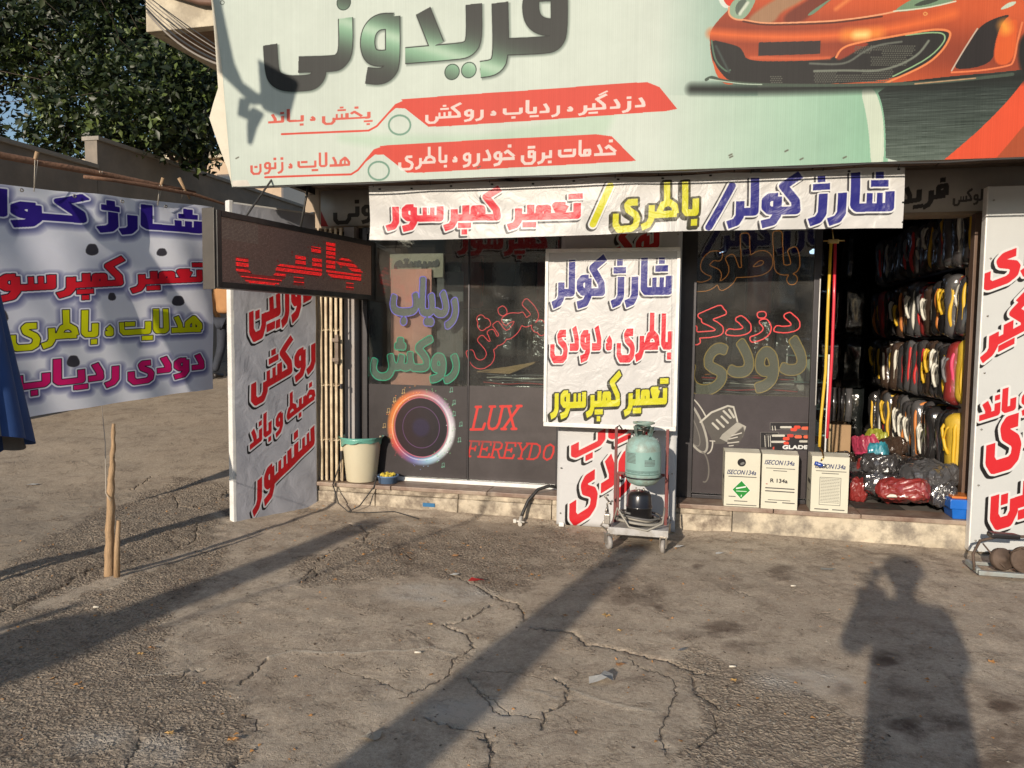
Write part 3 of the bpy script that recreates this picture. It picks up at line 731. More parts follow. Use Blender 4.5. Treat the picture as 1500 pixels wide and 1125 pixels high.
bm = nb(); box(bm, -2.03 + .0, -1.93, -.2445, -.2395, .062, .092); P('sticker', bm, mat('blue_sticker', (.02, .13, .28), .4), shop)
# frames of the glass front
def bar(x0, x1, z0, z1, y0=-.03, y1=.03, m=None, name='frame_bar', bev=.003):
    bm = nb(); box(bm, x0, x1, y0, y1, z0, z1, bev); return P(name, bm, m or M_frame, shop)
bar(-2.60, -.13, .214, .245, m=M_white); bar(.05, .865, .214, .243)
bar(-2.64, -2.60, .214, 2.30); bar(-1.735, -1.722, .246, 2.30, -.012, .012); bar(-1.00, -.96, .246, 2.3); bar(-.13, .047, .214, 2.30); bar(.868, .915, .2141, 2.30)
bar(-2.60, .868, 2.25, 2.30, -.028, .028)
bar(-2.78, -2.69, .214, 2.301, -.08, .04, m=mat('grey_jamb', (.33, .31, .30), .6, var=.15, dirt=(.2, .15, .12)))
bar(-2.689, -2.641, .2145, 2.30, .02, .06, m=M_dark)
bar(1.885, 1.932, .2141, 2.30, -.05, .03, m=mat('brown_jamb', (.12, .07, .045), .5, var=.2))
def glass_mat():
    m = bpy.data.materials.new('window_glass'); m.use_nodes = True; n = m.node_tree; N = n.nodes.new; L = n.links.new
    tr = N('ShaderNodeBsdfTransparent'); tr.inputs[0].default_value = (.80, .84, .82, 1); gl = N('ShaderNodeBsdfGlossy'); gl.inputs['Roughness'].default_value = .02
    fr = N('ShaderNodeFresnel'); fr.inputs[0].default_value = 2.1; nz = N('ShaderNodeTexNoise'); nz.inputs['Scale'].default_value = 3; nz.inputs['Detail'].default_value = 8
    tc = N('ShaderNodeTexCoord'); L(tc.outputs['Object'], nz.inputs[0]); bp = N('ShaderNodeBump'); bp.inputs['Strength'].default_value = .05; bp.inputs['Distance'].default_value = .02
    L(nz.outputs[0], bp.inputs['Height']); L(bp.outputs[0], gl.inputs['Normal'])
    df = N('ShaderNodeBsdfDiffuse'); df.inputs[0].default_value = (.32, .29, .26, 1)
    mr = N('ShaderNodeMapRange'); mr.inputs[1].default_value = .35; mr.inputs[2].default_value = .75; mr.inputs[3].default_value = .02; mr.inputs[4].default_value = .13; L(nz.outputs[0], mr.inputs[0])
    mx = N('ShaderNodeMixShader'); L(fr.outputs[0], mx.inputs[0]); L(tr.outputs[0], mx.inputs[1]); L(gl.outputs[0], mx.inputs[2])
    m2 = N('ShaderNodeMixShader'); L(mr.outputs[0], m2.inputs[0]); L(mx.outputs[0], m2.inputs[1]); L(df.outputs[0], m2.inputs[2]); L(m2.outputs[0], n.nodes['Material Output'].inputs[0]); return m
M_glass = glass_mat()
for a, b in ((-2.598, -1.736), (-1.721, -1.001), (-.959, -.131), (.048, .867)):
    bm = nb(); box(bm, a, b, -.003, .003, .247, 2.249); P('window_pane', bm, M_glass, shop)
# folding gate at the left
gate = thing('folding_gate', 'cream folded metal lattice gate with a latch, beside the leaning banner panel', 'gate', (-2.9, -.06, .214))
M_gate = mat('cream_gate_paint', (.60, .49, .33), .5, var=.12, vscale=12, dirt=(.25, .16, .09), dirt_amt=.6, dscale=9, bump=.1)
for k in range(11):
    x = -2.985 + k * .0225; bm = nb(); y = -.20 + (k % 2) * .035; box(bm, x, x + .018, y, y + .018, .216, 2.28, .003); P('slat', bm, M_gate, gate)
for z in (.55, 1.0, 1.45, 1.9):
    for k in range(7):
        x = -2.985 + k * .032 + .008; bm = nb(); tube(bm, [(x, -.208, z), (x + .031, -.17, z + .02)], .004, 6); P('lattice_bar', bm, M_gate, gate)
bm = nb(); box(bm, -2.79, -2.76, -.235, -.205, 1.18, 1.42, .004); box(bm, -2.81, -2.75, -.25, -.234, 1.2, 1.23, .003); box(bm, -2.81, -2.75, -.25, -.234, 1.36, 1.39, .003); P('latch', bm, mat('rusty_latch', (.13, .10, .08), .5, metal=.7, var=.3), gate)
bm = nb(); box(bm, -2.755, -2.74, -.22, -.19, .40, .47, .002); box(bm, -2.755, -2.74, -.22, -.19, .98, 1.02, .002); P('hinge', bm, M_frame, gate)

# fascia strip with the shop's name, half hidden
FW, FH = 5.4, .29
tf = Tex(FW, FH, 260, C8(205, 200, 190)); tf.mp = lambda x, y: (onY(x, y, -.05)[0] + 3.0, onY(x, y, -.05)[2] - 2.315)
dk = [(0.0, C8(38, 36, 36), 0, 0, 0)]
tf.tpx('ونی', (488, 312), (545, 310), .20, dk, bold=.10); tf.tpx('فرید', (1318, 292), (1390, 280), .20, dk, bold=.10); tf.tpx('لوکس', (1396, 290), (1440, 287), .12, dk, bold=.08)
tf.poly([(450, 300), (462, 292), (482, 334), (455, 334)], C8(180, 40, 40))
fas = sheet('fascia_sign', (-3.0, -.05, 2.315), (1, 0, 0), (0, 0, 1), FW, FH, 40, 2, lambda u, v: (0, 0, .004 * math.sin(u * 9)), printed('fascia_print', tf.image('fascia'), .5, .1, dirt=.3), thick=.01)
tag(fas, 'long pale fascia strip with dark lettering half hidden behind the white banner', 'sign')
# upper corner balcony over the alley
pb = onY(214, 47, 1.2); pr = onY(310, 40, 1.2)
bal = thing('balcony', 'cream concrete balcony corner jutting over the alley beside the billboard', 'balcony', (pb[0] + .5, 2.5, pb[2]))
bm = nb(); box(bm, pb[0], -3.18, 1.2, 1.32, pb[2], pb[2] + 1.6, .01); P('front_parapet', bm, M_conc, bal)
bm = nb(); box(bm, pb[0], pb[0] + .12, 1.322, 5.0, pb[2], pb[2] + 1.6, .01); P('side_parapet', bm, M_conc, bal)
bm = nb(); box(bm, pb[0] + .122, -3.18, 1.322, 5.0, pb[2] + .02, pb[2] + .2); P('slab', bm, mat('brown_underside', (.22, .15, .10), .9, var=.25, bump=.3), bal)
bm = nb(); tube(bm, [(pb[0] + .02, 1.15, pb[2] + .46), (pb[0] + .7, 1.14, pb[2] + .22), (-3.2, 1.1, pb[2] - .02)], .035, 8); P('pipe', bm, mat('rusty_pipe', (.14, .075, .05), .6, var=.3), bal)
bm = nb(); tube(bm, [(pb[0] + 1.05, 1.13, pb[2] + .1), (pb[0] + 1.07, 1.13, pb[2] + 1.5)], .02, 8); P('downpipe', bm, MATS['rusty_pipe'], bal)
M_cable = mat('black_cable', (.03, .028, .026), .6); M_gcable = mat('grey_cable', (.24, .21, .18), .7)
def sag(a, b, s, n=14): return [tuple(Vector(a).lerp(Vector(b), t / n) - Vector((0, 0, s * 4 * (t / n) * (1 - t / n)))) for t in range(n + 1)]
for k in range(6):
    a = onY(208 + k * 1.5, -12 + k * 6, 1.0 - .03 * k); b_ = onY(322, 70 + k * 5, -.6)
    bm = nb(); tube(bm, sag(a, b_, .01 + .012 * k), .005 if k < 4 else .010, 5); o = P('overhead_cable', bm, M_gcable if k % 2 else M_cable)
    tag(o, '%s cable in the bundle sagging in front of the balcony corner' % ['uppermost', 'second', 'third', 'fourth', 'fifth', 'lowest thick'][k], 'cable', 'bundle of cables in front of the balcony corner')

# ================================================================== ALLEY WALL, HOUSES, TREE
for nm, y0, y1, px, ztop, lab in (('boundary_wall', 0.6, 3.1, -8.0, 3.70, 'grey cement boundary wall, lower near section left of the alley'), ('boundary_wall', 3.11, 11.5, -8.0, 4.09, 'grey cement boundary wall, taller far section with a sunlit end face')):
    t = thing(nm, lab, 'wall', (-8.1, (y0 + y1) / 2, 0))
    bm = nb(); box(bm, -8.2, -8.0, y0, y1, -.3, ztop - .06); P('wall_face', bm, M_grey, t)
    bm = nb(); box(bm, -8.24, -7.96, y0 - .015, y1 + .0, ztop - .059, ztop, .01); P('coping', bm, mat('wall_coping', (.27, .245, .21), .9, var=.2, bump=.3), t)
def house(loc, w_, d_, h_, col, label, fl=2, cols=4, seed=0):
    x, y = loc; t = thing('far_house', label, 'house', (x, y, 0)); m = mat('house_wall_%d' % seed, col, .9, var=.12, vscale=1.5, bump=.2, dirt=(col[0] * .6, col[1] * .6, col[2] * .6), dirt_amt=.4)
    bm = nb(); box(bm, x - w_ / 2, x + w_ / 2, y, y + d_, -.5, h_); P('wall', bm, m, t)
    bm = nb(); box(bm, x - w_ / 2 - .2, x + w_ / 2 + .2, y - .2, y + d_ + .2, h_ + .002, h_ + .2); P('roof', bm, M_conc, t)
    for f_ in range(fl):
        for k in range(cols):
            wx = x - w_ / 2 + (k + .5) * w_ / cols; wz = 1.2 + f_ * (h_ - .8) / fl
            bm = nb(); box(bm, wx - .55, wx + .55, y - .05, y - .004, wz, wz + 1.2); f = P('window', bm, M_frame, t)
            bm = nb(); box(bm, wx - .47, wx + .47, y - .058, y - .052, wz + .07, wz + 1.13); P('pane', bm, mat('dark_pane', (.03, .035, .045), .08, spec=.8), f)
house((-17.5, 17), 12, 8, 7.2, (.46, .35, .25), 'sunlit cream house glimpsed through the tree above the boundary wall', 3, 5, 1)
house((-8.4, 13.2), 3.6, 6, 6.6, (.26, .23, .20), 'grey rendered house end behind the right edge of the tree', 2, 2, 2)
for k, (x, w_, h_, c) in enumerate([(-26, 14, 7.5, (.34, .29, .23)), (-11, 13, 8.5, (.42, .36, .29)), (4, 13, 7.0, (.30, .27, .25)), (19, 14, 8.2, (.38, .31, .24)), (34, 14, 7.2, (.33, .30, .27))]):
    t = thing('street_building', ['two storey tan building across the road, far left', 'taller cream building across the road behind the photographer', 'grey building across the road facing the shop window', 'brown building across the road to the right', 'pale grey building across the road at far right'][k], 'building', (x, -40, 0))
    bm = nb(); box(bm, x - w_ / 2, x + w_ / 2, -48, -40, -.3, h_); P('wall', bm, mat('street_wall_%d' % k, c, .9, var=.15), t)
    for f_ in range(2):
        for q in range(4):
            wx = x - w_ / 2 + (q + .5) * w_ / 4; bm = nb(); box(bm, wx - .8, wx + .8, -39.99, -39.93, 1.0 + f_ * 3.4, 2.9 + f_ * 3.4); P('window', bm, M_frame, t)

def leaf_cloud(name, clumps, n, size, m, parent, seed):
    r = np.random.default_rng(seed); cl = np.array([c[:3] for c in clumps]); rad = np.array([c[3] for c in clumps]); wt = rad ** 2; wt /= wt.sum()
    ci = r.choice(len(clumps), n, p=wt); d = r.normal(size=(n, 3)); d /= np.linalg.norm(d, axis=1)[:, None]
    rr = rad[ci] * (0.35 + .65 * r.random(n) ** .5); pos = cl[ci] + d * rr[:, None] * [1, 1, .8]
    # twigs: pull leaves to small clusters
    tw = r.normal(size=(n // 7 + 1, 3)) * .0; k = np.arange(n) // 7; cen = pos[k * 7 % n]; pos = cen + (pos - cen) * .0 + r.normal(size=(n, 3)) * size * 1.5
    nrm = r.normal(size=(n, 3)) + [0.1, -.7, .7]; nrm /= np.linalg.norm(nrm, axis=1)[:, None]
    a = np.cross(nrm, r.normal(size=(n, 3))); a /= np.linalg.norm(a, axis=1)[:, None]; b = np.cross(nrm, a)
    s = size * r.uniform(.4, 1.4, n)[:, None]
    # a pointed folded leaf: five points
    P0 = pos - a * s; P1 = pos - a * s * .25 + b * s * .55 + nrm * s * .12; P2 = pos + a * s * 1.1 - nrm * s * .2; P3 = pos - a * s * .25 - b * s * .55 + nrm * s * .12
    Vv = np.stack([P0, P1, P2, P3], 1).reshape(-1, 3); o4 = np.arange(n) * 4
    Ff = np.concatenate([np.stack([o4, o4 + 1, o4 + 2], 1), np.stack([o4, o4 + 2, o4 + 3], 1)]).astype(np.int32)
    me = bpy.data.meshes.new(name); me.vertices.add(len(Vv)); me.vertices.foreach_set('co', Vv.astype(np.float32).ravel())
    me.loops.add(Ff.size); me.loops.foreach_set('vertex_index', Ff.ravel()); me.polygons.add(len(Ff))
    me.polygons.foreach_set('loop_start', np.arange(0, Ff.size, 3, dtype=np.int32)); me.polygons.foreach_set('loop_total', np.full(len(Ff), 3, np.int32)); me.update()
    return P(name, me, m, parent)
def leaf_mat(name, c1, c2):
    m = bpy.data.materials.new(name); m.use_nodes = True; n = m.node_tree; N = n.nodes.new; L = n.links.new; b = n.nodes['Principled BSDF']
    g = N('ShaderNodeNewGeometry'); mx = N('ShaderNodeMix'); mx.data_type = 'RGBA'; L(g.outputs['Random Per Island'], mx.inputs[0]); mx.inputs[6].default_value = (*c1, 1); mx.inputs[7].default_value = (*c2, 1)
    L(mx.outputs[2], b.inputs['Base Color']); b.inputs['Roughness'].default_value = .45; tl = N('ShaderNodeBsdfTranslucent'); L(mx.outputs[2], tl.inputs[0])
    ms = N('ShaderNodeMixShader'); ms.inputs[0].default_value = .25; L(b.outputs[0], ms.inputs[1]); L(tl.outputs[0], ms.inputs[2]); L(ms.outputs[0], n.nodes['Material Output'].inputs[0]); return m
M_bark = mat('tree_bark', (.085, .06, .045), .9, var=.3, vscale=10, bump=.8, bscale=25)
M_leaf = leaf_mat('tree_leaves', (.010, .020, .006), (.030, .046, .012)); M_leaf_lit = leaf_mat('sunlit_leaf_colour', (.07, .11, .02), (.14, .18, .05))  # dark leaf colour carries the crown's shade, bright one its sunlit clumps
tree = thing('broad_leaved_tree', 'dense dark green tree hanging over the grey boundary wall beside the billboard', 'tree', (-9.6, 6.8, 0))
bm = nb(); tube(bm, [(-9.6, 6.8, 0), (-9.5, 6.75, 1.6), (-9.3, 6.7, 3.2), (-9.1, 6.9, 4.8), (-9.0, 7.0, 6.6), (-8.9, 7.1, 8.4)], .2, 10, rr=[.30, .26, .22, .17, .11, .04]); P('trunk', bm, M_bark, tree)
rt = random.Random(11); clumps = []
def pxat(x, y, z): return CAM + _ray(x, y) * z
for (x, y, z, r_) in [(40, 30, 13, 1.1), (120, 20, 12.5, 1.0), (200, -10, 13.5, 1.2), (180, 90, 12.5, 1.0), (240, 120, 12, .8), (290, 150, 12.5, .8), (60, 100, 13, .8), (130, 150, 12, .8), (200, 170, 11.5, .75), (250, 185, 11.5, .6),
                      (90, 190, 12, .55), (300, 60, 14, 1.3), (260, 60, 13.5, 1.1), (-40, 60, 13, 1.2), (0, -60, 13.5, 1.3), (110, -70, 13, 1.3), (290, 225, 11.8, .3), (165, 205, 11.2, .45), (60, 215, 12, .35), (305, 110, 13.5, .9), (230, -90, 13, 1.4), (-90, 150, 12.5, 1.0), (320, 180, 13.5, .7)]:
    c = pxat(x, y, z); clumps.append((c[0], c[1], c[2], r_))
for k, c in enumerate(clumps):
    st = Vector((-9.2, 6.9, 3.6 + .14 * k)); en = Vector(c[:3]); bm = nb(); mid = st.lerp(en, .5) + Vector((rt.uniform(-.2, .2), rt.uniform(-.2, .2), .25))
    tube(bm, [st, mid, en], .04, 6, rr=[.055, .032, .010])
    for q in range(7):
        e2 = en + Vector((rt.gauss(0, .5), rt.gauss(0, .5), rt.gauss(0, .4))) * c[3] * 1.4; tube(bm, [mid.lerp(en, rt.uniform(.3, 1)), mid.lerp(e2, .75) + Vector((0, 0, .08)), e2], .008, 4, rr=[.012, .008, .003])
    P('branch', bm, M_bark, tree)
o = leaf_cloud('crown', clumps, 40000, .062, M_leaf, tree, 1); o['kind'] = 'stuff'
o = leaf_cloud('painted_sunlit_leaves', clumps[3:12] + clumps[16:20], 6500, .05, M_leaf_lit, tree, 2); o['kind'] = 'stuff'  # brighter leaves put the crown's sunlit clumps into the colour

# ================================================================== BILLBOARD
BX0, BX1, BZ0, BZ1, BY = -3.5, 3.4, 2.466, 4.9, -1.0
tb = Tex(BX1 - BX0, BZ1 - BZ0, 400, C8(213, 224, 213)); tb.mp = lambda x, y: (onY(x, y, BY)[0] - BX0, onY(x, y, BY)[2] - BZ0)
def lin(c0, c1, t): t = np.clip(t, 0, 1)[..., None]; return np.array(c0) * (1 - t) + np.array(c1) * t
MINT = C8(148, 196, 166); PALE = C8(213, 224, 213)
u1000 = tb.uv((960, 180))[0]; u1290 = tb.uv((1290, 180))[0]
tb.poly([(900, 400), (1300, 400), (1300, 120), (1015, 132), (960, -300), (880, -300)], lambda u, v: lin(PALE, MINT, (u - u1000) / (u1290 - u1000)) )
tb.poly([(960, 140), (1110, 140), (1110, -300), (960, -300)], lambda u, v: lin(PALE, C8(120, 165, 145), (u - u1000) / .75))
tb.poly([(500, 202), (700, 204), (860, 175), (900, 160), (880, 200), (700, 232), (560, 212)], C8(196, 218, 198), .05)
# logo
def chrome(u, v):
    ul, ur = tb.uv((385, 80))[0], tb.uv((830, 80))[0]; x = (u - ul) / (ur - ul); y = (v - tb.uv((600, 128))[1]) / (tb.uv((600, 0))[1] - tb.uv((600, 128))[1])
    yc = 1.18 - 1.38 * x; t = np.exp(-((y - yc) / .26) ** 2) * sm(.17, .27, x); t2 = np.exp(-((y - yc - .04) / .07) ** 2) * sm(.17, .27, x)
    c = lin(C8(48, 50, 48), C8(138, 186, 152), t); return c + (np.array(C8(205, 225, 205)) - c) * (t2 * .6)[..., None]
L2 = lambda pts: [(300 + x * .4, y * .4) for x, y in pts]
LOGO = [L2([(515, 65), (518, 190), (495, 226), (470, 234), (345, 238)]), L2([(420, 240), (420, 275), (400, 300), (370, 306), (300, 308), (262, 292), (248, 262), (242, 165)]),
        L2([(690, 78), (635, 78), (602, 110), (594, 160), (606, 205), (640, 216), (690, 208)]), L2([(688, 60), (690, 235), (672, 268), (640, 282), (592, 276)]),
        L2([(800, 40), (850, 165)]), L2([(985, 14), (988, 150), (965, 182), (925, 190), (735, 205)]),
        L2([(1080, 8), (1086, 210), (1062, 248), (1010, 256)]), L2([(1297, -50), (1298, 120), (1282, 155), (1250, 165), (1090, 172)]), L2([(1297, 100), (1235, 98), (1198, 70), (1190, 10), (1205, -30), (1297, -30)])]
wd = .098
for q in LOGO: tb.stroke([(x + 1.5, y + 1.5) for x, y in q], wd + .02, C8(120, 135, 125), soft=.02, rnd=2, flat=True)
for q in LOGO: tb.stroke(q, wd + .012, C8(30, 34, 32), rnd=2, flat=True)
for q in LOGO: tb.stroke(q, wd, chrome, rnd=2, flat=True)
for cx, cy in [(508, 8), (907, 265), (968, 258)]:
    p = L2([(cx, cy)])[0]; tb.stroke([p, (p[0] + .1, p[1])], .105, C8(40, 60, 50)); tb.stroke([p, (p[0] + .1, p[1])], .093, chrome)
RED = C8(222, 70, 52); WH = C8(240, 240, 235)
wt = [(0, WH, 0, 0, 0)]; rt_ = [(0, RED, 0, 0, 0)]
for pts in ([(720, 365), (760, 362), (1500, 308), (1620, 302), (1665, 320), (1730, 400), (1690, 408), (900, 463), (820, 465)], [(640, 535), (680, 531), (1430, 492), (1490, 500), (1580, 590), (1500, 594), (800, 632), (740, 632)]):
    tb.poly(L2(pts), RED)
tb.poly(L2([(745, 365), (700, 385), (640, 446), (700, 396), (735, 398), (820, 465), (900, 463), (860, 360)]), RED); tb.poly(L2([(665, 534), (620, 552), (572, 606), (622, 566), (655, 566), (740, 632), (800, 632), (780, 530)]), RED)
tb.tpx('دزدگیر ، ردیاب ، روکش', (623, 166), (946, 147), .15, wt, pen=.175)
tb.tpx('خدمات برق خودرو ، باطری', (583, 234), (904, 219), .15, wt, pen=.175)
tb.tpx('پخش ، بـاند', (393, 176), (546, 168), .135, rt_, pen=.16); tb.tpx('هدلایت ، زنون', (366, 243), (513, 236), .135, rt_, pen=.16)
for pts in ([(283, 492), (600, 478), (630, 462), (700, 385), (740, 368)], [(220, 649), (535, 638), (560, 622), (620, 550), (660, 536)]): tb.stroke(L2(pts), .013, RED)
for cx, cy, r in [(714, 458, 40), (636, 625, 38)]: tb.stroke(L2([(cx + r * math.cos(t), cy + r * .88 * math.sin(t)) for t in np.arange(0, 6.28, .25)]), .013, C8(120, 160, 140), closed=True)
# car picture
K = lambda pts: [(1020 + x * .32, y * .32) for x, y in pts]
tb.poly(K([(90, -40), (200, -60), (250, -20), (145, 42), (110, 20)]), C8(225, 232, 222), rnd=2); tb.poly(K([(110, -40), (260, -60), (190, 20), (140, 30)]), C8(222, 66, 40), rnd=2)
rng_ = np.random.default_rng(4); streak = np.repeat(rng_.normal(0, .035, (tb.H, tb.W // 40 + 1)), 40, 1)[:, :tb.W]; streak = (streak + np.roll(streak, 17, 1) + np.roll(streak, 29, 1)) / 2
def road(u, v):
    t = np.clip((v - .0) / .42, 0, 1); c = lin(C8(92, 106, 96), C8(40, 50, 46), t); yy = np.clip((v * tb.k).astype(int), 0, tb.H - 1); xx = np.clip((u * tb.k).astype(int), 0, tb.W - 1)
    return np.clip(c + streak[yy, xx][..., None], 0, 1)
tb.poly(K([(815, 385), (1500, 300), (3200, 200), (3200, 800), (865, 800), (862, 600), (850, 500)]), road, rnd=2)
tb.poly(K([(3200, -200), (3200, 900), (1100, 760), (1150, 718), (1290, 600), (1420, 470), (1500, 370), (1700, 100), (1760, -100)]), C8(232, 84, 48), rnd=2)
tb.poly(K([(1500, 575), (1620, 430), (1900, 200), (3000, 200), (3000, 900), (1340, 760), (1390, 705)]), C8(176, 78, 40), rnd=2)
tb.poly(K([(820, 400), (852, 480), (866, 600), (864, 770), (858, 770), (850, 600), (835, 480), (800, 400)]), C8(140, 190, 160), rnd=2)
tb.poly(K([(748, 402), (812, 398), (848, 500), (858, 600), (856, 770), (797, 770), (792, 640), (776, 520)]), C8(214, 226, 206), rnd=2)
def shade_o(u, v):
    y = (v - tb.uv((1100, 120))[1]) / .62; x = (u - tb.uv((1040, 60))[0]) / 2.0; t = .5 + .5 * np.sin(y * 7 + x * 4 + 1); return lin(C8(150, 62, 36), C8(214, 92, 46), t)
tb.stroke(K([(-20, 408), (300, 408), (850, 396), (1250, 372), (1500, 350)]), .055, C8(22, 28, 24), soft=.05, rnd=2)
tb.poly(K([(60, 180), (66, 135), (105, 85), (150, 40), (175, -10), (260, -80), (1700, -300), (2100, -100), (1900, 250), (1500, 320), (1180, 345), (850, 388), (500, 388), (180, 385), (100, 340), (70, 280)]), shade_o, rnd=2)
tb.poly(K([(230, 92), (330, 20), (420, -30), (560, -60), (460, 10), (385, 45), (350, 100), (290, 100)]), C8(168, 128, 96), .02, rnd=2); tb.poly(K([(420, 60), (520, 0), (560, -30), (640, -30), (520, 60), (480, 95), (400, 98)]), C8(120, 52, 34), .02, rnd=2)
tb.poly(K([(500, 68), (600, 0), (640, -20), (600, 10), (530, 70)]), C8(110, 140, 115), rnd=2); tb.stroke(K([(640, 40), (720, -20)]), .02, C8(235, 130, 70), soft=.02, rnd=2)
tb.poly(K([(150, 30), (175, -10), (270, -40), (275, 0), (225, 85), (180, 85), (152, 66)]), C8(150, 176, 150), rnd=2); tb.poly(K([(175, 30), (205, -10), (240, 0), (215, 60), (185, 70)]), C8(96, 110, 98), rnd=2); tb.stroke(K([(200, 60), (235, 10)]), .02, C8(215, 225, 205), soft=.01, rnd=2)
tb.stroke(K([(150, 30), (148, 66), (180, 88), (225, 88), (300, 105), (450, 102), (650, 95), (850, 66), (960, 38), (1010, 0)]), .010, C8(240, 165, 120), rnd=2); tb.stroke(K([(215, 95), (300, 112), (450, 110), (650, 103), (850, 74)]), .010, C8(90, 40, 26), rnd=2)
tb.stroke(K([(70, 150), (200, 162), (450, 170), (700, 160), (900, 130), (1060, 95), (1180, 60)]), .042, C8(240, 112, 52), soft=.05, rnd=2)
tb.stroke(K([(690, 160), (830, 155)]), .05, C8(250, 150, 60), soft=.07, rnd=2); tb.stroke(K([(735, 160), (775, 158)]), .035, C8(255, 235, 150), soft=.05, rnd=2)
tb.poly(K([(60, 178), (130, 193), (195, 210), (215, 235), (232, 278), (430, 280), (620, 272), (648, 240), (680, 212), (760, 190), (960, 158), (1080, 138), (1150, 140), (1166, 160), (1130, 225), (1050, 295), (850, 384), (200, 384), (110, 350), (76, 285)]), C8(38, 36, 35), rnd=2)
tb.poly(K([(640, 250), (665, 215), (720, 200), (800, 196), (740, 225), (680, 262), (645, 275)]), C8(150, 58, 36), .01, rnd=2)
for (x0, x1, f0, f1) in [(725, 800, 215, 245), (800, 1000, 210, 235), (850, 990, 235, 262), (800, 960, 262, 305), (760, 900, 320, 380), (540, 640, 330, 378), (340, 390, 350, 378), (640, 760, 345, 380)]:
    for yy in range(f0, f1, 9):
        for xx in range(x0 + (yy % 2) * 5, x1, 11): tb.stroke(K([(xx, yy), (xx + 3, yy)]), .0065, C8(96, 98, 88))
tb.stroke(K([(1065, 185), (1020, 248), (930, 300), (820, 328), (700, 322), (540, 325)]), .013, C8(120, 126, 114), soft=.006, rnd=2); tb.stroke(K([(520, 290), (640, 296), (700, 285), (760, 240), (830, 205), (940, 190)]), .012, C8(100, 104, 96), soft=.006, rnd=2)
tb.stroke(K([(960, 160), (1080, 145), (1140, 150), (1140, 190), (1060, 270), (900, 350)]), .008, C8(150, 190, 140), rnd=2); tb.stroke(K([(70, 185), (85, 280), (140, 330), (155, 320)]), .010, C8(90, 120, 100), rnd=2); tb.stroke(K([(90, 210), (150, 330)]), .012, C8(66, 78, 74), soft=.01, rnd=2)
tb.stroke(K([(640, 262), (662, 222), (720, 198), (960, 155), (1080, 132), (1155, 134), (1170, 158), (1130, 230), (1050, 300), (850, 388)]), .012, C8(240, 140, 84), rnd=2)
tb.poly(K([(72, 260), (100, 320), (158, 380), (176, 384), (130, 388), (90, 345)]), C8(214, 92, 46), rnd=2)
tb.poly(K([(287, 192), (570, 186), (566, 246), (283, 254)]), C8(52, 42, 42)); tb.stroke(K([(250, 262), (450, 268), (610, 265)]), .016, C8(214, 100, 60), soft=.015, rnd=2)
tb.stroke(K([(45, 365), (70, 350), (120, 372), (300, 388), (600, 392), (850, 388), (1100, 378), (1450, 338)]), .018, C8(70, 84, 72), rnd=2); tb.stroke(K([(60, 362), (200, 384), (300, 386)]), .006, C8(190, 210, 190), rnd=2); tb.stroke(K([(1000, 384), (1280, 356)]), .006, C8(200, 160, 120), rnd=2)
tb.poly(K([(1450, 56), (1400, 100), (1368, 200), (1358, 292), (1170, 326), (1215, 250), (1262, 180), (1292, 128), (1345, 88)]), C8(36, 30, 30), rnd=2); tb.stroke(K([(1170, 322), (1215, 245), (1262, 170), (1290, 128)]), .008, C8(220, 220, 205), alpha=.8, rnd=2)
tb.poly(K([(1400, 120), (1450, 90), (1475, 90), (1455, 285), (1370, 296), (1372, 200)]), C8(226, 96, 40), .01, rnd=2); tb.stroke(K([(1412, 110), (1420, 130)]), .05, C8(250, 165, 60), soft=.05, rnd=2); tb.stroke(K([(1170, 330), (1300, 322), (1430, 300), (1456, 285), (1475, 180), (1495, 100)]), .010, C8(240, 130, 80), rnd=2)
tb.poly(K([(900, 50), (975, 0), (1060, -40), (1260, -60), (1190, 0), (1060, 34), (950, 52)]), C8(120, 150, 118), rnd=2); tb.poly(K([(980, 28), (1060, -10), (1130, -10), (1060, 20)]), C8(60, 72, 60), rnd=2); tb.stroke(K([(905, 50), (1060, 34), (1190, 2)]), .008, C8(220, 225, 200), rnd=2)
tb.poly(K([(1390, 40), (1430, 8), (1470, 0), (1460, 20), (1410, 40)]), C8(200, 215, 195), rnd=2); tb.poly(K([(1480, 230), (1500, 160), (1620, 60), (1700, 200), (1600, 330), (1500, 350)]), C8(24, 24, 24), .02, rnd=2)
tb.stroke(K([(1040, 60), (1048, 52), (1062, 60), (1048, 70)]), .006, C8(235, 160, 90), closed=True, rnd=2)
for px in [(326, 4), (608, -20)]: tb.stroke([(px[0] + 3 * math.cos(t), px[1] + 3 * math.sin(t)) for t in np.arange(0, 6.28, .6)], .005, C8(70, 80, 72), closed=True)
for x, y in [(1068, 228), (1069, 231), (1150, 222), (1172, 234), (1235, 232), (345, 232), (700, 246)]: tb.stroke([(x, y), (x + 4, y - 2)], .008, C8(96, 92, 80), soft=.006)
cols = np.random.default_rng(9).normal(0, .008, (1, tb.W, 1)).astype(np.float32); tb.a += cols
ub = np.arange(tb.W); tb.a *= (1 - .018 * (np.sin(ub / tb.k * 2 * math.pi / .012) > .2))[None, :, None].astype(np.float32)
bill = thing('billboard', 'huge mint billboard above the shop with chrome lettering and an orange sports car', 'billboard', (0, BY, BZ0))
edge = [(308, 0), (311, 30), (314, 70), (318, 128), (311, 150), (305, 172), (316, 205), (326, 232), (331, 245), (336, 262), (340, 272)]
left = sorted([(onY(x, y, BY)[2], onY(x, y, BY)[0]) for x, y in edge] + [(5.2, -3.42)])
main_left = [(2.4, -3.20), (3.3, -3.262), (3.8, -3.33), (5.2, -3.5)]
def bl(z): return float(np.interp(z, [p[0] for p in main_left], [p[1] for p in main_left]))
def bf(u, v):
    x = BX0 + u; z = BZ0 + v; du = max(0.0, bl(z) - x) if u < .35 else 0
    return (du, 0, .004 * math.sin(x * 5 + z) + .006 * math.sin(z * 3 + x * .7))
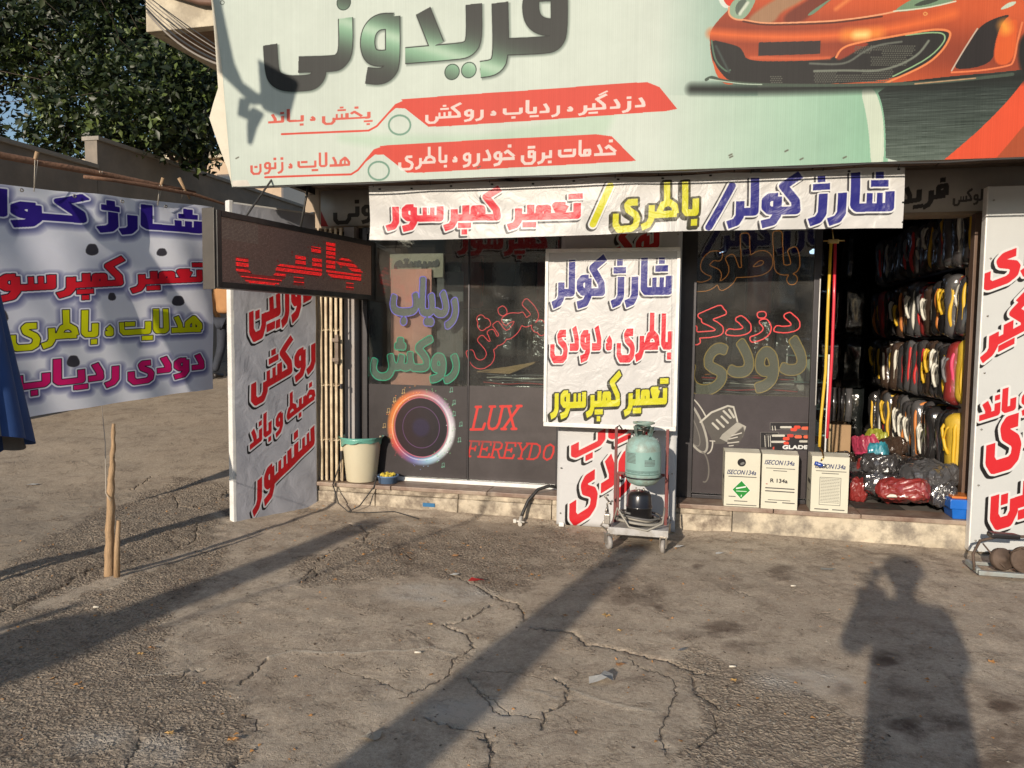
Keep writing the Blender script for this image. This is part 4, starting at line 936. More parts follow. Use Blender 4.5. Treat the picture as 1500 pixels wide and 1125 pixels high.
M_bb = printed('billboard_print', tb.image('billboard'), .55, .10, 4, scl=.66, spec=.22, dirt=.16, streak=False, trans=0.0)
sheet('face', (BX0, BY, BZ0), (1, 0, 0), (0, 0, 1), BX1 - BX0, BZ1 - BZ0, 160, 50, bf, M_bb, bill, thick=0)
bm = nb(); q = [(bl(z) + .004, z) for z, x in left]; q2 = [(min(x, bl(z) - .002), z) for z, x in left][::-1]
prism(bm, q + q2, .006, 'Y', BY + .012); P('torn_side_cloth', bm, mat('cream_cloth', (.56, .52, .42), .8, var=.1, bump=.2), bill)
bm = nb(); box(bm, -3.2, BX1, BY + .006, BY + .06, BZ0 + .003, BZ0 + .045); P('bottom_rail', bm, mat('galvanised_rail', (.30, .28, .25), .5, metal=.5, var=.2), bill)
for x in (-3.1, -2.0, -.9, .2, 1.3, 2.4):
    bm = nb(); box(bm, x, x + .04, BY + .02, BY + .06, BZ0 + .05, BZ1 - .05); P('post', bm, MATS['galvanised_rail'], bill)
bm = nb(); box(bm, -3.15, BX1, BY + .03, -.1, BZ1 - .1, BZ1 - .05); P('top_rail', bm, MATS['galvanised_rail'], bill)
bm = nb(); tube(bm, [(-3.19 + k * .2, BY - .004 + .006 * math.sin(k * 1.7), BZ0 - .006 - .008 * abs(math.sin(k * .9))) for k in range(31)], .006, 5)
tag(P('rope', bm, M_cable), 'thin dark line laced along the bottom edge of the big mint billboard', 'rope')

# ================================================================== BANNERS
RED2, BLU, YEL = C8(226, 44, 56), C8(44, 44, 140), C8(226, 222, 36)
def lay(col, o=.010, sh=(-.010, -.012), dark=C8(66, 64, 68), wh=C8(248, 248, 246)): return [(o, dark, sh[0], sh[1], .003), (o, wh, 0, 0, 0), (0, col, 0, 0, 0)]
def creases(t, n, seed, amt=.05):
    pass
# long banner under the billboard
BA, BB_ = onY(540, 350, -.86), onY(1326, 243, -.86)
bw, bh = BB_[0] - BA[0], BB_[2] - BA[2]
tn = Tex(bw, bh, 600, C8(232, 230, 226)); tn.mp = lambda x, y: (onY(x, y, -.86)[0] - BA[0], onY(x, y, -.86)[2] - BA[2])
tn.tpx('شارژ کولر', (1064, 296), (1310, 286), .36, lay(BLU), pen=.215); tn.tpx('باطری', (897, 306), (1023, 299), .32, lay(YEL, .014, dark=C8(50, 48, 30), wh=C8(70, 66, 40)), pen=.2); tn.tpx('تعمیر کمپرسور', (562, 308), (853, 304), .32, lay(C8(240, 56, 72)), pen=.22)
for a, b, c in (((1038, 335), (1072, 272), BLU), ((868, 328), (894, 272), YEL)):
    tn.stroke([(a[0] - 2, a[1] + 2), (b[0] - 2, b[1] + 2)], .078, C8(70, 68, 66)); tn.stroke([a, b], .066, C8(248, 248, 246)); tn.stroke([a, b], .044, c)
for x, y in [(555, 276), (602, 274), (660, 271), (720, 269), (780, 267), (840, 264), (905, 262), (970, 259), (1040, 256), (1243, 250), (1316, 246), (1322, 296), (1322, 326)]: tn.stroke([(x, y), (x + 1.5, y)], .012, C8(40, 38, 36))
def ban_f(u, v):
    t = v / bh; e = math.sin(u * 2.3 + 1) * .012 + math.sin(u * 5.1 + v * 6) * .008 + mnoise.noise((u * 2.2, v * 4, 3)) * .018 + mnoise.noise((u * 6 + v * 5, v * 9, 5)) * .006
    return (0.004 * math.sin(v * 9), -.012 * (1 - t) * math.sin(u * 1.6 + .5) - .010 * t * abs(math.sin(u * 3.9)), -e * (.35 + .65 * (1 - t)) )
o = sheet('top_banner', (BA[0], -.86, BA[2]), (1, 0, 0), (0, 0, 1), bw, bh, 220, 26, ban_f, printed('top_banner_print', tn.image('top_banner'), .36, 1.0, 7, dirt=.05, trans=.10, detail=6), thick=0)
tag(o, 'long white banner under the billboard with red, yellow and blue lettering', 'banner')
for x in (): pass
for k, x in enumerate(np.linspace(BA[0] + .04, BB_[0] - .04, 9)):
    bm = nb(); tube(bm, [(x, -.868, BB_[2] - .012), (x + .004, -.90, BB_[2] + .02), (x + .012, -.985, BZ0 + .02)], .003, 5); P('cord', bm, M_cable, o)

# centre board, hung on the upright panel
ca, cb_ = onY(798, 605, -.46), onY(995, 372, -.46)
cw, ch_ = cb_[0] - ca[0], 1.25; cz = .79
tc_ = Tex(cw, ch_, 800, C8(228, 226, 224)); tc_.mp = lambda x, y: (onY(x, y, -.46)[0] - ca[0], onY(x, y, -.46)[2] - cz)
tc_.tpx('شارژ کولر', (808, 414), (985, 410), .385, lay(BLU, .009), pen=.215); tc_.tpx('باطری ، دودی', (806, 497), (985, 494), .35, lay(C8(232, 52, 66), .009), pen=.215)
tc_.tpx('تعمیر کمپرسور', (806, 584), (979, 576), .36, lay(YEL, .009, dark=C8(50, 50, 40), wh=C8(60, 60, 40)), pen=.2)
tc_.stroke([(812, 384), (988, 380)], .004, C8(150, 148, 145)); tc_.stroke([(984, 380), (984, 625)], .004, C8(175, 173, 170))
cen = thing('hanging_board', 'white framed board with blue, red and yellow lettering above the gas trolley', 'sign', (ca[0] + cw / 2, -.44, cz))
sheet('printed_face', (ca[0], -.462, cz), (1, 0, 0), (0, 0, 1), cw, ch_, 50, 60, lambda u, v: (0, -.03 * u / cw * 0, -.005 * mnoise.noise((u * 5, v * 3, 9)) - .003), printed('centre_board_print', tc_.image('centre_board'), .38, .9, 8, dirt=.06, detail=6), cen)
for nm, x0, x1, z0, z1 in (('frame_rail', ca[0] - .008, cb_[0] + .008, cz - .018, cz + .012), ('frame_rail', ca[0] - .008, cb_[0] + .008, cz + ch_ - .012, cz + ch_ + .014), ('frame_stile', ca[0] - .01, ca[0] + .014, cz + .013, cz + ch_ - .013), ('frame_stile', cb_[0] - .014, cb_[0] + .01, cz + .013, cz + ch_ - .013)):
    bm = nb(); box(bm, x0, x1, -.470, -.44, z0, z1, .004); P(nm, bm, M_white, cen)
bm = nb(); box(bm, ca[0], cb_[0], -.452, -.44, cz + .001, cz + ch_ - .001); P('backing', bm, mat('board_backing', (.4, .39, .37), .8), cen)

# upright panel behind it, standing on the ground
pa = onY(816, 700, -.31); pw_ = .875; ph_ = 2.22
tp = Tex(pw_, ph_, 600, C8(226, 226, 226)); tp.mp = lambda x, y: (onY(x, y, -.31)[0] - pa[0], onY(x, y, -.31)[2] - .0)
r3 = lambda c=C8(226, 40, 50): lay(c, .014, (-.016, -.018), C8(30, 28, 28), C8(238, 238, 236))
tp.tpx('لوکس', (856, 385), (966, 340), .36, r3(), pen=.2); tp.tpx('ردیاب', (836, 662), (978, 590), .30, r3(), pen=.22); tp.tpx('دودی', (834, 742), (956, 664), .38, r3(), pen=.22)
pan = thing('standing_panel', 'tall white standing panel with red slanting lettering behind the framed board and trolley', 'sign', (pa[0] + pw_ / 2, -.3, 0))
sheet('printed_face', (pa[0], -.31, .012), (1, 0, 0), (0, .02, 1), pw_, ph_ - .02, 24, 60, lambda u, v: (0, 0, -.004 * mnoise.noise((u * 4, v * 3, 2))), printed('standing_panel_print', tp.image('standing_panel'), .35, .35, 7, dirt=.08, detail=6), pan, thick=.03)
for x in (pa[0] + .04, pa[0] + pw_ - .06): bm = nb(); box(bm, x - .02, x + .02, -.325, -.27, gz(x, -.3) - .006, .03, .006); P('foot', bm, M_white, pan)

# panel at the right edge
rx0, rw, rh = 1.868, .74, 2.40
tr_ = Tex(rw, rh, 600, C8(222, 224, 222)); tr_.mp = lambda x, y: (onY(x, y, -.31)[0] - rx0, onY(x, y, -.31)[2] - .025)
for wd_, px, slope, ww, hh in (('باطری', (1436, 402), .42, .68, .30), ('دزدگیر', (1436, 500), .62, .66, .36), ('پخش و باند', (1434, 612), .40, .70, .24), ('دودی', (1444, 660), .40, .58, .40), ('دوربین', (1450, 748), .42, .62, .36)):
    a = tr_.uv(px); tr_.text(wd_, a[0], a[1] + .02, a[0] + ww, a[1] + .02 + slope * ww, hh, r3(C8(228, 44, 52)), pen=.25)
rp = thing('standing_panel', 'tall white sign panel at the right edge of the doorway with slanting red lettering', 'sign', (rx0 + rw / 2, -.3, 0))
sheet('printed_face', (rx0, -.312, .028), (1, 0, 0), (0, 0, 1), rw, rh, 20, 60, lambda u, v: (0, 0, -.004 * mnoise.noise((u * 4, v * 3, 6))), printed('right_panel_print', tr_.image('right_panel'), .4, .3, 7, dirt=.06, detail=6), rp)
bm = nb(); box(bm, rx0 - .008, rx0 + rw, -.310, -.235, .022, .022 + rh + .01, .008); P('panel_frame', bm, M_white, rp)

# panel at the left, turned to the street
la, lb = onZ(347, 765, .0)[:2], onZ(464, 748, -.028)[:2]; lU = np.append((lb - la) / np.linalg.norm(lb - la), 0); lw, lh = float(np.linalg.norm(lb - la)), 2.37
tl_ = Tex(lw, lh, 700, C8(196, 197, 206)); tl_.mp = lambda x, y: (float((onV(x, y, la, lb)[:2] - la) @ lU[:2]), onV(x, y, la, lb)[2] - .0)
rl = lay(C8(206, 28, 38), .012, (-.010, -.016), C8(26, 24, 26), C8(232, 232, 236))
Z3 = lambda x, y: (340 + x * .32, 420 + y * .32)
tl_.tpx('دوربین', Z3(78, 165), Z3(366, 22), .36, rl, pen=.215); tl_.tpx('روکش', Z3(84, 445), Z3(384, 275), .40, rl, pen=.21)
tl_.tpx('ضبط و باند', Z3(80, 712), Z3(382, 478), .27, rl, pen=.21); tl_.tpx('سنسور', Z3(92, 962), Z3(380, 682), .36, rl, pen=.21)
lp = thing('leaning_panel', 'tall white cloth panel with red slanting lettering leaning under the LED display', 'sign', (float(la[0] + lb[0]) / 2, float(la[1] + lb[1]) / 2, 0))
def lf(u, v): return (0, 0, -.010 * mnoise.noise((u * 5 + v * 4, v * 2.2, 4)) - .006 * math.sin((u * 1.2 + v) * 9) * (1 - u / lw) - .004)
nL = Vector((lU[1], -lU[0], 0))
Op = Vector((la[0], la[1], .005)) + nL * .004
sheet('printed_cloth', Op, lU, (0, 0, 1), lw, lh, 36, 90, lf, printed('left_panel_print', tl_.image('left_panel'), .5, .9, 6, dirt=.12, detail=6), lp)
Ml = Matrix.Translation((la[0], la[1], 0)) @ Matrix.Rotation(math.atan2(lU[1], lU[0]), 4, 'Z')
for x0, x1, z0, z1 in ((-.022, .012, 0.0, lh + .03), (lw - .012, lw + .012, 0.02, lh + .03)):
    bm = nb(); box(bm, x0, x1, .008, .07, z0 - .01, z1, .006, M=Ml); P('frame_stile', bm, M_white, lp)
for z0 in (.005, lh - .02):
    bm = nb(); box(bm, .013, lw - .013, .010, .066, z0, z0 + .04, .005, M=Ml); P('frame_rail', bm, M_white, lp)

# big cloth banner on the left
va = np.array([-3.790, -.410]); vb = va - 1.64 * np.array([math.sin(R_(23)), math.cos(R_(23))]); dB = (va - vb) / np.linalg.norm(va - vb); BL = 2.75
v0 = va - dB * BL; zb = .90; zt = 2.44; bH = zt - zb
tq = Tex(BL, bH, 480, C8(214, 218, 232)); 
def _uz(x, y): q = onV(x, y, va, vb); return float((q[:2] - v0) @ dB), q[2]
_a, _b, _c, _d = _uz(0, 268), _uz(307, 304), _uz(50, 608), _uz(312, 572)
def ztop(u): return _b[1] + (_b[1] - _a[1]) / (_b[0] - _a[0]) * (u - _b[0])
def zbot(u): return _d[1] + (_d[1] - _c[1]) / (_d[0] - _c[0]) * (u - _d[0])
tq.mp = lambda x, y: (_uz(x, y)[0], (_uz(x, y)[1] - zbot(_uz(x, y)[0])) / (ztop(_uz(x, y)[0]) - zbot(_uz(x, y)[0])) * bH)
def blotchy(u, v): return lin(C8(226, 229, 242), C8(240, 242, 250), .5 + .5 * np.sin(u * 3.3 + 1.2 * np.sin(v * 5) + .8))
tq.poly([(-400, -200), (400, -200), (400, 900), (-400, 900)], lambda u, v: blotchy(u, v))
def glow(col, ln=C8(30, 22, 46)): return [(.012, C8(110, 114, 158), .004, -.014, .045), (.016, C8(225, 228, 240), 0, 0, 0), (.0055, ln, 0, 0, 0), (0, col, 0, 0, 0)]
def row(word, L, Rr, h, col, ln=None): tq.tpx(word, L, Rr, h, glow(col, ln or C8(30, 22, 46)), pen=.215)
row('شـارژ کـولـر', (-95, 290), (296, 330), .26, C8(44, 24, 130), C8(44, 24, 130)); row('تعمیر کمپرسور', (-40, 413), (298, 402), .31, C8(222, 30, 48)); row('هدلایت ، باطری', (14, 484), (295, 476), .27, C8(212, 216, 10))
row('دودی ردیـاب', (22, 557), (299, 532), .25, C8(216, 22, 110))
for x, y, r in [(133, 366, 9), (238, 370, 6), (164, 435, 6), (261, 442, 8), (107, 529, 9), (2, 462, 11)]: tq.poly([(x + r * math.cos(t) * (1 + .12 * math.sin(3 * t)), y + r * math.sin(t) * (1 + .1 * math.cos(2 * t))) for t in np.arange(0, 6.28, .3)], C8(66, 64, 72), .006)
def qf(u, v):
    t = v / bH; s = u / BL
    n = .022 * math.sin(u * 7.5 + .8 * math.sin(v * 2)) * (.3 + .7 * t) + .018 * mnoise.noise((u * 3, v * 1.3, 7)) + .010 * math.sin((u + .5 * v) * 15)
    return (0, zbot(u) - zb + (ztop(u) - zbot(u) - bH) * t - .014 * (1 - t) * math.sin(s * 5) + (.006 * math.sin(u * 3.2) if t > .97 else 0), n)
o = sheet('cloth_banner', (v0[0], v0[1], zb), (dB[0], dB[1], 0), (0, 0, 1), BL, bH, 150, 80, qf, printed('cloth_banner_print', tq.image('cloth_banner'), .6, .3, 5, dirt=.08, trans=.35, detail=5, scl=1.0))
tag(o, 'large pale blue cloth banner with four coloured text lines hanging from a branch pole', 'banner')

# ================================================================== LED DISPLAY
ea, eb = np.array([-2.835, -1.725]), np.array([-2.551, -.01]); eU = np.append((eb - ea) / np.linalg.norm(eb - ea), 0); ew = float(np.linalg.norm(eb - ea)); ez0, ez1 = 1.708, 2.183
led = thing('led_display', 'black framed LED display with red dot lettering sticking out over the leaning panel', 'sign', (float(ea[0]), float(ea[1]), ez0))
Me = Matrix.Translation((ea[0], ea[1], ez0)) @ Matrix.Rotation(math.atan2(eU[1], eU[0]), 4, 'Z'); eh = ez1 - ez0; bz = .038
M_blk = mat('black_sheet_metal', (.018, .017, .018), .4, var=.2, dirt=(.10, .085, .07), dirt_amt=.25, dscale=6)
bm = nb(); box(bm, 0, ew, .012, .10, 0, eh, .004, M=Me); P('cabinet', bm, M_blk, led)
for x0, x1, z0, z1 in ((0, bz, 0, eh), (ew - bz, ew, 0, eh), (bz + .001, ew - bz - .001, 0, bz), (bz + .001, ew - bz - .001, eh - bz, eh)):
    bm = nb(); box(bm, x0, x1, -.012, .0115, z0, z1, .003, M=Me); P('bezel', bm, M_blk, led)
bm = nb(); box(bm, -.014, -.003, .0, .095, -.01, eh + .01, .003, M=Me); P('side_plate', bm, mat('brown_side_plate', (.07, .06, .05), .5, var=.2), led)
NX, NY, dp = 160, 48, 7
ledm = Tex(NX * .01, NY * .01, 100); m0 = np.zeros((NY, NX), bool)
tt = Tex(1.6, .48, 400, (0, 0, 0)); tt.text('جانبی', .12, .225, 1.48, .225, .43, [(0, (1, 1, 1), 0, 0, 0)], pen=.20); m0 = tt.a[::4, ::4, 0][:NY, :NX] > .5
rg = np.random.default_rng(2); base = np.zeros((NY * dp, NX * dp, 3), np.float32); base[:] = C8(128, 98, 88); em = np.zeros_like(base)
yy, xx = np.mgrid[0:dp, 0:dp]; disc = ((yy - 3) ** 2 + (xx - 3) ** 2) <= 5
rowdrop = np.where(np.arange(NY) % 4 == 0, .12, 1.0) * np.where(rg.random(NY) < .2, .4, 1.0)
for j in range(NY):
    for i in range(NX):
        sl = (slice(j * dp, j * dp + dp), slice(i * dp, i * dp + dp)); unl = C8(176, 146, 132) if not (i < 32 and j > 31) else C8(184, 168, 152)
        base[sl][disc] = np.array(unl) * rg.uniform(.85, 1.05)
        f = 0.0
        if m0[j, i]: f = rowdrop[j] * rg.uniform(.7, 1)
        elif rg.random() < .035 and m0[max(0, j - 3):j + 3, max(0, i - 5):i + 5].any(): f = .4
        if f: em[sl][disc] = np.array([1.0, .05, .08]) * f; base[sl][disc] = (.5, .05, .05)
def img(name, arr):
    im = bpy.data.images.new(name, arr.shape[1], arr.shape[0]); px = np.ones((*arr.shape[:2], 4), np.float32); px[..., :3] = arr; im.pixels.foreach_set(px.ravel()); im.update(); return im
fO = Me @ Vector((bz, -.004, bz)); sheet('dot_matrix', fO, lU * 0 + eU, (0, 0, 1), ew - 2 * bz, eh - 2 * bz, 2, 2, None, printed('led_dots', img('led_base', base), .7, 0, 1, dirt=.1, emis=img('led_emission', em), estr=1.5, scl=.9), led)
bm = nb(); tube(bm, [(-2.72, -.9, ez1 + .0), (-2.68, -.8, 2.62)], .008, 6); P('hanger', bm, M_cable, led)
bm = nb(); tube(bm, [(-2.80, -1.45, ez1), (-2.9, -.93, 2.55)], .007, 6); P('hanger', bm, M_cable, led)

# ================================================================== WINDOW POSTERS
def poster(name, x0, x1, z0, z1, draw, label, y=-.006, ppm=900, base=C8(84, 78, 78)):
    t = Tex(x1 - x0, z1 - z0, ppm, base); t.mp = lambda x, yy: (onY(x, yy, 0)[0] - x0, onY(x, yy, 0)[2] - z0); draw(t)
    rr_ = np.random.default_rng(len(name)); t.a += rr_.normal(0, .012, (t.H, t.W, 1)).astype(np.float32)
    o = sheet(name, (x0, y, z0), (1, 0, 0), (0, 0, 1), x1 - x0, z1 - z0, 12, 8, None, printed(name + '_print', t.image(name), .32, .06, 5, dirt=.45, coat=.15, scl=.85))
    return tag(o, label, 'poster')
def d1(t):
    t.a[:] = C8(70, 65, 66); cx, cy, r = .0, .0, .0; c = t.uv((617, 626)); ru, rv = .258, .275
    def ring(rf, wd, colf, soft, al=1.0):
        n = 90
        for k in range(n):
            a0, a1 = 2 * math.pi * k / n, 2 * math.pi * (k + 1.4) / n; t.mp_, t.mp = t.mp, None
            t.stroke([(c[0] + ru * rf * math.cos(a0), c[1] + rv * rf * math.sin(a0)), (c[0] + ru * rf * math.cos(a1), c[1] + rv * rf * math.sin(a1))], wd, colf((a0 + a1) / 2), soft=soft, alpha=al); t.mp = t.mp_
    def rc(a):
        keys = [(0, (230, 232, 236)), (.9, (190, 160, 190)), (1.6, (200, 120, 110)), (2.4, (240, 130, 60)), (3.14, (245, 150, 80)), (3.8, (230, 90, 90)), (4.4, (110, 100, 160)), (5.0, (150, 190, 215)), (5.6, (225, 235, 240)), (6.3, (230, 232, 236))]
        xs_ = [k[0] for k in keys]; return tuple(np.interp(a % 6.283, xs_, [k[1][q] for k in keys]) / 255 for q in range(3))
    t.mp_, t.mp = t.mp, None; t.poly([(c[0] + ru * .93 * math.cos(a), c[1] + rv * .93 * math.sin(a)) for a in np.arange(0, 6.28, .1)], lambda u, v: lin(C8(58, 38, 42), C8(38, 36, 42), (u - c[0] + .27) / .5)); t.mp = t.mp_
    ring(1.02, .035, rc, .05, .75); ring(.985, .018, rc, .006); ring(.985, .006, lambda a: tuple(.5 + .5 * q for q in rc(a)), .004); ring(.9, .006, lambda a: C8(200, 110, 130), .003); ring(.62, .005, lambda a: C8(100, 70, 110), .004); ring(.2, .01, lambda a: C8(90, 50, 110), .01)
    t.mp_, t.mp = t.mp, None; t.poly([(c[0] + .06 * math.cos(a), c[1] + .06 * math.sin(a)) for a in np.arange(0, 6.28, .3)], C8(50, 42, 66), .03)
    r = random.Random(8)
    for _ in range(110):
        a = r.uniform(0, 6.28); f = r.gauss(1.1, .09); u, v = c[0] + ru * f * math.cos(a), c[1] + rv * f * math.sin(a); cl = rc(a) if r.random() < .5 else (C8(120, 190, 130) if math.cos(a) > 0 else C8(240, 170, 90)); t.stroke([(u, v), (u + .004, v + .003)], .005, cl)
    for (x, y) in [(590, 574), (577, 586), (568, 602), (562, 624), (571, 640), (664, 607), (674, 622), (672, 645), (664, 590), (648, 682), (660, 572)]:
        t.mp = t.mp_; u, v = t.uv((x, y)); t.mp = None; cl = C8(190, 160, 110) if x < 617 else C8(110, 160, 140)
        t.stroke([(u, v - .012), (u, v + .02), (u + .018, v + .024), (u + .018, v - .008)], .004, cl); t.stroke([(u - .004, v - .012), (u + .001, v - .012)], .010, cl); t.stroke([(u + .013, v - .008), (u + .018, v - .008)], .010, cl)
    t.mp = t.mp_
poster('speaker_ring_poster', -2.596, -1.738, .252, 1.012, d1, 'dark window poster with a glowing rainbow speaker ring and music notes')
SER = {'L': ([[(.1, 0), (.1, 1)], [(0, 0), (.62, 0), (.66, .25)], [(0, 1), (.26, 1)]], .72), 'U': ([[(.12, 1), (.12, .25), (.22, .04), (.4, 0), (.58, .06), (.66, .25), (.66, 1)], [(0, 1), (.26, 1)], [(.54, 1), (.78, 1)]], .86),
       'X': ([[(.08, 1), (.64, 0)], [(.64, 1), (.08, 0)], [(0, 1), (.22, 1)], [(.52, 1), (.74, 1)], [(0, 0), (.22, 0)], [(.52, 0), (.74, 0)]], .8), 'F': ([[(.1, 0), (.1, 1)], [(0, 1), (.58, 1), (.6, .78)], [(.1, .52), (.42, .52), (.42, .66)], [(.42, .4), (.42, .52)], [(0, 0), (.24, 0)]], .7),
       'E': ([[(.1, 0), (.1, 1)], [(0, 1), (.6, 1), (.62, .8)], [(.1, .52), (.44, .52)], [(.44, .42), (.44, .62)], [(0, 0), (.62, 0), (.66, .22)]], .74), 'R': ([[(.1, 0), (.1, 1)], [(0, 1), (.4, 1), (.56, .88), (.56, .64), (.4, .52), (.1, .52)], [(.36, .52), (.6, 0), (.72, 0)], [(0, 0), (.24, 0)]], .76),
       'Y': ([[(.08, 1), (.36, .5), (.36, 0)], [(.64, 1), (.36, .5)], [(0, 1), (.2, 1)], [(.52, 1), (.72, 1)], [(.24, 0), (.48, 0)]], .76), 'D': ([[(.1, 0), (.1, 1)], [(0, 1), (.36, 1), (.58, .86), (.66, .5), (.58, .14), (.36, 0), (0, 0)]], .8),
       'O': ([[(.1, .5), (.16, .86), (.38, 1), (.6, .86), (.66, .5), (.6, .14), (.38, 0), (.16, .14), (.1, .5)]], .82), 'N': ([[(.1, 0), (.1, 1), (.62, 0), (.62, 1)], [(0, 1), (.16, 1)], [(0, 0), (.22, 0)], [(.52, 1), (.74, 1)]], .82), 'I': ([[(.14, 0), (.14, 1)], [(.02, 0), (.26, 0)], [(.02, 1), (.26, 1)]], .34)}
def serif(t, word, L, Rr, h, col, wd, nch=None):
    a, b = t.uv(L), t.uv(Rr); tot = sum(SER[c][1] for c in (word[:nch] if nch else word)); sc = (b[0] - a[0]) / tot; sl = (b[1] - a[1]) / (b[0] - a[0]); x = 0; mp = t.mp; t.mp = None
    for c in word:
        for st in SER[c][0]: t.stroke([(a[0] + (x + p[0]) * sc + .22 * p[1] * h, a[1] + (x + p[0]) * sc * sl + p[1] * h) for p in st], wd * (1 if len(st) < 3 or 1 else 1), col)
        x += SER[c][1]
    t.mp = mp
def d2(t):
    serif(t, 'LUX', (690, 629), (758, 628), .185, C8(218, 62, 56), .021); serif(t, 'FEREYDOONI', (684, 668), (812, 674), .125, C8(214, 58, 54), .015, nch=7)
    t.poly([(690, 640), (816, 636), (816, 642), (690, 650)], C8(98, 92, 92), .03, .4)
poster('lux_poster', -1.720, -1.003, .252, 1.02, d2, 'dark grey window poster with red slanted LUX FEREYDOONI lettering')
def d3(t):
    Zq = lambda pts: [(950 + x * .3556, 300 + y * .3556) for x, y in pts]; Z = lambda pts: [(1000 + x * .2, 600 + y * .2) for x, y in pts]
    g1, g2, g3 = C8(176, 172, 162), C8(126, 122, 116), C8(206, 202, 190)
    def arc(cx, cy, rx, ry, rot, a0, a1, n=30): return [(cx + rx * math.cos(a) * math.cos(rot) - ry * math.sin(a) * math.sin(rot), cy + rx * math.cos(a) * math.sin(rot) + ry * math.sin(a) * math.cos(rot)) for a in np.linspace(a0, a1, n)]
    t.poly(arc(1014, 622, 14, 44, -.42, 0, 6.28), C8(92, 88, 86)); t.stroke(arc(1014, 622, 14, 44, -.42, 0, 6.28), .016, g1); t.stroke(arc(1010, 624, 9, 32, -.42, 0, 6.28), .008, g2); t.stroke(arc(1018, 621, 19, 47, -.42, -1.2, 1.6), .010, g3)
    t.poly(Z([(140, 80), (220, 20), (330, -30), (370, -20), (400, 80), (460, 120), (300, 250), (230, 250)]), C8(96, 92, 88)); t.poly(Z([(290, 180), (400, 90), (465, 122), (440, 200), (340, 245), (270, 210)]), g1); t.poly(Z([(330, 230), (440, 130), (450, 170), (400, 260)]), C8(90, 86, 82), .01)
    t.stroke(Z([(130, 90), (210, 20), (330, -28), (372, -20)]), .014, g3); t.stroke(Z([(372, -20), (400, 85)]), .012, g3)
    for p in ([(220, 100), (260, 140)], [(250, 75), (300, 125)], [(285, 50), (330, 95)], [(300, 10), (350, 60)], [(340, 0), (375, 55)]): t.stroke(Z(p), .016, g3)
    for p in ([(360, 190), (430, 170)], [(340, 215), (400, 200)], [(330, 245), (410, 235)], [(340, 265), (370, 262)], [(200, 228), (235, 230)]): t.stroke(Z(p), .008, C8(205, 200, 190))
    t.stroke(arc(1030, 684, 8, 22, -.1, -1.5, 1.8), .010, g2, soft=.004)
    for (x0, y0, x1, y1) in [(640, 95, 940, 145), (570, 165, 700, 280), (610, 180, 940, 290)]: t.poly(Z([(x0, y0), (x1, y0), (x1, y1), (x0, y1)]), C8(46, 44, 46)); t.stroke(Z([(x0, y0), (x1, y0), (x1, y1), (x0, y1)]), .003, g2, closed=True)
    for (x0, y, x1, cl) in [(720, 128, 790, g3), (660, 190, 740, g3), (655, 235, 745, g3), (860, 232, 925, g3), (800, 145, 825, C8(225, 80, 60)), (825, 128, 850, C8(225, 80, 60)), (880, 135, 905, C8(235, 110, 80)), (910, 135, 930, C8(235, 110, 80)), (745, 212, 770, C8(225, 80, 60)), (830, 198, 860, C8(235, 110, 80)), (895, 198, 930, C8(235, 110, 80)), (775, 190, 800, C8(200, 70, 60)), (750, 245, 765, C8(220, 80, 60)), (670, 282, 730, C8(215, 80, 60))]:
        t.stroke(Z([(x0, y), (x1, y)]), .016 if cl is g3 else .024, cl)
    for x in (655, 675, 600, 625, 640): t.stroke(Z([(x, 120 if x > 650 else 190), (x + 4, 150 if x > 650 else 270)]), .005, g3)
    t.poly(Z([(670, 255), (940, 255), (940, 297), (670, 297)]), C8(40, 38, 40)); a = t.uv((1000 + 730 * .2, 600 + 274 * .2)); b = t.uv((1000 + 960 * .2, 600 + 274 * .2)); t.text('GLADEN', a[0], a[1], b[0], b[1], .032, [(0, C8(235, 235, 232), 0, 0, 0)], bold=.09, arabic=False)
poster('subwoofer_poster', .050, .866, .250, 1.004, d3, 'dark window poster with a silver subwoofer and boxed GLADEN audio products', base=C8(78, 72, 74))

# ================================================================== LIGHT ROPE WORDS IN THE WINDOW
def ledword(name, word, L, Rr, hgt_, col, label, plate=None, y=.045, bold=.06, tr=.0035, es=.6, slope_px=None, shearv=None, arabic=True):
    a, b = onY(L[0], L[1], y), onY(Rr[0], Rr[1], y); wv = Vector((b[0] - a[0], 0, b[2] - a[2])); wl = wv.length; ang = math.atan2(wv.z, wv.x)
    loops = word_loops(word, wl, hgt_, bold, arabic=arabic)
    Mx = Matrix.Translation((a[0], y, a[2])) @ Matrix.Rotation(-ang, 4, 'Y') @ Matrix.Translation((0, 0, -hgt_ / 2)) @ Matrix.Rotation(math.pi / 2, 4, 'X')
    t = thing(name, label, 'light sign', (float(a[0] + b[0]) / 2, y, float(a[2] + b[2]) / 2))
    m = mat('glow_' + name, col, .4, emit=col, estr=es)
    from_curve('light_rope', loops, m, t, Mx @ Matrix.Translation((0, 0, .008)), bevel=tr)
    if plate: from_curve('letter_plate', loops, plate, t, Mx, fill=True, ext=.003)
    return t
M_pl = mat('grey_acrylic', (.23, .23, .22), .35, var=.1); M_plg = mat('green_grey_acrylic', (.20, .27, .23), .35, var=.1); M_ply = mat('tan_acrylic', (.20, .185, .15), .4, var=.1)
ledword('purple_light_word', 'ردیاب', (572, 440), (673, 446), .42, (.26, .20, .85), 'purple edged light rope word in the left window above the green one', M_pl, bold=.045)
ledword('green_light_word', 'روکش', (543, 522), (674, 528), .40, (.04, .52, .30), 'green edged light rope word low in the left window', M_plg, bold=.045)
ledword('red_light_word', 'پخش', (682, 520), (786, 452), .42, (.85, .06, .07), 'red outline light word climbing diagonally in the window left of the framed board', None, bold=.05)
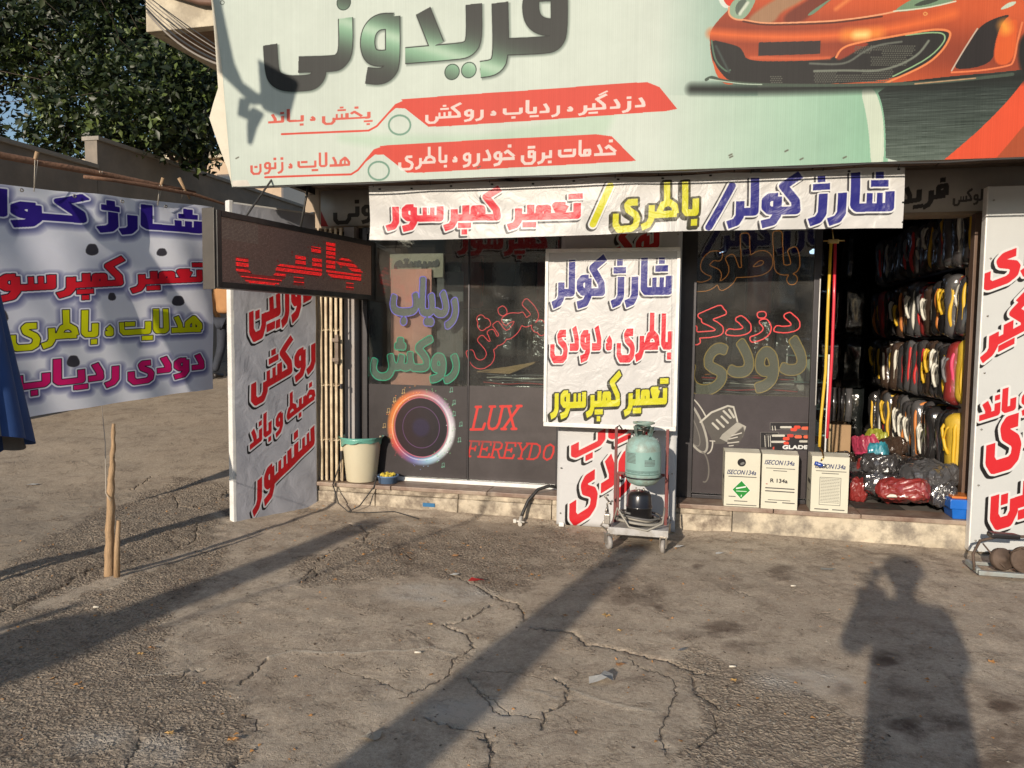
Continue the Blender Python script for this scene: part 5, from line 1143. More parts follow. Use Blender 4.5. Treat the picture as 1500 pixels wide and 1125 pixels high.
ledword('orange_light_word', 'باطری', (1002, 388), (1172, 378), .42, (.65, .22, .03), 'dim orange outline light word at the top of the right window', None, bold=.05, es=.35, tr=.003)
ledword('neon_word', 'دزدگیر', (962, 482), (1172, 468), .30, (.95, .08, .08), 'red tube light word across the middle of the right window', None, bold=.05, es=1.0, tr=.0045)
ledword('yellow_light_word', 'دودی', (1003, 540), (1182, 532), .42, (.42, .27, .06), 'large tan light rope word low in the right window above the subwoofer poster', M_ply, bold=.045, es=.5)

# small fixings the sheets carry
M_eye = mat('dull_eyelet', (.30, .28, .25), .4, metal=.8)
cb_o = bpy.data.objects['cloth_banner']
for k in range(9):
    u = .06 + k * (BL - .12) / 8; p = Vector((v0[0], v0[1], 0)) + Vector((dB[0], dB[1], 0)) * u + Vector((dB[1], -dB[0], 0)) * .03; p.z = ztop(u) - .035
    bm = nb(); lathe(bm, tuple(p), [(.006, -.002), (.013, -.002), (.013, .002), (.006, .002), (.006, -.002)], 12, axis=(dB[1], -dB[0], 0)); P('eyelet', bm, M_eye, cb_o)
for root, x0, x1, z0, z1, y in ((rp, rx0 + .03, rx0 + rw - .03, .10, rh - .06, -.318), (pan, pa[0] + .03, pa[0] + pw_ - .03, .10, ph_ - .06, -.318)):
    for z in np.linspace(z0, z1, 7):
        for x in (x0, x1): bm = nb(); lathe(bm, (x, y, z), [(0, -.003), (.006, -.002), (.006, .002), (0, .003)], 8, axis=(0, 1, 0)); P('nail_head', bm, M_eye, root)

# ================================================================== INSIDE THE SHOP
M_pink = mat('pink_board', (.90, .42, .35), .6, var=.08, dirt=(.4, .2, .16), dirt_amt=.3)
bm = nb(); box(bm, -2.44, -2.08, .09, .10, .99, 1.97, .003); tag(P('pink_board', bm, M_pink), 'plain pink board standing behind the left window glass', 'board')
t = thing('cream_sign', 'small cream sign with dark letters above the pink board in the left window', 'sign', (-2.3, .13, 1.9))
bm = nb(); box(bm, -2.46, -1.98, .12, .135, 1.90, 2.10, .003); P('plate', bm, mat('cream_plate', (.50, .46, .38), .6, dirt=(.3, .26, .2)), t)
lp_ = word_loops('سیستم', .40, .12, .08)
from_curve('lettering', lp_, M_frame, t, Matrix.Translation((-2.42, .112, 1.94)) @ Matrix.Rotation(math.pi / 2, 4, 'X'), fill=True, ext=.002)
bm = nb(); box(bm, -2.05, -1.82, .14, .15, 1.05, 1.95, .003); tag(P('grey_board', bm, mat('grey_board', (.15, .14, .14), .6)), 'narrow dark grey board beside the pink board behind the glass', 'board')
for k, (x, z, s) in enumerate([(-2.33, 1.62, .05), (-2.2, 1.55, .06), (-2.26, 1.7, .04)]): pass
# low shelf behind the glass with flat goods
M_shelf = mat('shelf_board', (.12, .09, .07), .6, var=.2)
sh = thing('window_shelf', 'low display shelf behind the right window under the tan light word', 'shelf', (.4, .35, 1.0))
bm = nb(); box(bm, .06, .86, .12, .6, .985, 1.0); P('shelf_board', bm, M_shelf, sh)
for x in (.09, .8): bm = nb(); box(bm, x, x + .03, .14, .58, .21, .984); P('upright', bm, M_shelf, sh)
sh2 = thing('window_shelf', 'low display shelf behind the middle window under the red light word', 'shelf', (-1.4, .35, 1.0))
bm = nb(); box(bm, -1.70, -1.02, .12, .6, .985, 1.0); P('shelf_board', bm, M_shelf, sh2)
for x in (-1.68, -1.07): bm = nb(); box(bm, x, x + .03, .14, .58, .21, .984); P('upright', bm, M_shelf, sh2)
PC = {'yellow': (.62, .38, .02), 'red': (.50, .02, .02), 'white': (.62, .60, .52), 'orange': (.52, .17, .03), 'grey': (.14, .14, .145), 'lime': (.50, .55, .04), 'pink': (.60, .05, .13), 'teal': (.02, .30, .38)}
M_pipe = {k: mat('piping_' + k, v, .5, var=.1) for k, v in PC.items()}
def plastic(name, col, rough=.18, bump=.9):
    m = mat(name, col, rough, bump=bump, bscale=16, var=.35, vscale=6, coat=.9, spec=.8); return m
M_pk = [plastic('black_pack', (.022, .02, .02)), plastic('charcoal_pack', (.05, .047, .048)), plastic('brown_pack', (.055, .035, .025)), plastic('dark_grey_pack', (.08, .078, .08))]
M_pkr = plastic('red_pack', (.24, .025, .022), .4, .7); M_pkt = plastic('teal_pack', (.02, .22, .29), .5, .5); M_pky = mat('yellow_pack', (.52, .34, .03), .6, bump=.3, var=.15, vscale=9); M_pkp = plastic('pink_pack', (.38, .035, .08), .5, .5); M_pkl = plastic('lime_pack', (.32, .33, .03), .5, .5)
flat_rnd = random.Random(6)
def flat_mat_stack(x0, x1, n, labels, zb=1.002, y0=.16):
    for k in range(n):
        a = x0 + flat_rnd.uniform(0, .05); b = x1 - flat_rnd.uniform(0, .05); c = ['grey', 'red', 'grey', 'white', 'grey', 'red', 'orange', 'grey'][k % 8]
        t = thing('folded_floor_mat', labels % ['lowest', 'second', 'third', 'fourth', 'fifth', 'sixth', 'seventh', 'topmost'][k], 'floor mat', ((a + b) / 2, y0 + .1, zb + k * .022), group='folded mats on the window shelves')
        bm = nb(); box(bm, a, b, y0, y0 + .32, zb + k * .0225, zb + k * .0225 + .016, .006); wobble(bm, .006, 5, k); P('mat', bm, M_pk[k % 4], t)
        bm = nb(); tube(bm, [(a + (b - a) * q / 12, y0 - .002 + .006 * math.sin(q + k), zb + k * .0225 + .01 + .006 * math.sin(q * .7 + k * 2)) for q in range(13)], .005, 5); P('edging', bm, M_pipe[c], t)
flat_mat_stack(.09, .82, 7, 'folded dark floor mat in the right window shelf pile, %s')
flat_mat_stack(-1.66, -1.06, 5, 'folded dark floor mat in the middle window shelf pile, %s')
bm = nb(); prism(bm, [(-1.70, 1.125), (-1.42, 1.115), (-1.22, 1.20), (-1.20, 1.22), (-1.45, 1.17), (-1.68, 1.135)], .25, 'Y', .12); tag(P('plywood_offcut', bm, mat('plywood', (.42, .27, .12), .7, var=.2, stretch=(2, 20, 20))), 'pointed tan plywood offcut lying on the middle window shelf', 'board')

def pack_tree(body_m, pipe_c, w_=.46, d_=.165, h_=.50, seed=0, handle=None):
    """a stuffed seat cover pack: local x = away from the room, y = along the row, z up"""
    bm = nb(); box(bm, -w_ / 2, w_ / 2, -d_ / 2, d_ / 2, 0, h_, .0)
    es = [e for e in bm.edges]; bmesh.ops.bevel(bm, geom=es, offset=.074, segments=5, affect='EDGES', profile=.5)
    bmesh.ops.subdivide_edges(bm, edges=[e for e in bm.edges if e.calc_length() > .12], cuts=4, use_grid_fill=True)
    for v in bm.verts:
        v.co += mnoise.noise_vector(v.co * 7 + Vector((seed * 3.1, 0, seed))) * .016; v.co += mnoise.noise_vector(v.co * 22 + Vector((seed, 2, 1))) * .005
    return bm
rp_ = random.Random(21)
PACKB = []
for s in range(5):
    bm = pack_tree(None, None, seed=s); me_ = bpy.data.meshes.new('pack_body'); [setattr(f, 'smooth', True) for f in bm.faces]; bm.to_mesh(me_); bm.free(); me_.materials.append(M_pk[0]); PACKB.append(me_)
CRUM = []
for s in range(5):
    bm = pack_tree(None, None, seed=s + 20); bmesh.ops.subdivide_edges(bm, edges=bm.edges[:], cuts=1, use_grid_fill=True)
    for v in bm.verts: v.co += mnoise.noise_vector(v.co * 11 + Vector((s, 3, 1))) * .03 + mnoise.noise_vector(v.co * 34 + Vector((s, 3, 1))) * .012
    me_ = bpy.data.meshes.new('crumpled_pack'); bm.to_mesh(me_); bm.free(); me_.materials.append(M_pk[0]); CRUM.append(me_)
def chaik3(p):
    q = np.array(p, float)
    for _ in range(2): a_, b_ = q[:-1], q[1:]; m_ = np.stack([.75 * a_ + .25 * b_, .25 * a_ + .75 * b_], 1).reshape(-1, 3); m_[0] = q[0]; m_[-1] = q[-1]; q = m_
    return [tuple(v) for v in q]
PIPES = []
for s in range(4):
    bm = nb(); j_ = .01 * (s - 1.5); pts = [(.10, -.055, .026), (-.13, -.055, .026), (-.178, -.055, .05), (-.203, -.056, .10), (-.206 + j_, -.058, .2), (-.206 - j_, -.058, .32), (-.202, -.056, .41), (-.172, -.055, .455), (-.12, -.055, .474), (.10, -.055, .476)]; tube(bm, chaik3(pts), .015, 6); me_ = bpy.data.meshes.new('pack_piping'); bm.to_mesh(me_); bm.free(); me_.materials.append(M_pipe['yellow']); PIPES.append(me_)
STR = []
for s in range(3):
    bm = nb(); z0 = .12 + .05 * s; tube(bm, [(-.228, -.02, z0), (-.242, .0, z0 + .05), (-.244, .03, z0 + .12), (-.242, .05, z0 + .17), (-.228, .04, z0 + .20)], .012, 6); tube(bm, [(-.24, .02, z0 + .02), (-.244, .02, z0 + .10), (-.244, -.02, z0 + .17), (-.235, -.04, z0 + .19)], .008, 6)
    me_ = bpy.data.meshes.new('pack_strap'); bm.to_mesh(me_); bm.free(); me_.materials.append(M_pipe['white']); STR.append(me_)
def inst(name, me_, m, parent):
    o = bpy.data.objects.new(name, me_); COL.objects.link(o); o.parent = parent; o.material_slots[0].link = 'OBJECT'; o.material_slots[0].material = m; return o
ORD = ['first', 'second', 'third', 'fourth', 'fifth', 'sixth', 'seventh', 'eighth', 'ninth', 'tenth', 'eleventh', 'twelfth', 'thirteenth', 'fourteenth', 'fifteenth', 'sixteenth', 'seventeenth', 'eighteenth', 'nineteenth', 'twentieth', 'twenty first', 'twenty second']
rows = [('lowest', .38, .57), ('second', .95, .50), ('third', 1.45, .50), ('top', 1.97, .50)]
for ri, (rn, z0, hh) in enumerate(rows):
    y = .13; n = 22
    for k in range(n):
        s = rp_.randrange(5); wd_ = rp_.uniform(.85, 1.25) * (1.0 if k < 6 else .95); y += .062 * wd_; c = rp_.choice(['yellow', 'white', 'grey', 'red', 'yellow', 'white', 'orange', 'grey']); bmtl = rp_.choice(M_pk + [M_pk[1], M_pk[2], M_pk[3], M_pk[0], M_pk[1], M_pkr] if rp_.random() < .4 else M_pk)
        if ri == 0 and k == 0: c, bmtl, nmc = 'yellow', M_pky, 'yellow'
        elif ri == 1 and k == 0: c, bmtl, nmc = 'yellow', M_pky, 'yellow'
        elif ri == 1 and k == 1: c, bmtl, nmc = 'pink', M_pkr, 'red'
        else: nmc = 'black' if bmtl is M_pk[0] else 'dark red' if bmtl is M_pkr else 'dark'
        t = thing('seat_cover_pack', '%s seat cover pack %s, %s from the doorway in the %s row' % (nmc, 'with %s piping' % c if c != 'grey' else 'without piping', ORD[k], rn), 'seat cover pack', (2.10 + rp_.uniform(-.02, .02) + .02 * (k / n), y, z0), group='plastic wrapped seat cover packs stacked along the right wall', rz=rp_.uniform(-.10, .10))
        t.scale = (1.0, wd_, hh / .5 * rp_.uniform(.88, .99)); inst('cover', PACKB[s], bmtl, t)
        if c != 'grey': inst('piping', PIPES[rp_.randrange(4)], M_pipe[c], t)
        t.rotation_euler = (rp_.uniform(-.10, .10), rp_.uniform(-.07, .07), t.rotation_euler.z); t.location.x += rp_.uniform(-.03, .03)
        if rp_.random() < .42: inst('strap', STR[rp_.randrange(3)], M_pipe[rp_.choice(['white', 'white', 'grey', 'yellow'])], t)
        y += .062 * wd_
rk = thing('wall_rack', 'dark metal shelf rack carrying the seat cover packs along the right wall', 'rack', (2.2, 1.6, .2))
for z in (.36, .935, 1.435, 1.955): bm = nb(); box(bm, 1.93, 2.355, .2, 3.4, z, z + .018); P('shelf', bm, M_frame, rk)
for y in (.18, 1.75, 3.4): bm = nb(); box(bm, 2.30, 2.34, y, y + .035, .21, 2.7); P('upright', bm, M_frame, rk)
# packs lying in a heap on the floor
heap = [(1.60, .18, .0, M_pkr, 'white', 'red', .9, 'at the front of the heap beside the blue crate'), (1.64, .26, .14, M_pk[3], 'white', 'grey topped', .80, 'lying over the red one at the front'), (1.46, .30, .0, M_pk[1], 'white', 'charcoal', .75, 'left of the red one near the doorway'), (1.68, .48, .15, M_pk[0], 'grey', 'glossy black', .9, 'behind the red one, on top'),
        (1.38, .55, .0, M_pk[0], 'white', 'crumpled black', .72, 'low on the left side of the heap'), (1.58, .66, .11, M_pk[1], 'white', 'dark', .7, 'under the teal patch in the middle of the heap'), (1.52, .66, .20, M_pkt, 'grey', 'small teal', .36, 'on top in the middle of the heap'), (1.36, .85, .02, M_pk[3], 'red', 'dark grey', .75, 'low towards the back of the heap'),
        (1.52, 1.0, .12, M_pk[0], 'pink', 'black', .75, 'under the pink patch'), (1.42, .98, .22, M_pkp, 'pink', 'small pink', .42, 'on top left of the teal one'), (1.58, 1.25, .16, M_pk[2], 'lime', 'brown', .75, 'under the lime patch at the back'), (1.56, 1.22, .26, M_pkl, 'lime', 'small lime green', .38, 'at the back against the lowest row'),
        (1.30, 1.25, .0, M_pk[2], 'orange', 'dark brown', .7, 'at the far left end of the heap'), (1.42, 1.55, .02, M_pk[0], 'red', 'small black', .7, 'last at the far end of the heap'), (1.85, .62, .03, M_pk[1], 'pink', 'plum', .9, 'squeezed under the lowest row near the front'), (1.85, 1.1, .05, M_pk[2], 'yellow', 'umber', .9, 'squeezed under the lowest row further back'), (1.30, .28, .0, M_pkr, 'white', 'small dark red', .34, 'alone at the near left tip of the heap')]
hq = random.Random(77)
for k in range(16):
    fx = (k + .5) / 16; x_ = 1.30 + .5 * hq.random() + .08; y_ = .02 + 1.35 * fx; x_ -= .10 * fx
    heap.append((x_, y_, .0 + .10 * hq.random(), hq.choice([M_pk[0], M_pk[1], M_pk[3], M_pk[2], M_pk[0], M_pkr]), hq.choice(['white', 'yellow', 'grey']), 'little', hq.uniform(.30, .5), 'in the floor heap, %s of the little ones from the doorway' % ORD[k]))
for k, (x, y, z, m, pc, cn, sc, wh) in enumerate(heap):
    t = thing('seat_cover_pack', '%s seat cover pack %s' % (cn, wh), 'seat cover pack', (x, y, .21 + z), group='seat cover packs heaped on the shop floor')
    t.rotation_euler = (R_(90 + rp_.uniform(-14, 14)), R_(rp_.uniform(-10, 10)), R_(rp_.uniform(-40, 40))); t.scale = (sc * .8, .9, sc * .85); t.location.z += .10
    inst('cover', CRUM[k % 5], m, t)
    if k % 3 == 0: inst('piping', PIPES[k % 4], M_pipe[pc], t)
    if k in (0, 3, 8): inst('strap', STR[k % 3], M_pipe['white'], t)
# dark goods hanging further in
hr = random.Random(31)
HB = []
for s in range(4):
    bm = nb(); box(bm, -.13, .13, -.035, .035, -.55, 0, .0); bmesh.ops.bevel(bm, geom=bm.edges[:], offset=.02, segments=2, affect='EDGES'); bmesh.ops.subdivide_edges(bm, edges=[e for e in bm.edges if e.calc_length() > .1], cuts=5, use_grid_fill=True)
    for v in bm.verts: v.co += mnoise.noise_vector(v.co * 9 + Vector((s * 5, 0, 0))) * .02
    for f in bm.faces: f.smooth = True
    me_ = bpy.data.meshes.new('hanging_bag'); bm.to_mesh(me_); bm.free(); me_.materials.append(M_pk[0]); HB.append(me_)
HK = bpy.data.meshes.new('hook'); bm = nb(); tube(bm, [(0, 0, -.01), (0, 0, .03), (.012, 0, .045), (.02, 0, .035)], .003, 5); bm.to_mesh(HK); bm.free(); HK.materials.append(M_frame)
M_hang = [plastic('hanging_dark_a', (.012, .014, .014), .12), plastic('hanging_dark_b', (.02, .014, .012), .15), plastic('hanging_dark_c', (.03, .03, .034), .15)]
for ri, (zt_, yb) in enumerate([(2.60, 3.2), (2.02, 3.1), (1.44, 3.0), (.90, 3.0)]):
    for k in range(19):
        x = -2.75 + k * .25
        o = bpy.data.objects.new('hanging_goods', None); COL.objects.link(o); o.location = (x + hr.uniform(-.03, .03), yb + .25 * math.sin(k * 1.3 + ri) * .4, zt_); o.rotation_euler = (0, 0, hr.uniform(-.5, .5))
        tag(o, 'dark wrapped bag deep inside the shop, %s from left in the %s row' % (ORD[k] if k < 18 else 'last', ['highest', 'upper middle', 'lower middle', 'lowest'][ri]), 'hanging bag', 'dark wrapped goods hanging deep inside the shop')
        inst('wrapped_bag', HB[k % 4], hr.choice(M_hang), o); inst('hook', HK, M_frame, o)
wr = thing('window_rack', 'thin rails just behind the shop windows carrying dark wrapped bags', 'rack', (-.9, .9, 1.6))
for z in (2.17, 1.66): bm = nb(); tube(bm, [(-2.55, .92, z), (.80, .92, z)], .006, 6); P('rail', bm, M_frame, wr)
NW = 0
for ri, zt_ in enumerate((2.15, 1.64)):
    for k in range(20):
        x = -2.5 + k * .172
        o = bpy.data.objects.new('hanging_goods', None); COL.objects.link(o); o.location = (x + hr.uniform(-.03, .03), .93 + hr.uniform(-.12, .12), zt_); o.rotation_euler = (0, 0, hr.uniform(-.8, .8)); o.scale = (.8, .8, hr.uniform(.75, 1.0))
        tag(o, 'dark wrapped bag close behind the window glass, %s from left on the %s rail' % (ORD[k], ['upper', 'lower'][ri]), 'hanging bag', 'dark wrapped goods hanging close behind the windows')
        inst('wrapped_bag', HB[k % 4], hr.choice([M_hang[2], M_pk[1], M_pk[3], M_pk[2], M_pk[3], M_pkr]), o); inst('hook', HK, M_frame, o)
rk = thing('hanging_rack', 'dark rail frame deep inside the shop carrying the wrapped bags', 'rack', (-.4, 3.2, .2))
for z in (2.655, 2.075, 1.495, .955): bm = nb(); tube(bm, [(-2.9, 3.22, z - .01), (1.85, 3.22, z - .01)], .012, 6); P('rail', bm, M_frame, rk)
for x in (-2.9, -.5, 1.84): bm = nb(); box(bm, x, x + .03, 3.27, 3.30, .21, 2.7); P('upright', bm, M_frame, rk)
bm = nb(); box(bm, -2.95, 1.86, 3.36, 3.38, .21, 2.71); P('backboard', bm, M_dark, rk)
# rolls, cartons and a glass counter further in by the door jamb
t = thing('display_counter', 'glass sided display counter with stacked pale boxes just inside the doorway', 'counter', (.95, 1.0, .21))
for z in (.40, .62, .84, 1.06, 1.28): bm = nb(); box(bm, .80, 1.12, .8, 1.5, z, z + .012); P('shelf', bm, mat('green_glass_edge', (.20, .30, .26), .2), t)
for x in (.795, 1.122):
    for y in (.8, 1.48): bm = nb(); box(bm, x, x + .012, y, y + .02, .21, 1.30); P('post', bm, M_white, t)
for k in range(14):
    z = [.413, .633, .853, 1.073][k % 4]; x = .82 + .07 * (k // 4); c = [(.5, .47, .38), (.30, .34, .26), (.42, .40, .36), (.2, .24, .22)][(k * 7) % 4]
    bm = nb(); box(bm, x, x + .06, .84, 1.1, z, z + hr.uniform(.09, .19), .002); o = P('small_box', bm, mat('small_box_%d' % ((k * 7) % 4), c, .6, var=.15)); tag(o, 'small pale carton in the display counter, %s in the %s bay' % (['lowest shelf', 'second shelf', 'third shelf', 'top shelf'][k % 4], ORD[k // 4]), 'box', 'cartons in the display counter')
M_card = mat('brown_cardboard', (.34, .22, .12), .8, var=.12)
t = thing('carton', 'large brown cardboard carton on the floor inside the doorway behind the white boxes', 'box', (1.32, 1.5, .21))
bm = nb(); box(bm, 1.14, 1.50, 1.7, 2.1, .208, .62, .004); P('box_body', bm, M_card, t); bm = nb(); box(bm, 1.30, 1.335, 1.696, 2.104, .3, .624); P('tape', bm, mat('packing_tape', (.45, .34, .2), .3), t)
t = thing('mat_roll_stack', 'stack of dark ribbed rolled mats on the carton inside the doorway', 'mats', (1.32, 1.9, .63))
for k in range(6):
    bm = nb(); x = 1.12 + k * .068; tube(bm, [(x, 1.66, .66), (x + .01, 1.67, .80), (x, 1.66, .97)], .030, 8); P('roll', bm, M_pk[(k * 3) % 4], t)
LAMPS = [(onY(1062, 370, 2.2), 0), (onY(1195, 368, 1.5), 1), (onY(1150, 378, 2.6), 2)]
for p, k in LAMPS:
    t = thing('ceiling_lamp', ['small lit ceiling lamp seen through the right window', 'small lit ceiling lamp nearest the doorway', 'small lit ceiling lamp between the other two'][k], 'lamp', (p[0], p[1], p[2]))
    bm = nb(); lathe(bm, (p[0], p[1], p[2] - .02), [(0, 0), (.05, 0), (.055, .02), (.03, .04), (0, .04)], 16); P('lens', bm, mat('cool_lamp', (.8, .85, .9), .4, emit=(.55, .72, 1.0), estr=2.2), t)
    bm = nb(); tube(bm, [(p[0], p[1], p[2] + .022), (p[0], p[1], 2.715)], .006, 6); P('stem', bm, M_frame, t)

# ================================================================== DOORWAY OBJECTS
# three cartons on the step
def bx_print(name, draw):
    t = Tex(.25, .39, 1600, C8(224, 220, 200)); draw(t); return printed(name, t.image(name), .6, .1, 6, dirt=.14, scl=.80)
INK = C8(40, 52, 100); BK = C8(40, 40, 44)
def smalls(t, rows_, r=random.Random(3)):
    for (u0, u1, v, hh) in rows_:
        u = u0
        while u < u1: L_ = r.uniform(.004, .014); t.stroke([(u, v), (min(u + L_, u1), v)], hh, C8(84, 82, 80)); u += L_ + .004
def ISE(t, u0, u1, v): t.text('ISECON', u0, v, u0 + (u1 - u0) * .60, v, .034, [(0, INK, 0, 0, 0)], bold=.03, arabic=False, slant=.25); t.text('134a', u0 + (u1 - u0) * .66, v, u1, v, .034, [(0, INK, 0, 0, 0)], bold=.03, arabic=False, slant=.25)
def b1(t):
    ISE(t, .02, .225, .25); t.stroke([(.118, .322), (.119, .322)], .058, C8(24, 22, 24)); t.stroke([(.118, .312), (.130, .318)], .018, C8(120, 120, 118)); smalls(t, [(.03, .225, .218, .006)])
    t.poly([(.122, .052), (.188, .122), (.122, .192), (.056, .122)], C8(240, 240, 236)); t.poly([(.122, .056), (.184, .122), (.122, .188), (.060, .122)], C8(30, 140, 50)); t.stroke([(.088, .132), (.150, .146)], .010, C8(235, 240, 232)); t.stroke([(.088, .112), (.158, .112)], .006, C8(210, 230, 205)); t.stroke([(.122, .074), (.124, .084)], .006, C8(230, 240, 230))
    smalls(t, [(.035, .08, .072, .006), (.075, .165, .040, .006), (.02, .23, .012, .006)])
def b2(t):
    ISE(t, .02, .225, .335); smalls(t, [(.03, .225, .293, .005), (.08, .17, .276, .005)]); t.text('R 134a', .06, .205, .18, .205, .030, [(0, BK, 0, 0, 0)], bold=.05, arabic=False); t.stroke([(.033, .178), (.040, .178)], .006, C8(170, 60, 60)); smalls(t, [(.03, .225, .150, .008), (.03, .225, .128, .008), (.05, .2, .065, .005), (.03, .11, .048, .007), (.15, .23, .048, .007)])
def b3(t):
    ISE(t, .025, .228, .325); smalls(t, [(.03, .23, .29, .005), (.07, .18, .274, .005)])
    t.stroke([(.058, .245), (.198, .245), (.198, .05), (.058, .05)], .003, C8(60, 60, 62), closed=True)
    smalls(t, [(.066, .190, .235 - .0105 * k, .003) for k in range(17)] + [(.03, .12, .018, .007), (.15, .23, .018, .007)])
def bside(t): t.a *= .92; smalls(t, [(.08, .2, .2, .03), (.03, .14, .13, .005), (.12, .2, .06, .006)])
M_bside = bx_print('carton_side_print', bside); M_bplain = mat('white_carton', (.62, .59, .49), .7, var=.08, bump=.15, dirt=(.36, .30, .2), dirt_amt=.4)
for k, (x, y0, rz, dr, lab) in enumerate([(.277, -.232, .02, b1, 'white refrigerant carton with a round hole and green diamond, leftmost on the step'), (.533, -.238, -.03, b2, 'white refrigerant carton reading R 134a, middle of the three on the step'), (.868, -.232, -.02, b3, 'white refrigerant carton with a framed text block, nearest the doorway')]):
    t = thing('refrigerant_carton', lab, 'box', (x, y0, .2135), group='refrigerant cartons on the shop step', rz=rz)
    Mw = _world(t); W_, D_, H_ = .245, .222, .39
    bm = nb(); box(bm, .001, W_ - .001, .001, D_, 0, H_ - .002, .002, M=Mw); P('box_body', bm, M_bplain, t)
    P_ = Mw @ Vector((0, -.0005, 0)); sheet('front_print', P_, Mw.to_3x3() @ Vector((1, 0, 0)), (0, 0, 1), W_, H_, 4, 5, lambda u, v: (0, 0, .001 * math.sin(u * 30 + v * 9)), bx_print('carton_print_%d' % k, dr), t)
    P_ = Mw @ Vector((-.0008, D_, 0)); sheet('side_print', P_, Mw.to_3x3() @ Vector((0, -1, 0)), (0, 0, 1), D_, H_, 4, 5, None, M_bside, t)
    for q in (0, 1):
        bm = nb(); A_ = [(0, 0, H_), (W_, 0, H_), (W_, D_ * .49, H_ + .012 - .006 * q), (0, D_ * .49, H_ + .010 + .006 * q)] if q == 0 else [(0, D_ * .51, H_ + .006), (W_, D_ * .51, H_ + .013), (W_, D_, H_), (0, D_, H_)]
        vs = [bm.verts.new(Mw @ Vector(p)) for p in A_]; f = bm.faces.new(vs); r = bmesh.ops.extrude_face_region(bm, geom=[f], use_keep_orig=True)
        for e in r['geom']:
            if isinstance(e, bmesh.types.BMVert): e.co.z += .003
        P('flap', bm, M_bplain, t)
# gauge hoses hanging in the doorway
t = thing('gauge_hose_set', 'yellow and red service hoses with blue coupler hanging from a hook in the doorway', 'hose', (.95, -.12, 2.15))
M_yh = mat('yellow_hose', (.62, .40, .03), .35, coat=.3); M_rh = mat('red_hose', (.60, .03, .05), .35, coat=.3); M_brass = mat('brass', (.55, .38, .14), .3, metal=1.0); M_blu = mat('blue_coupler', (.02, .06, .30), .3, coat=.5)
hx = .955
bm = nb(); tube(bm, [(hx, -.12, 2.10), (hx - .003, -.12, 1.7), (hx - .002, -.12, 1.2), (hx - .022, -.125, .85), (hx - .027, -.14, .66)], .0105, 8); P('yellow_hose', bm, M_yh, t)
bm = nb(); tube(bm, [(hx + .028, -.12, 2.10), (hx + .035, -.12, 1.7), (hx + .036, -.12, 1.3), (hx + .03, -.115, .95), (hx + .028, -.11, .72)], .0105, 8); P('red_hose', bm, M_rh, t)
bm = nb(); tube(bm, [(hx - .027, -.14, .66), (hx - .010, -.17, .63), (hx - .012, -.235, .60), (hx - .03, -.24, .575)], .006, 8); P('fitting', bm, M_brass, t)
bm = nb(); lathe(bm, (hx - .05, -.262, .555), [(0, -.025), (.013, -.025), (.016, -.01), (.012, 0), (.016, .01), (.013, .03), (0, .03)], 14, axis=(1, -.2, -.3)); P('coupler', bm, M_blu, t)
bm = nb(); lathe(bm, (hx - .012, -.262, .548), [(0, -.014), (.010, -.014), (.010, .014), (0, .014)], 12, axis=(1, 0, 0)); P('coupler_cap', bm, mat('steel', (.5, .5, .5), .25, metal=1), t)
bm = nb(); box(bm, hx - .02, hx + .05, -.135, -.105, 2.10, 2.13, .004); tube(bm, [(hx - .05, -.12, 2.12), (hx + .09, -.12, 2.12)], .006, 6); tube(bm, [(hx + .015, -.12, 2.13), (hx + .015, -.05, 2.22), (hx + .015, -.01, 2.26)], .005, 6); P('manifold', bm, M_brass, t)
bm = nb(); tube(bm, [(.905, -.05, 1.86), (.905, -.052, .95)], .004, 6); tag(P('white_cord', bm, M_white), 'thin white cord hanging beside the doorway jamb', 'cord')
# blue crate behind the right panel edge
cr = thing('blue_crate', 'blue plastic crate with an orange rim piece tucked behind the right panel', 'crate', (1.80, -.08, .214))
M_bp = mat('blue_plastic', (.01, .12, .48), .35, var=.1); M_op = mat('orange_plastic', (.55, .16, .03), .4)
bm = nb()
v0_ = [(1.69, -.19), (1.93, -.19), (1.93, .05), (1.69, .05)]
def taper(bm, x0, x1, y0, y1, z0, z1, s):
    cx, cy = (x0 + x1) / 2, (y0 + y1) / 2; b = box(bm, x0, x1, y0, y1, z0, z1, 0)
    for v in bm.verts:
        if abs(v.co.z - z0) < 1e-6 and x0 - 1e-6 <= v.co.x <= x1 + 1e-6: v.co.x = cx + (v.co.x - cx) * s; v.co.y = cy + (v.co.y - cy) * s
taper(bm, 1.775, 1.925, -.228, -.03, .2135, .285, .85); bmesh.ops.bevel(bm, geom=bm.edges[:], offset=.004, segments=1, affect='EDGES'); P('crate_body', bm, M_bp, cr)
bm = nb(); box(bm, 1.760, 1.928, -.238, -.02, .286, .352, .006); P('crate_rim', bm, M_bp, cr)
bm = nb(); box(bm, 1.78, 1.92, -.20, -.04, .3525, .368, .003); P('orange_tray', bm, M_op, cr)
bm = nb(); box(bm, 1.90, 1.918, -.243, -.2385, .29, .35); P('orange_tab', bm, M_op, cr)
bm = nb(); box(bm, 1.20, 1.55, -.06, .22, .2135, .2145)
t2_ = Tex(.4, .3, 500, C8(86, 80, 74)); rr_ = random.Random(4)
for k in range(40): u, v = rr_.uniform(.02, .38), rr_.uniform(.02, .28); t2_.stroke([(u, v), (u + rr_.uniform(.01, .06), v)], .006, rr_.choice([C8(130, 124, 116), C8(50, 46, 46), C8(150, 50, 40)]))
bm.free(); o = sheet('newspaper', (1.20, -.06, .2145), (1, .06, 0), (-.06, 1, 0), .34, .22, 6, 5, lambda u, v: (0, 0, .0015 + .0015 * math.sin(u * 20)), printed('newspaper_print', t2_.image('newspaper'), .8)); tag(o, 'grimy printed sheet lying flat on the floor just inside the doorway', 'newspaper')

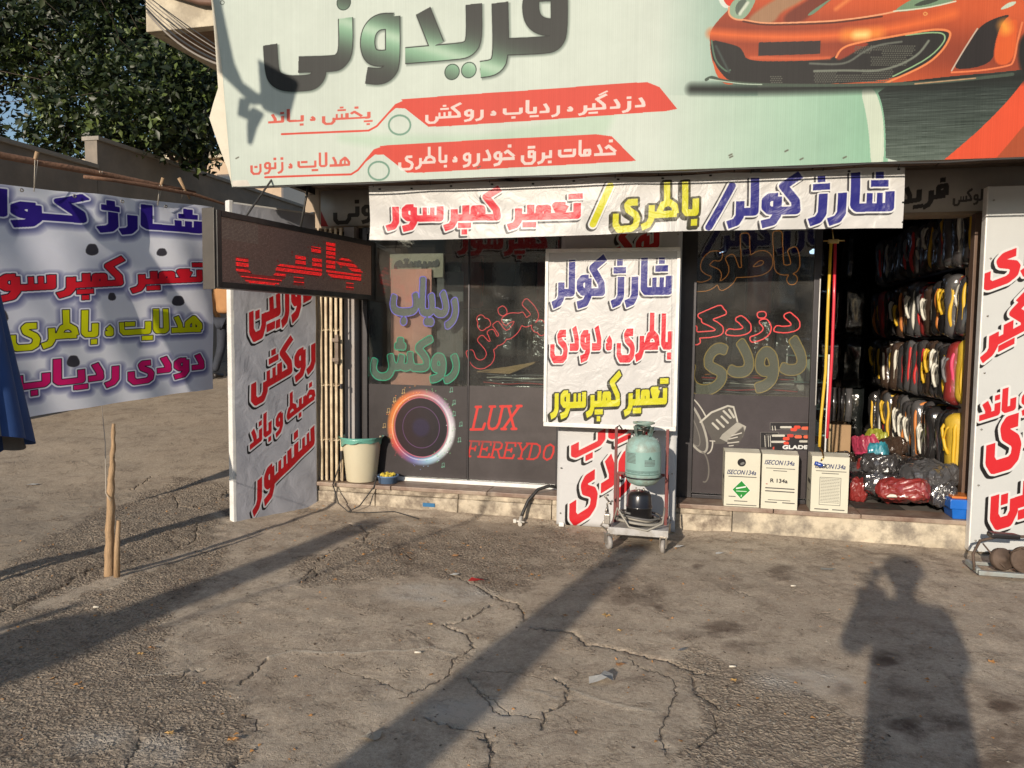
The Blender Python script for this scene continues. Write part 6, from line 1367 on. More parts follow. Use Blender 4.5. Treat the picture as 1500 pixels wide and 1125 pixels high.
# bucket, tub and wires at the left end of the step
bk = thing('waste_bucket', 'cream plastic bucket with a green bag over its rim beside the gate', 'bucket', (-2.615, -.11, .2135))
bm = nb(); prof = [(0, .002), (.118, .002), (.122, .006)] + [(.122 + .038 * q / 30 + (.0012 if q % 2 else 0), .01 + .345 * q / 30) for q in range(31)] + [(.166, .357), (.166, .366), (.156, .366), (.150, .30), (.118, .02), (0, .02)]
lathe(bm, (-2.615, -.11, .2135), prof, 40); P('bucket_body', bm, mat('cream_plastic', (.55, .50, .36), .45, var=.08, dirt=(.35, .28, .18), dirt_amt=.3), bk)
bm = nb(); g = []
for j in range(5):
    g.append([bm.verts.new((-2.615 + (.155 + .014 * j * (j < 3) + .006) * math.cos(a) * (1 + .02 * math.sin(9 * a)), -.11 + (.165 + .008 * min(j, 2)) * math.sin(a), .2135 + [.33, .368, .374, .355, .335 - .035 * max(0, math.sin(a * 1.5 + 2.4)) - .01 * math.sin(7 * a)][j])) for a in np.linspace(0, 2 * math.pi, 40, endpoint=False)])
for j in range(4):
    for i_ in range(40): bm.faces.new((g[j][i_], g[j][(i_ + 1) % 40], g[j + 1][(i_ + 1) % 40], g[j + 1][i_])).smooth = True
P('green_bag', bm, mat('green_bag', (.12, .34, .27), .3, coat=.4, bump=.4), bk)
bm = nb(); tube(bm, [(-2.77, -.13, .565), (-2.82, -.16, .56), (-2.86, -.2, .545)], .007, 6, rr=[.012, .008, .003]); P('bag_knot', bm, mat('pale_bag', (.5, .5, .42), .4), bk)
tbk = thing('plastic_tub', 'small blue grey tub with yellow contents beside the cream bucket', 'tub', (-2.375, -.125, .2135))
bm = nb(); lathe(bm, (-2.375, -.125, .2135), [(0, 0), (.075, 0), (.082, .05), (.089, .052), (.089, .062), (.080, .062), (.076, .045), (0, .045)], 30); P('tub_body', bm, mat('blue_grey_plastic', (.12, .20, .34), .4), tbk)
bm = nb()
for k in range(9): a = k * .7; bmesh.ops.create_icosphere(bm, subdivisions=1, radius=.022, matrix=Matrix.Translation((-2.375 + .045 * math.cos(a) * (k > 0), -.125 + .045 * math.sin(a) * (k > 0), .2135 + .055 + .006 * (k % 2))))
P('yellow_contents', bm, mat('yellow_rag', (.55, .42, .05), .8, var=.2), tbk)
bm = nb(); tube(bm, [(-2.75, -.20, .42), (-2.76, -.235, .34), (-2.79, -.28, .20), (-2.70, -.36, .07), (-2.60, -.40, gz(-2.6, -.4) + .012), (-2.52, -.36, .06), (-2.44, -.26, .20), (-2.42, -.24, .30)], .005, 6); o = tag(P('loose_wire', bm, M_cable), 'thin black wire looping from the gate over the step to the ground', 'wire')
bm = nb(); tube(bm, [(-2.60, -.40, gz(-2.6, -.4) + .010), (-2.45, -.36, gz(-2.45, -.36) + .008), (-2.25, -.31, gz(-2.25, -.31) + .008), (-2.0, -.42, gz(-2, -.42) + .006)], .004, 6); tag(P('ground_wire', bm, M_cable), 'short black wire trailing along the ground in front of the bucket', 'wire')
# drain hose
t = thing('drain_hose', 'black corrugated hose with a white valve, drooping over the step to the ground', 'hose', (-1.1, -.25, 0))
pts = [(-.93, -.17, .262), (-1.02, -.19, .275), (-1.10, -.23, .25), (-1.165, -.28, .17), (-1.195, -.31, .09), (-1.205, -.33, .055)]
bm = nb(); tube(bm, pts, .013, 10); P('hose', bm, mat('black_rubber', (.022, .021, .02), .5, var=.2), t)
M_wv = mat('white_valve', (.62, .60, .55), .5, dirt=(.35, .28, .2))
gv = gz(-1.22, -.36); bm = nb(); tube(bm, [(-1.205, -.33, .055), (-1.21, -.36, gv + .022), (-1.20, -.40, gv + .016)], .015, 10); tube(bm, [(-1.245, -.36, gv + .03), (-1.175, -.36, gv + .026)], .008, 8); box(bm, -1.26, -1.235, -.375, -.345, gv + .018, gv + .045, .004); P('valve', bm, M_wv, t)

# ================================================================== GAS TROLLEY
TX, TY = -.30, -.70
tr = thing('gas_trolley', 'homemade wheeled trolley with red brown posts and white platform in front of the centre board', 'trolley', (TX, TY, 0))
M_redp = mat('red_brown_paint', (.17, .028, .026), .5, var=.3, dirt=(.10, .06, .05), dirt_amt=.5, dscale=14)
gt = gz(TX, TY)
for x, y in ((-.475, -.60), (-.125, -.60)):
    bm = nb(); box(bm, x - .010, x + .010, y - .010, y + .010, .125 + gt, .80, .002); P('post', bm, M_redp, tr)
    bm = nb(); box(bm, x - .012, x + .012, y + .17, y + .192, .125 + gt, .45, .002); P('rear_post', bm, M_redp, tr)
for z in (.47,):
    bm = nb(); box(bm, -.462, -.138, -.606, -.590, z, z + .02, .002); P('crossbar', bm, M_redp, tr)
bm = nb(); tube(bm, [(-.475, -.60, .80), (-.455, -.605, .815), (-.435, -.607, .79)], .006, 6); P('hook', bm, M_frame, tr)
bm = nb(); tube(bm, [(TX + .02 + .128 * math.cos(a), -.735 + .128 * math.sin(a), .495) for a in np.linspace(0, 2 * math.pi, 28, endpoint=False)], .005, 6, closed=True); P('cylinder_strap', bm, M_frame, tr)
bm = nb(); box(bm, -.50, -.10, -.80, -.40, .115 + gt, .135 + gt, .004); P('platform', bm, mat('scuffed_grey_board', (.42, .41, .40), .6, var=.15, dirt=(.2, .17, .13), dirt_amt=.6, dscale=9), tr)
for y_ in (-.815, -.398): bm = nb(); box(bm, -.50, -.10, y_, y_ + .013, .10 + gt, .148 + gt, .003); P('platform_lip', bm, MATS['scuffed_grey_board'], tr)
M_cw = mat('caster_grey', (.34, .32, .30), .5, var=.2, dirt=(.16, .13, .1)); M_cs = mat('caster_steel', (.40, .37, .33), .4, metal=.7, var=.2, dirt=(.2, .15, .1))
for x, y, sw in ((-.50, -.80, .5), (-.13, -.80, -.1), (-.48, -.40, .2), (-.12, -.40, -.3)):
    c = thing('tmp', '', '', (0, 0, 0)); bpy.data.objects.remove(c)
    Mc = Matrix.Translation((x, y, gz(x, y) - .004)) @ Matrix.Rotation(sw, 4, 'Z'); bm = nb(); lathe(bm, (0, 0, 0), [(0, -.014), (.030, -.014), (.042, -.012), (.046, -.006), (.046, .006), (.042, .012), (.030, .014), (0, .014)], 24, axis=(1, 0, 0)); bm.transform(Mc @ Matrix.Translation((0, -.015, .046))); w_o = P('caster', bm, M_cw, tr)
    bm = nb(); box(bm, -.022, -.017, -.03, .02, .035, .10, .001, M=Mc); box(bm, .017, .022, -.03, .02, .035, .10, .001, M=Mc); box(bm, -.024, .024, -.02, .024, .1005, .112, .001, M=Mc); tube(bm, [Mc @ Vector((-.026, -.015, .046)), Mc @ Vector((.026, -.015, .046))], .006, 8); tube(bm, [Mc @ Vector((0, 0, .112)), Mc @ Vector((0, 0, .14))], .010, 8); P('caster_fork', bm, M_cs, w_o)
# dangling clamp at the left post
bm = nb(); r = random.Random(2)
for k in range(5): tube(bm, [(-.50 + r.uniform(-.02, .02), -.80 + r.uniform(-.02, .02), .10 + .05 * k), (-.52 + r.uniform(-.03, .03), -.83, .16 + .05 * k), (-.49 + r.uniform(-.02, .02), -.82, .21 + .04 * k)], .007, 6)
box(bm, -.525, -.485, -.835, -.805, .17, .24, .006); P('clamp_bundle', bm, M_cs, tr)
# refrigerant cylinder
cc = (TX + .02, -.735); cz0 = .43
cy = thing('refrigerant_cylinder', 'pale turquoise refrigerant cylinder with collar handle, strapped upright in the trolley', 'gas cylinder', (cc[0], cc[1], cz0))
M_cyl = mat('turquoise_cylinder_paint', (.27, .42, .385), .45, var=.14, vscale=7, dirt=(.17, .11, .07), dirt_amt=.55, dscale=13, bump=.1)
def cylprint():
    t = Tex(.75, .20, 900, C8(120, 160, 150)); r = random.Random(7)
    u0 = .375 * 0
    for base_u in (.48,):
        for k in range(9): smalls(t, [(base_u - .09, base_u - .02, .17 - k * .009, .004)], r)
        for k in range(6): smalls(t, [(base_u + .03, base_u + .09, .15 - k * .010, .004)], r)
        t.poly([(base_u + .045, .115), (base_u + .075, .115), (base_u + .06, .14)], C8(60, 90, 85))
        for k in range(30): t.stroke([(base_u - .12 + k * .008, .02 + r.uniform(0, .01)), (base_u - .12 + k * .008, .045)], .003, C8(60, 80, 76))
        t.stroke([(base_u - .13, .012), (base_u + .13, .012)], .003, C8(70, 90, 84))
    return t
prof = [(0, 0), (.05, .002), (.09, .018), (.112, .045), (.119, .08), (.1195, .20), (.119, .25), (.112, .285), (.092, .315), (.06, .335), (.03, .342), (0, .344)]
bm = nb(); lathe(bm, (cc[0], cc[1], cz0), prof, 44)
t_ = cylprint(); o_ = P('vessel', bm, M_cyl, cy)
# printed band as its own thin shell
def shell(name, cx_, cy_, r, z0, h_, a0, a1, m, parent, n=28):
    bm = nb(); uvl_ = bm.loops.layers.uv.new('UVMap'); A = [a0 + (a1 - a0) * k / n for k in range(n + 1)]
    lo = [bm.verts.new((cx_ + r * math.cos(a), cy_ + r * math.sin(a), z0)) for a in A]; hi = [bm.verts.new((cx_ + r * math.cos(a), cy_ + r * math.sin(a), z0 + h_)) for a in A]
    for k in range(n):
        f = bm.faces.new((lo[k], lo[k + 1], hi[k + 1], hi[k])); f.smooth = True
        for lp, uv in zip(f.loops, ((k / n, 0), ((k + 1) / n, 0), ((k + 1) / n, 1), (k / n, 1))): lp[uvl_].uv = uv
    return P(name, bm, m, parent)
tc2 = Tex(.36, .16, 1100, C8(140, 174, 167)); r = random.Random(7)
for k in range(8): smalls(tc2, [(.045, .13, .148 - k * .009, .004)], r)
for k in range(5): smalls(tc2, [(.20, .28, .105 - k * .009, .004)], r)
tc2.poly([(.225, .112), (.255, .112), (.24, .135)], C8(70, 100, 92))
for k in range(34): tc2.stroke([(.04 + k * .0085, .012 + r.uniform(0, .008)), (.04 + k * .0085, .032)], .0035, C8(62, 80, 76))
tc2.stroke([(.0, .006), (.36, .006)], .004, C8(80, 100, 94))
shell('label_band', cc[0], cc[1], .1203, cz0 + .085, .155, math.pi * 1.07, math.pi * 1.93, printed('cylinder_print', tc2.image('cylinder_label'), .42, .05, 5, scl=.95, dirt=.3), cy)
bm = nb(); nseg = 40; lo, hi = [], []
for k in range(nseg + 1):
    a = math.radians(-50 + 280 * k / nseg); zt__ = .405 if (k // 5) % 4 != 2 else .395; r0_ = .058; lo.append(bm.verts.new((cc[0] + r0_ * math.cos(a), cc[1] + r0_ * math.sin(a), cz0 + .335))); hi.append(bm.verts.new((cc[0] + (r0_ + .012) * math.cos(a), cc[1] + (r0_ + .012) * math.sin(a), cz0 + zt__)))
for k in range(nseg):
    if 4 <= k % 13 <= 8 : # hand holes: keep only the upper rim
        m1, m2 = [lo[k].co.lerp(hi[k].co, .65), lo[k + 1].co.lerp(hi[k + 1].co, .65)]; a_, b_ = bm.verts.new(m1), bm.verts.new(m2); bm.faces.new((a_, b_, hi[k + 1], hi[k]))
    else: bm.faces.new((lo[k], lo[k + 1], hi[k + 1], hi[k]))
r_ = bmesh.ops.solidify(bm, geom=bm.faces[:], thickness=.004); P('collar', bm, M_cyl, cy)
bm = nb(); tube(bm, [(cc[0], cc[1], cz0 + .34), (cc[0], cc[1], cz0 + .385)], .012, 10); tube(bm, [(cc[0] - .04, cc[1] - .02, cz0 + .375), (cc[0] + .035, cc[1] + .01, cz0 + .375)], .008, 8); lathe(bm, (cc[0], cc[1], cz0 + .388), [(0, 0), (.024, 0), (.024, .012), (0, .012)], 12); P('valve', bm, mat('dark_valve', (.08, .07, .06), .4, metal=.7), cy)
bm = nb(); lathe(bm, (cc[0], cc[1], cz0 + .425), [(.045, -.012), (.072, -.004), (.074, .004), (.05, .006), (.045, -.012)], 30); P('collar_rim', bm, M_cyl, cy)
# compressor and hoses
cp = thing('compressor_motor', 'black dome shaped compressor motor on the trolley platform', 'compressor', (TX + .0, -.62, .136 + gt))
bm = nb(); lathe(bm, (TX - .005, -.64, .136 + gt), [(0, 0), (.086, 0), (.090, .008), (.089, .03), (.087, .12), (.091, .123), (.091, .133), (.085, .137), (.080, .205), (.070, .228), (.045, .238), (0, .242)], 36); P('shell', bm, mat('black_enamel', (.014, .013, .014), .28, coat=.5, var=.2), cp)
bm = nb()
for k in range(3): a = k * 2.1 + .4; tube(bm, [(TX - .005 + .03 * math.cos(a), -.64 + .03 * math.sin(a), .36 + gt), (TX - .005 + .03 * math.cos(a), -.64 + .03 * math.sin(a), .39 + gt)], .006, 6)
P('terminals', bm, M_cs, cp)
M_gh = mat('grey_hose', (.30, .28, .24), .5, var=.15); M_gh2 = mat('dark_grey_hose', (.12, .115, .11), .5)
r = random.Random(9)
for k, (rad, m, lab) in enumerate([(.125, M_gh, 'pale grey hose coiled widest around the black compressor'), (.112, M_gh2, 'dark grey hose coiled close round the black compressor')]):
    bm = nb(); pts = []
    for q in range(60 + 20 * k):
        a = q * .28 + k; rr_ = rad * (1 + .18 * math.sin(q * .11 + k)) ; pts.append((TX - .005 + rr_ * 1.12 * math.cos(a), -.63 + min(rr_ * .95 * math.sin(a), .2), .148 + gt + .0007 * q + .022 * max(0, math.cos(a + 2.6)) + .004 * k))
    tube(bm, pts, .0095 - .002 * k, 7); tag(P('coiled_hose', bm, m), lab, 'hose')
bm = nb(); tube(bm, [(-.46, -.78, .20), (-.44, -.80, .28), (-.40, -.81, .22), (-.36, -.82, .16), (-.24, -.83, .145), (-.14, -.80, .19), (-.13, -.72, .28)], .007, 6); tag(P('service_hose', bm, M_gh), 'single grey hose running across the front of the trolley platform', 'hose')

# ================================================================== RUSTY WIRE BASKET AT THE RIGHT EDGE
wb = thing('wire_frame_cart', 'pale metal frame with rusty brake drums on the ground below the right panel', 'metal frame', (1.98, -.6, 0))
M_pm = mat('pale_blue_metal', (.34, .38, .37), .5, metal=.3, var=.2, dirt=(.2, .14, .1), dirt_amt=.5, dscale=12); M_rust = mat('rusty_iron', (.11, .075, .055), .75, metal=.3, var=.35, bump=.4)
g0 = gz(1.95, -.8)
bm = nb(); tube(bm, [(1.735, -.80, g0 + .03), (1.735, -.76, g0 + .12), (1.79, -.70, g0 + .19), (1.93, -.64, g0 + .215), (2.2, -.62, g0 + .22), (2.6, -.62, g0 + .21)], .009, 7); P('top_rail', bm, M_rust, wb)
bm = nb(); box(bm, 1.74, 2.7, -.86, -.83, g0 + .018, g0 + .045, .004); box(bm, 1.74, 2.7, -.64, -.62, g0 + .018, g0 + .04, .004); box(bm, 1.735, 1.76, -.83, -.63, g0 + .02, g0 + .05, .004); P('base_frame', bm, M_pm, wb)
for x, y, rd_, ax in ((1.90, -.74, .062, (.3, -1, .3)), (2.02, -.76, .075, (-.1, -1, .25)), (1.96, -.69, .05, (.9, -.4, .3)), (2.14, -.72, .07, (.2, -1, .1))):
    bm = nb(); lathe(bm, (x, y, g0 + .045 + rd_ * .8), [(.02, -.02), (rd_, -.02), (rd_ + .006, -.015), (rd_ + .006, .015), (rd_, .02), (.02, .02), (.018, .03), (0, .03)], 26, axis=ax); P('drum', bm, M_rust, wb)
bm = nb(); tube(bm, [(1.93, -.78, g0 + .15), (1.98, -.80, g0 + .19), (2.06, -.78, g0 + .17), (2.1, -.74, g0 + .1)], .006, 6); tube(bm, [(1.80, -.72, g0 + .18), (1.86, -.75, g0 + .10), (1.90, -.80, g0 + .06)], .005, 6); P('wire', bm, M_rust, wb)
bm = nb(); box(bm, 1.86, 2.02, -.68, -.60, g0 + .20, g0 + .235, .01); wobble(bm, .01, 20); P('rag', bm, M_frame, wb)

# ================================================================== LEFT SIDE: BRANCH POLE, STAKES, PARASOL
M_wood = mat('peeled_wood', (.36, .235, .13), .7, var=.25, vscale=14, bump=.4, bscale=40, stretch=(8, 8, 1)); M_branch = mat('brown_branch', (.19, .10, .06), .8, var=.3, vscale=12, bump=.5)
def vq(x, y, off=0.0): p = onV(x, y, va, vb); return Vector(p) + Vector((dB[1], -dB[0], 0)) * off
bp_ = thing('branch_pole', 'long crooked branch pole carrying the cloth banner, lashed from two pieces', 'pole', tuple(vq(200, 268)))
bm = nb(); tube(bm, [vq(-160, 190, .03), vq(-60, 212, .03), vq(0, 229, .03), vq(60, 240, .028), vq(110, 249, .03), vq(160, 258, .028), vq(205, 268, .03), vq(245, 275, .028), vq(283, 283, .03)], .02, 9, rr=[.026, .026, .024, .023, .022, .021, .022, .017, .013]); P('near_branch', bm, M_branch, bp_)
bm = nb(); tube(bm, [vq(118, 260, .05), vq(160, 265, .05), vq(205, 272, .05), vq(280, 286, .05), vq(318, 298, .05), vq(347, 308, .05)], .014, 8, rr=[.012, .013, .016, .014, .010, .008]); P('far_branch', bm, M_branch, bp_)
for a, b in (((257, 262), (275, 292)), ((50, 224), (46, 243)), ((234, 262), (230, 280))): bm = nb(); tube(bm, [vq(*a, .05), vq(*b, .03)], .010, 7, rr=[.014, .009]); P('twig_peg', bm, M_wood, bp_)
M_str = mat('white_string', (.45, .40, .33), .9)
for a, b in (((48, 236), (48, 281)), ((230, 272), (229, 301)), ((142, 252), (148, 262)), ((262, 280), (264, 291))):
    bm = nb(); tube(bm, [vq(a[0] - 2, a[1], .055), vq(b[0], b[1], .02)], .003, 5); tube(bm, [vq(a[0] + 2, a[1], .055), vq(b[0], b[1], .018)], .003, 5); P('string_tie', bm, M_str, bp_)
sx_, sy_ = -3.27, -2.17; sg = gz(sx_, sy_) - .02
def fine_path(p, n): return [tuple(Vector(a).lerp(Vector(b), k / n)) for a, b in zip(p, p[1:]) for k in range(n)] + [p[-1]]
stk = thing('wooden_stake', 'peeled wooden stake pair standing on the asphalt, tied by string to the cloth banner', 'stake', (sx_, sy_, sg))
bm = nb(); tube(bm, fine_path([(sx_, sy_, sg), (sx_ + .01, sy_, .20), (sx_ + .025, sy_, .45), (sx_ + .028, sy_ + .0, .58), (sx_ + .042, sy_, .68), (sx_ + .055, sy_, .76), (sx_ + .056, sy_, .90)], 6), .03, 9, rr=list(np.interp(np.arange(37) / 36, np.linspace(0, 1, 7), [.027, .025, .023, .020, .014, .012, .010]))); wobble(bm, .007, 15); wobble(bm, .004, 60); P('tall_stake', bm, M_wood, stk)
bm = nb(); tube(bm, [(sx_ + .065, sy_ - .015, sg), (sx_ + .072, sy_ - .01, .18), (sx_ + .08, sy_, .34)], .02, 6, rr=[.018, .016, .011]); wobble(bm, .006, 18); P('short_stake', bm, M_wood, stk)
q0 = vq(149, 594); bm = nb(); tube(bm, [q0, (Vector(q0) + Vector((sx_ + .02, sy_, .52))) / 2, (sx_ + .02, sy_ - .03, .50), (sx_ + .05, sy_ - .03, .46)], .0025, 5); tag(P('guy_string', bm, M_str), 'thin pale string from the wooden stake up to the cloth banner hem', 'string')
# closed parasol at the left edge
M_bc = mat('blue_canvas', (.012, .045, .16), .75, var=.15, bump=.15, bscale=200); M_gc = mat('grey_canvas', (.17, .16, .158), .8, var=.12, bump=.15, bscale=200)
pz = thing('closed_parasol', 'closed blue and grey striped parasol at the left edge before the cloth banner', 'parasol', (-4.02, -2.55, 0))
def at_depth(x, y, z): return Vector(CAM + _ray(x, y) * z)
top_, bot_ = at_depth(-42, 400, 4.45), at_depth(-34, 652, 4.25)
ax_ = (top_ - bot_).normalized(); ux = Vector(_R) - ax_ * Vector(_R).dot(ax_); ux.normalize(); uy = ax_.cross(ux)
for k in range(9):
    bm = nb(); rows__ = []
    for j in range(13):
        tt_ = j / 12; c = bot_.lerp(top_, tt_ * 1.25); R0 = (.255 * (1 - tt_ * .72)); row_ = []
        for i_ in range(9):
            a = 2 * math.pi * (k + i_ / 8 + .3) / 9; rr_ = R0 * (1 + .16 * math.sin(math.pi * i_ / 8) - .05) ; row_.append(bm.verts.new(c + (ux * math.cos(a) + uy * math.sin(a)) * rr_ - ax_ * (.012 * math.sin(math.pi * i_ / 8) if j == 0 else 0)))
        rows__.append(row_)
    for j in range(12):
        for i_ in range(8): bm.faces.new((rows__[j][i_], rows__[j][i_ + 1], rows__[j + 1][i_ + 1], rows__[j + 1][i_])).smooth = True
    P('canopy_fold', bm, M_gc if k % 3 == 1 else M_bc, pz)
bm = nb(); tube(bm, [bot_ - ax_ * (bot_.z / ax_.z), top_ + ax_ * .8], .022, 10); P('pole', bm, M_white, pz)

# ================================================================== PEOPLE
def skinned(name, joints, bones, m, parent, sub=2):
    """joints: {name: (x, y, z, rx, ry)}; grows one continuous surface"""
    me = bpy.data.meshes.new(name); ks = list(joints); me.from_pydata([joints[k][:3] for k in ks], [(ks.index(a), ks.index(b)) for a, b in bones], [])
    o = bpy.data.objects.new(name, me); COL.objects.link(o); md = o.modifiers.new('s', 'SKIN'); md.use_smooth_shade = True
    for i_, k in enumerate(ks): me.skin_vertices[0].data[i_].radius = joints[k][3:5]
    me.skin_vertices[0].data[0].use_root = True; sb = o.modifiers.new('u', 'SUBSURF'); sb.levels = sb.render_levels = sub
    dg = bpy.context.evaluated_depsgraph_get(); me2 = bpy.data.meshes.new_from_object(o.evaluated_get(dg)); bpy.data.objects.remove(o); me2.name = name; me2.materials.clear()
    return P(name, me2, m, parent)
M_skin = mat('skin', (.38, .21, .14), .55); M_hair = mat('dark_hair', (.015, .012, .010), .6)
def person(loc, rz, s, top_m, leg_m, label, arms, bend=0.0, coat_len=0.0, legs=None, bulk=1.0, cap=False):
    t = thing('person', label, 'person', loc, rz=rz); Mw = _world(t)
    def T3(p): q = Mw @ Vector(p[:3]); return (*q, *p[3:])
    lg = legs or {'l': ((.10, .02, .48), (.11, -.02, .08), (.11, .12, .03)), 'r': ((-.10, .0, .48), (-.12, -.04, .08), (-.13, .10, .03))}
    J = {'pelvis': (0, 0, .92, .15, .11), 'ltop': (.09, 0, .86, .095, .10), 'rtop': (-.09, 0, .86, .095, .10)}
    for sd_ in 'lr':
        k, a, f = lg[sd_]; J[sd_ + 'knee'] = (*k, .07, .075); J[sd_ + 'ankle'] = (*a, .055, .055)
    B = [('pelvis', 'ltop'), ('pelvis', 'rtop'), ('ltop', 'lknee'), ('rtop', 'rknee'), ('lknee', 'lankle'), ('rknee', 'rankle')]
    skinned('trousers', {k: T3(v) for k, v in J.items()}, B, leg_m, t)
    for sd_ in 'lr':
        k, a, f = lg[sd_]; skinned('shoe', {'heel': T3((a[0], a[1] - .03, .045, .045, .045)), 'mid': T3((a[0], a[1] + .06, .045, .048, .04)), 'toe': T3((f[0], a[1] + .17, .035, .04, .03))}, [('heel', 'mid'), ('mid', 'toe')], M_blk, t)
    J = {'belly': (0, .0, .98 - coat_len, .19, .14), 'waist': (0, 0, 1.08, .17, .12), 'chest': (0, .01, 1.30, .18, .125), 'neckb': (0, .0, 1.46, .09, .08), 'lsh': (.17, 0, 1.42, .075, .075), 'rsh': (-.17, 0, 1.42, .075, .075)}; J = {k: (v[0], v[1], v[2], v[3] * bulk, v[4] * bulk) for k, v in J.items()}
    B = [('belly', 'waist'), ('waist', 'chest'), ('chest', 'neckb'), ('chest', 'lsh'), ('chest', 'rsh')]
    for sd_ in 'lr':
        e, h_ = arms[sd_]; J[sd_ + 'el'] = (*e, .058, .058); J[sd_ + 'wr'] = (*h_, .042, .042); B += [(sd_ + 'sh', sd_ + 'el'), (sd_ + 'el', sd_ + 'wr')]
    skinned('jacket', {k: T3(v) for k, v in J.items()}, B, top_m, t)
    for sd_ in 'lr':
        e, h_ = Vector(arms[sd_][0]), Vector(arms[sd_][1]); d = (h_ - e).normalized(); pl = h_ + d * .07; side = d.cross(Vector((0, 1, .2))).normalized()
        hd = skinned('hand', {'w': T3((*(h_ + d * .0), .026, .022)), 'p': T3((*pl, .036, .018))}, [('w', 'p')], M_skin, t, 1)
        for q in range(4):
            a0 = pl + side * (.024 - .016 * q); f1 = a0 + d * .045; f2 = f1 + (d + Vector((0, .5, 0))).normalized() * .03
            skinned('finger', {'a': T3((*a0, .009, .009)), 'b': T3((*f1, .0085, .0085)), 'c': T3((*f2, .007, .007))}, [('a', 'b'), ('b', 'c')], M_skin, hd, 1)
        th = h_ + d * .03 + side * .03; skinned('thumb', {'a': T3((*th, .010, .010)), 'b': T3((*(th + side * .03 + d * .025), .009, .009)), 'c': T3((*(th + side * .035 + d * .055), .007, .007))}, [('a', 'b'), ('b', 'c')], M_skin, hd, 1)
    hz = 1.64
    bm = nb(); tube(bm, [(0, 0, 1.44), (0, .01, 1.56)], .055, 12)
    r_ = bmesh.ops.create_uvsphere(bm, u_segments=24, v_segments=18, radius=.1)
    for v in r_['verts']:
        q = v.co / .1; v.co = Vector((q.x * .078, q.y * .098 + (.012 if q.z < 0 else 0) * abs(q.z), q.z * .118 - (0)))
        if q.z < -.3: v.co.x *= 1 - .25 * (-q.z - .3)
        v.co += Vector((0, .015, hz))
    for sx in (-1, 1):
        r2 = bmesh.ops.create_uvsphere(bm, u_segments=8, v_segments=6, radius=.02, matrix=Matrix.Translation((sx * .08, .01, hz - .005)) @ Matrix.Diagonal((.4, .8, 1.4, 1)))
    r2 = bmesh.ops.create_cone(bm, segments=6, radius1=.018, radius2=.006, depth=.05, cap_ends=True, matrix=Matrix.Translation((0, .117, hz - .012)) @ Matrix.Rotation(.4, 4, 'X'))
    for f in bm.faces: f.smooth = True
    bm.transform(Mw); hd = P('head', bm, M_skin, t)
    bm = nb(); r_ = bmesh.ops.create_uvsphere(bm, u_segments=24, v_segments=16, radius=.1)
    for v in r_['verts']:
        q = v.co / .1; v.co = Vector((q.x * .086, q.y * .105 - .006, q.z * .118)) + Vector((0, .008, hz + .014)); 
        if q.z < -.25 and q.y > -.2 or q.y > .62 and q.z < .55: v.co = Vector((v.co.x * .8, min(v.co.y, hz * 0 + .05), v.co.z + .02))
    for f in bm.faces: f.smooth = True
    bm.transform(Mw); P('hair', bm, M_hair, hd)
    if cap:
        bm = nb(); lathe(bm, (0, .0, hz + .02), [(.118, .0), (.122, .02), (.112, .07), (.075, .115), (.03, .128), (0, .13)], 24); box(bm, -.07, .07, .09, .17, hz + .015, hz + .03, .005); bm.transform(Mw); P('cap', bm, M_hair, t)
    t.scale = (s, s, s); return t
M_jk = mat('tan_jacket', (.40, .20, .08), .8, var=.12, bump=.2); M_jean = mat('dark_jeans', (.035, .04, .055), .85, var=.25, vscale=12, bump=.3)
hang = {'l': ((.27, -.02, 1.14), (.27, .07, .90)), 'r': ((-.27, -.02, 1.14), (-.26, .08, .90))}
pm = thing  # keep the builder short
man = person((-6.93, 4.45, gz(-6.93, 4.45)), R_(-15), 1.0, M_jk, M_jean, 'person in tan jacket and dark jeans walking up the alley behind the LED display', hang, legs={'l': ((.10, .06, .48), (.11, .10, .09), (.11, .25, .03)), 'r': ((-.10, -.02, .48), (-.12, -.14, .10), (-.13, .0, .03))})
M_coat = mat('dark_coat', (.05, .05, .06), .8)
ph = person((.13, -6.10, gz(.13, -6.1) - .0), 0.0, .985, M_coat, M_jean, 'person taking the photograph with a phone raised in front of the face', {'l': ((.22, .08, 1.18), (.12, .2, 1.36)), 'r': ((-.25, .10, 1.22), (-.15, .16, 1.50))}, coat_len=.30, bulk=1.18, cap=True)
bm = nb(); box(bm, -.07, .085, -5.872, -5.862, 1.385, 1.462, .003); tag(P('phone', bm, M_blk), 'black phone held up by the person taking the photograph', 'phone')

# ================================================================== THINGS BEHIND THE CAMERA THAT CAST THE SHADOWS
dx, dy = math.sin(SUN_AZ), math.cos(SUN_AZ); tanE = math.tan(SUN_EL)
def toward_sun(x, y, z, d): return Vector((x - dx * d, y - dy * d, z + d * tanE))
pb_ = toward_sun(-.31, -.72, 0.02, 8.3)
pst = thing('concrete_post', 'tapering concrete post behind the photographer throwing the broad diagonal shadow', 'post', (pb_.x, pb_.y, 0))
bm = nb(); tube(bm, [(pb_.x, pb_.y, -.1), (pb_.x, pb_.y, pb_.z - .05), (pb_.x, pb_.y, pb_.z)], .2, 14, rr=[.24, .105, .08]); P('shaft', bm, M_grey, pst)
fl = toward_sun(-2.80, -1.0, 3.02, 3.4)
lm = thing('flood_lamp', 'flood lamp on a bent bracket casting its shadow on the left of the billboard', 'lamp', tuple(fl))
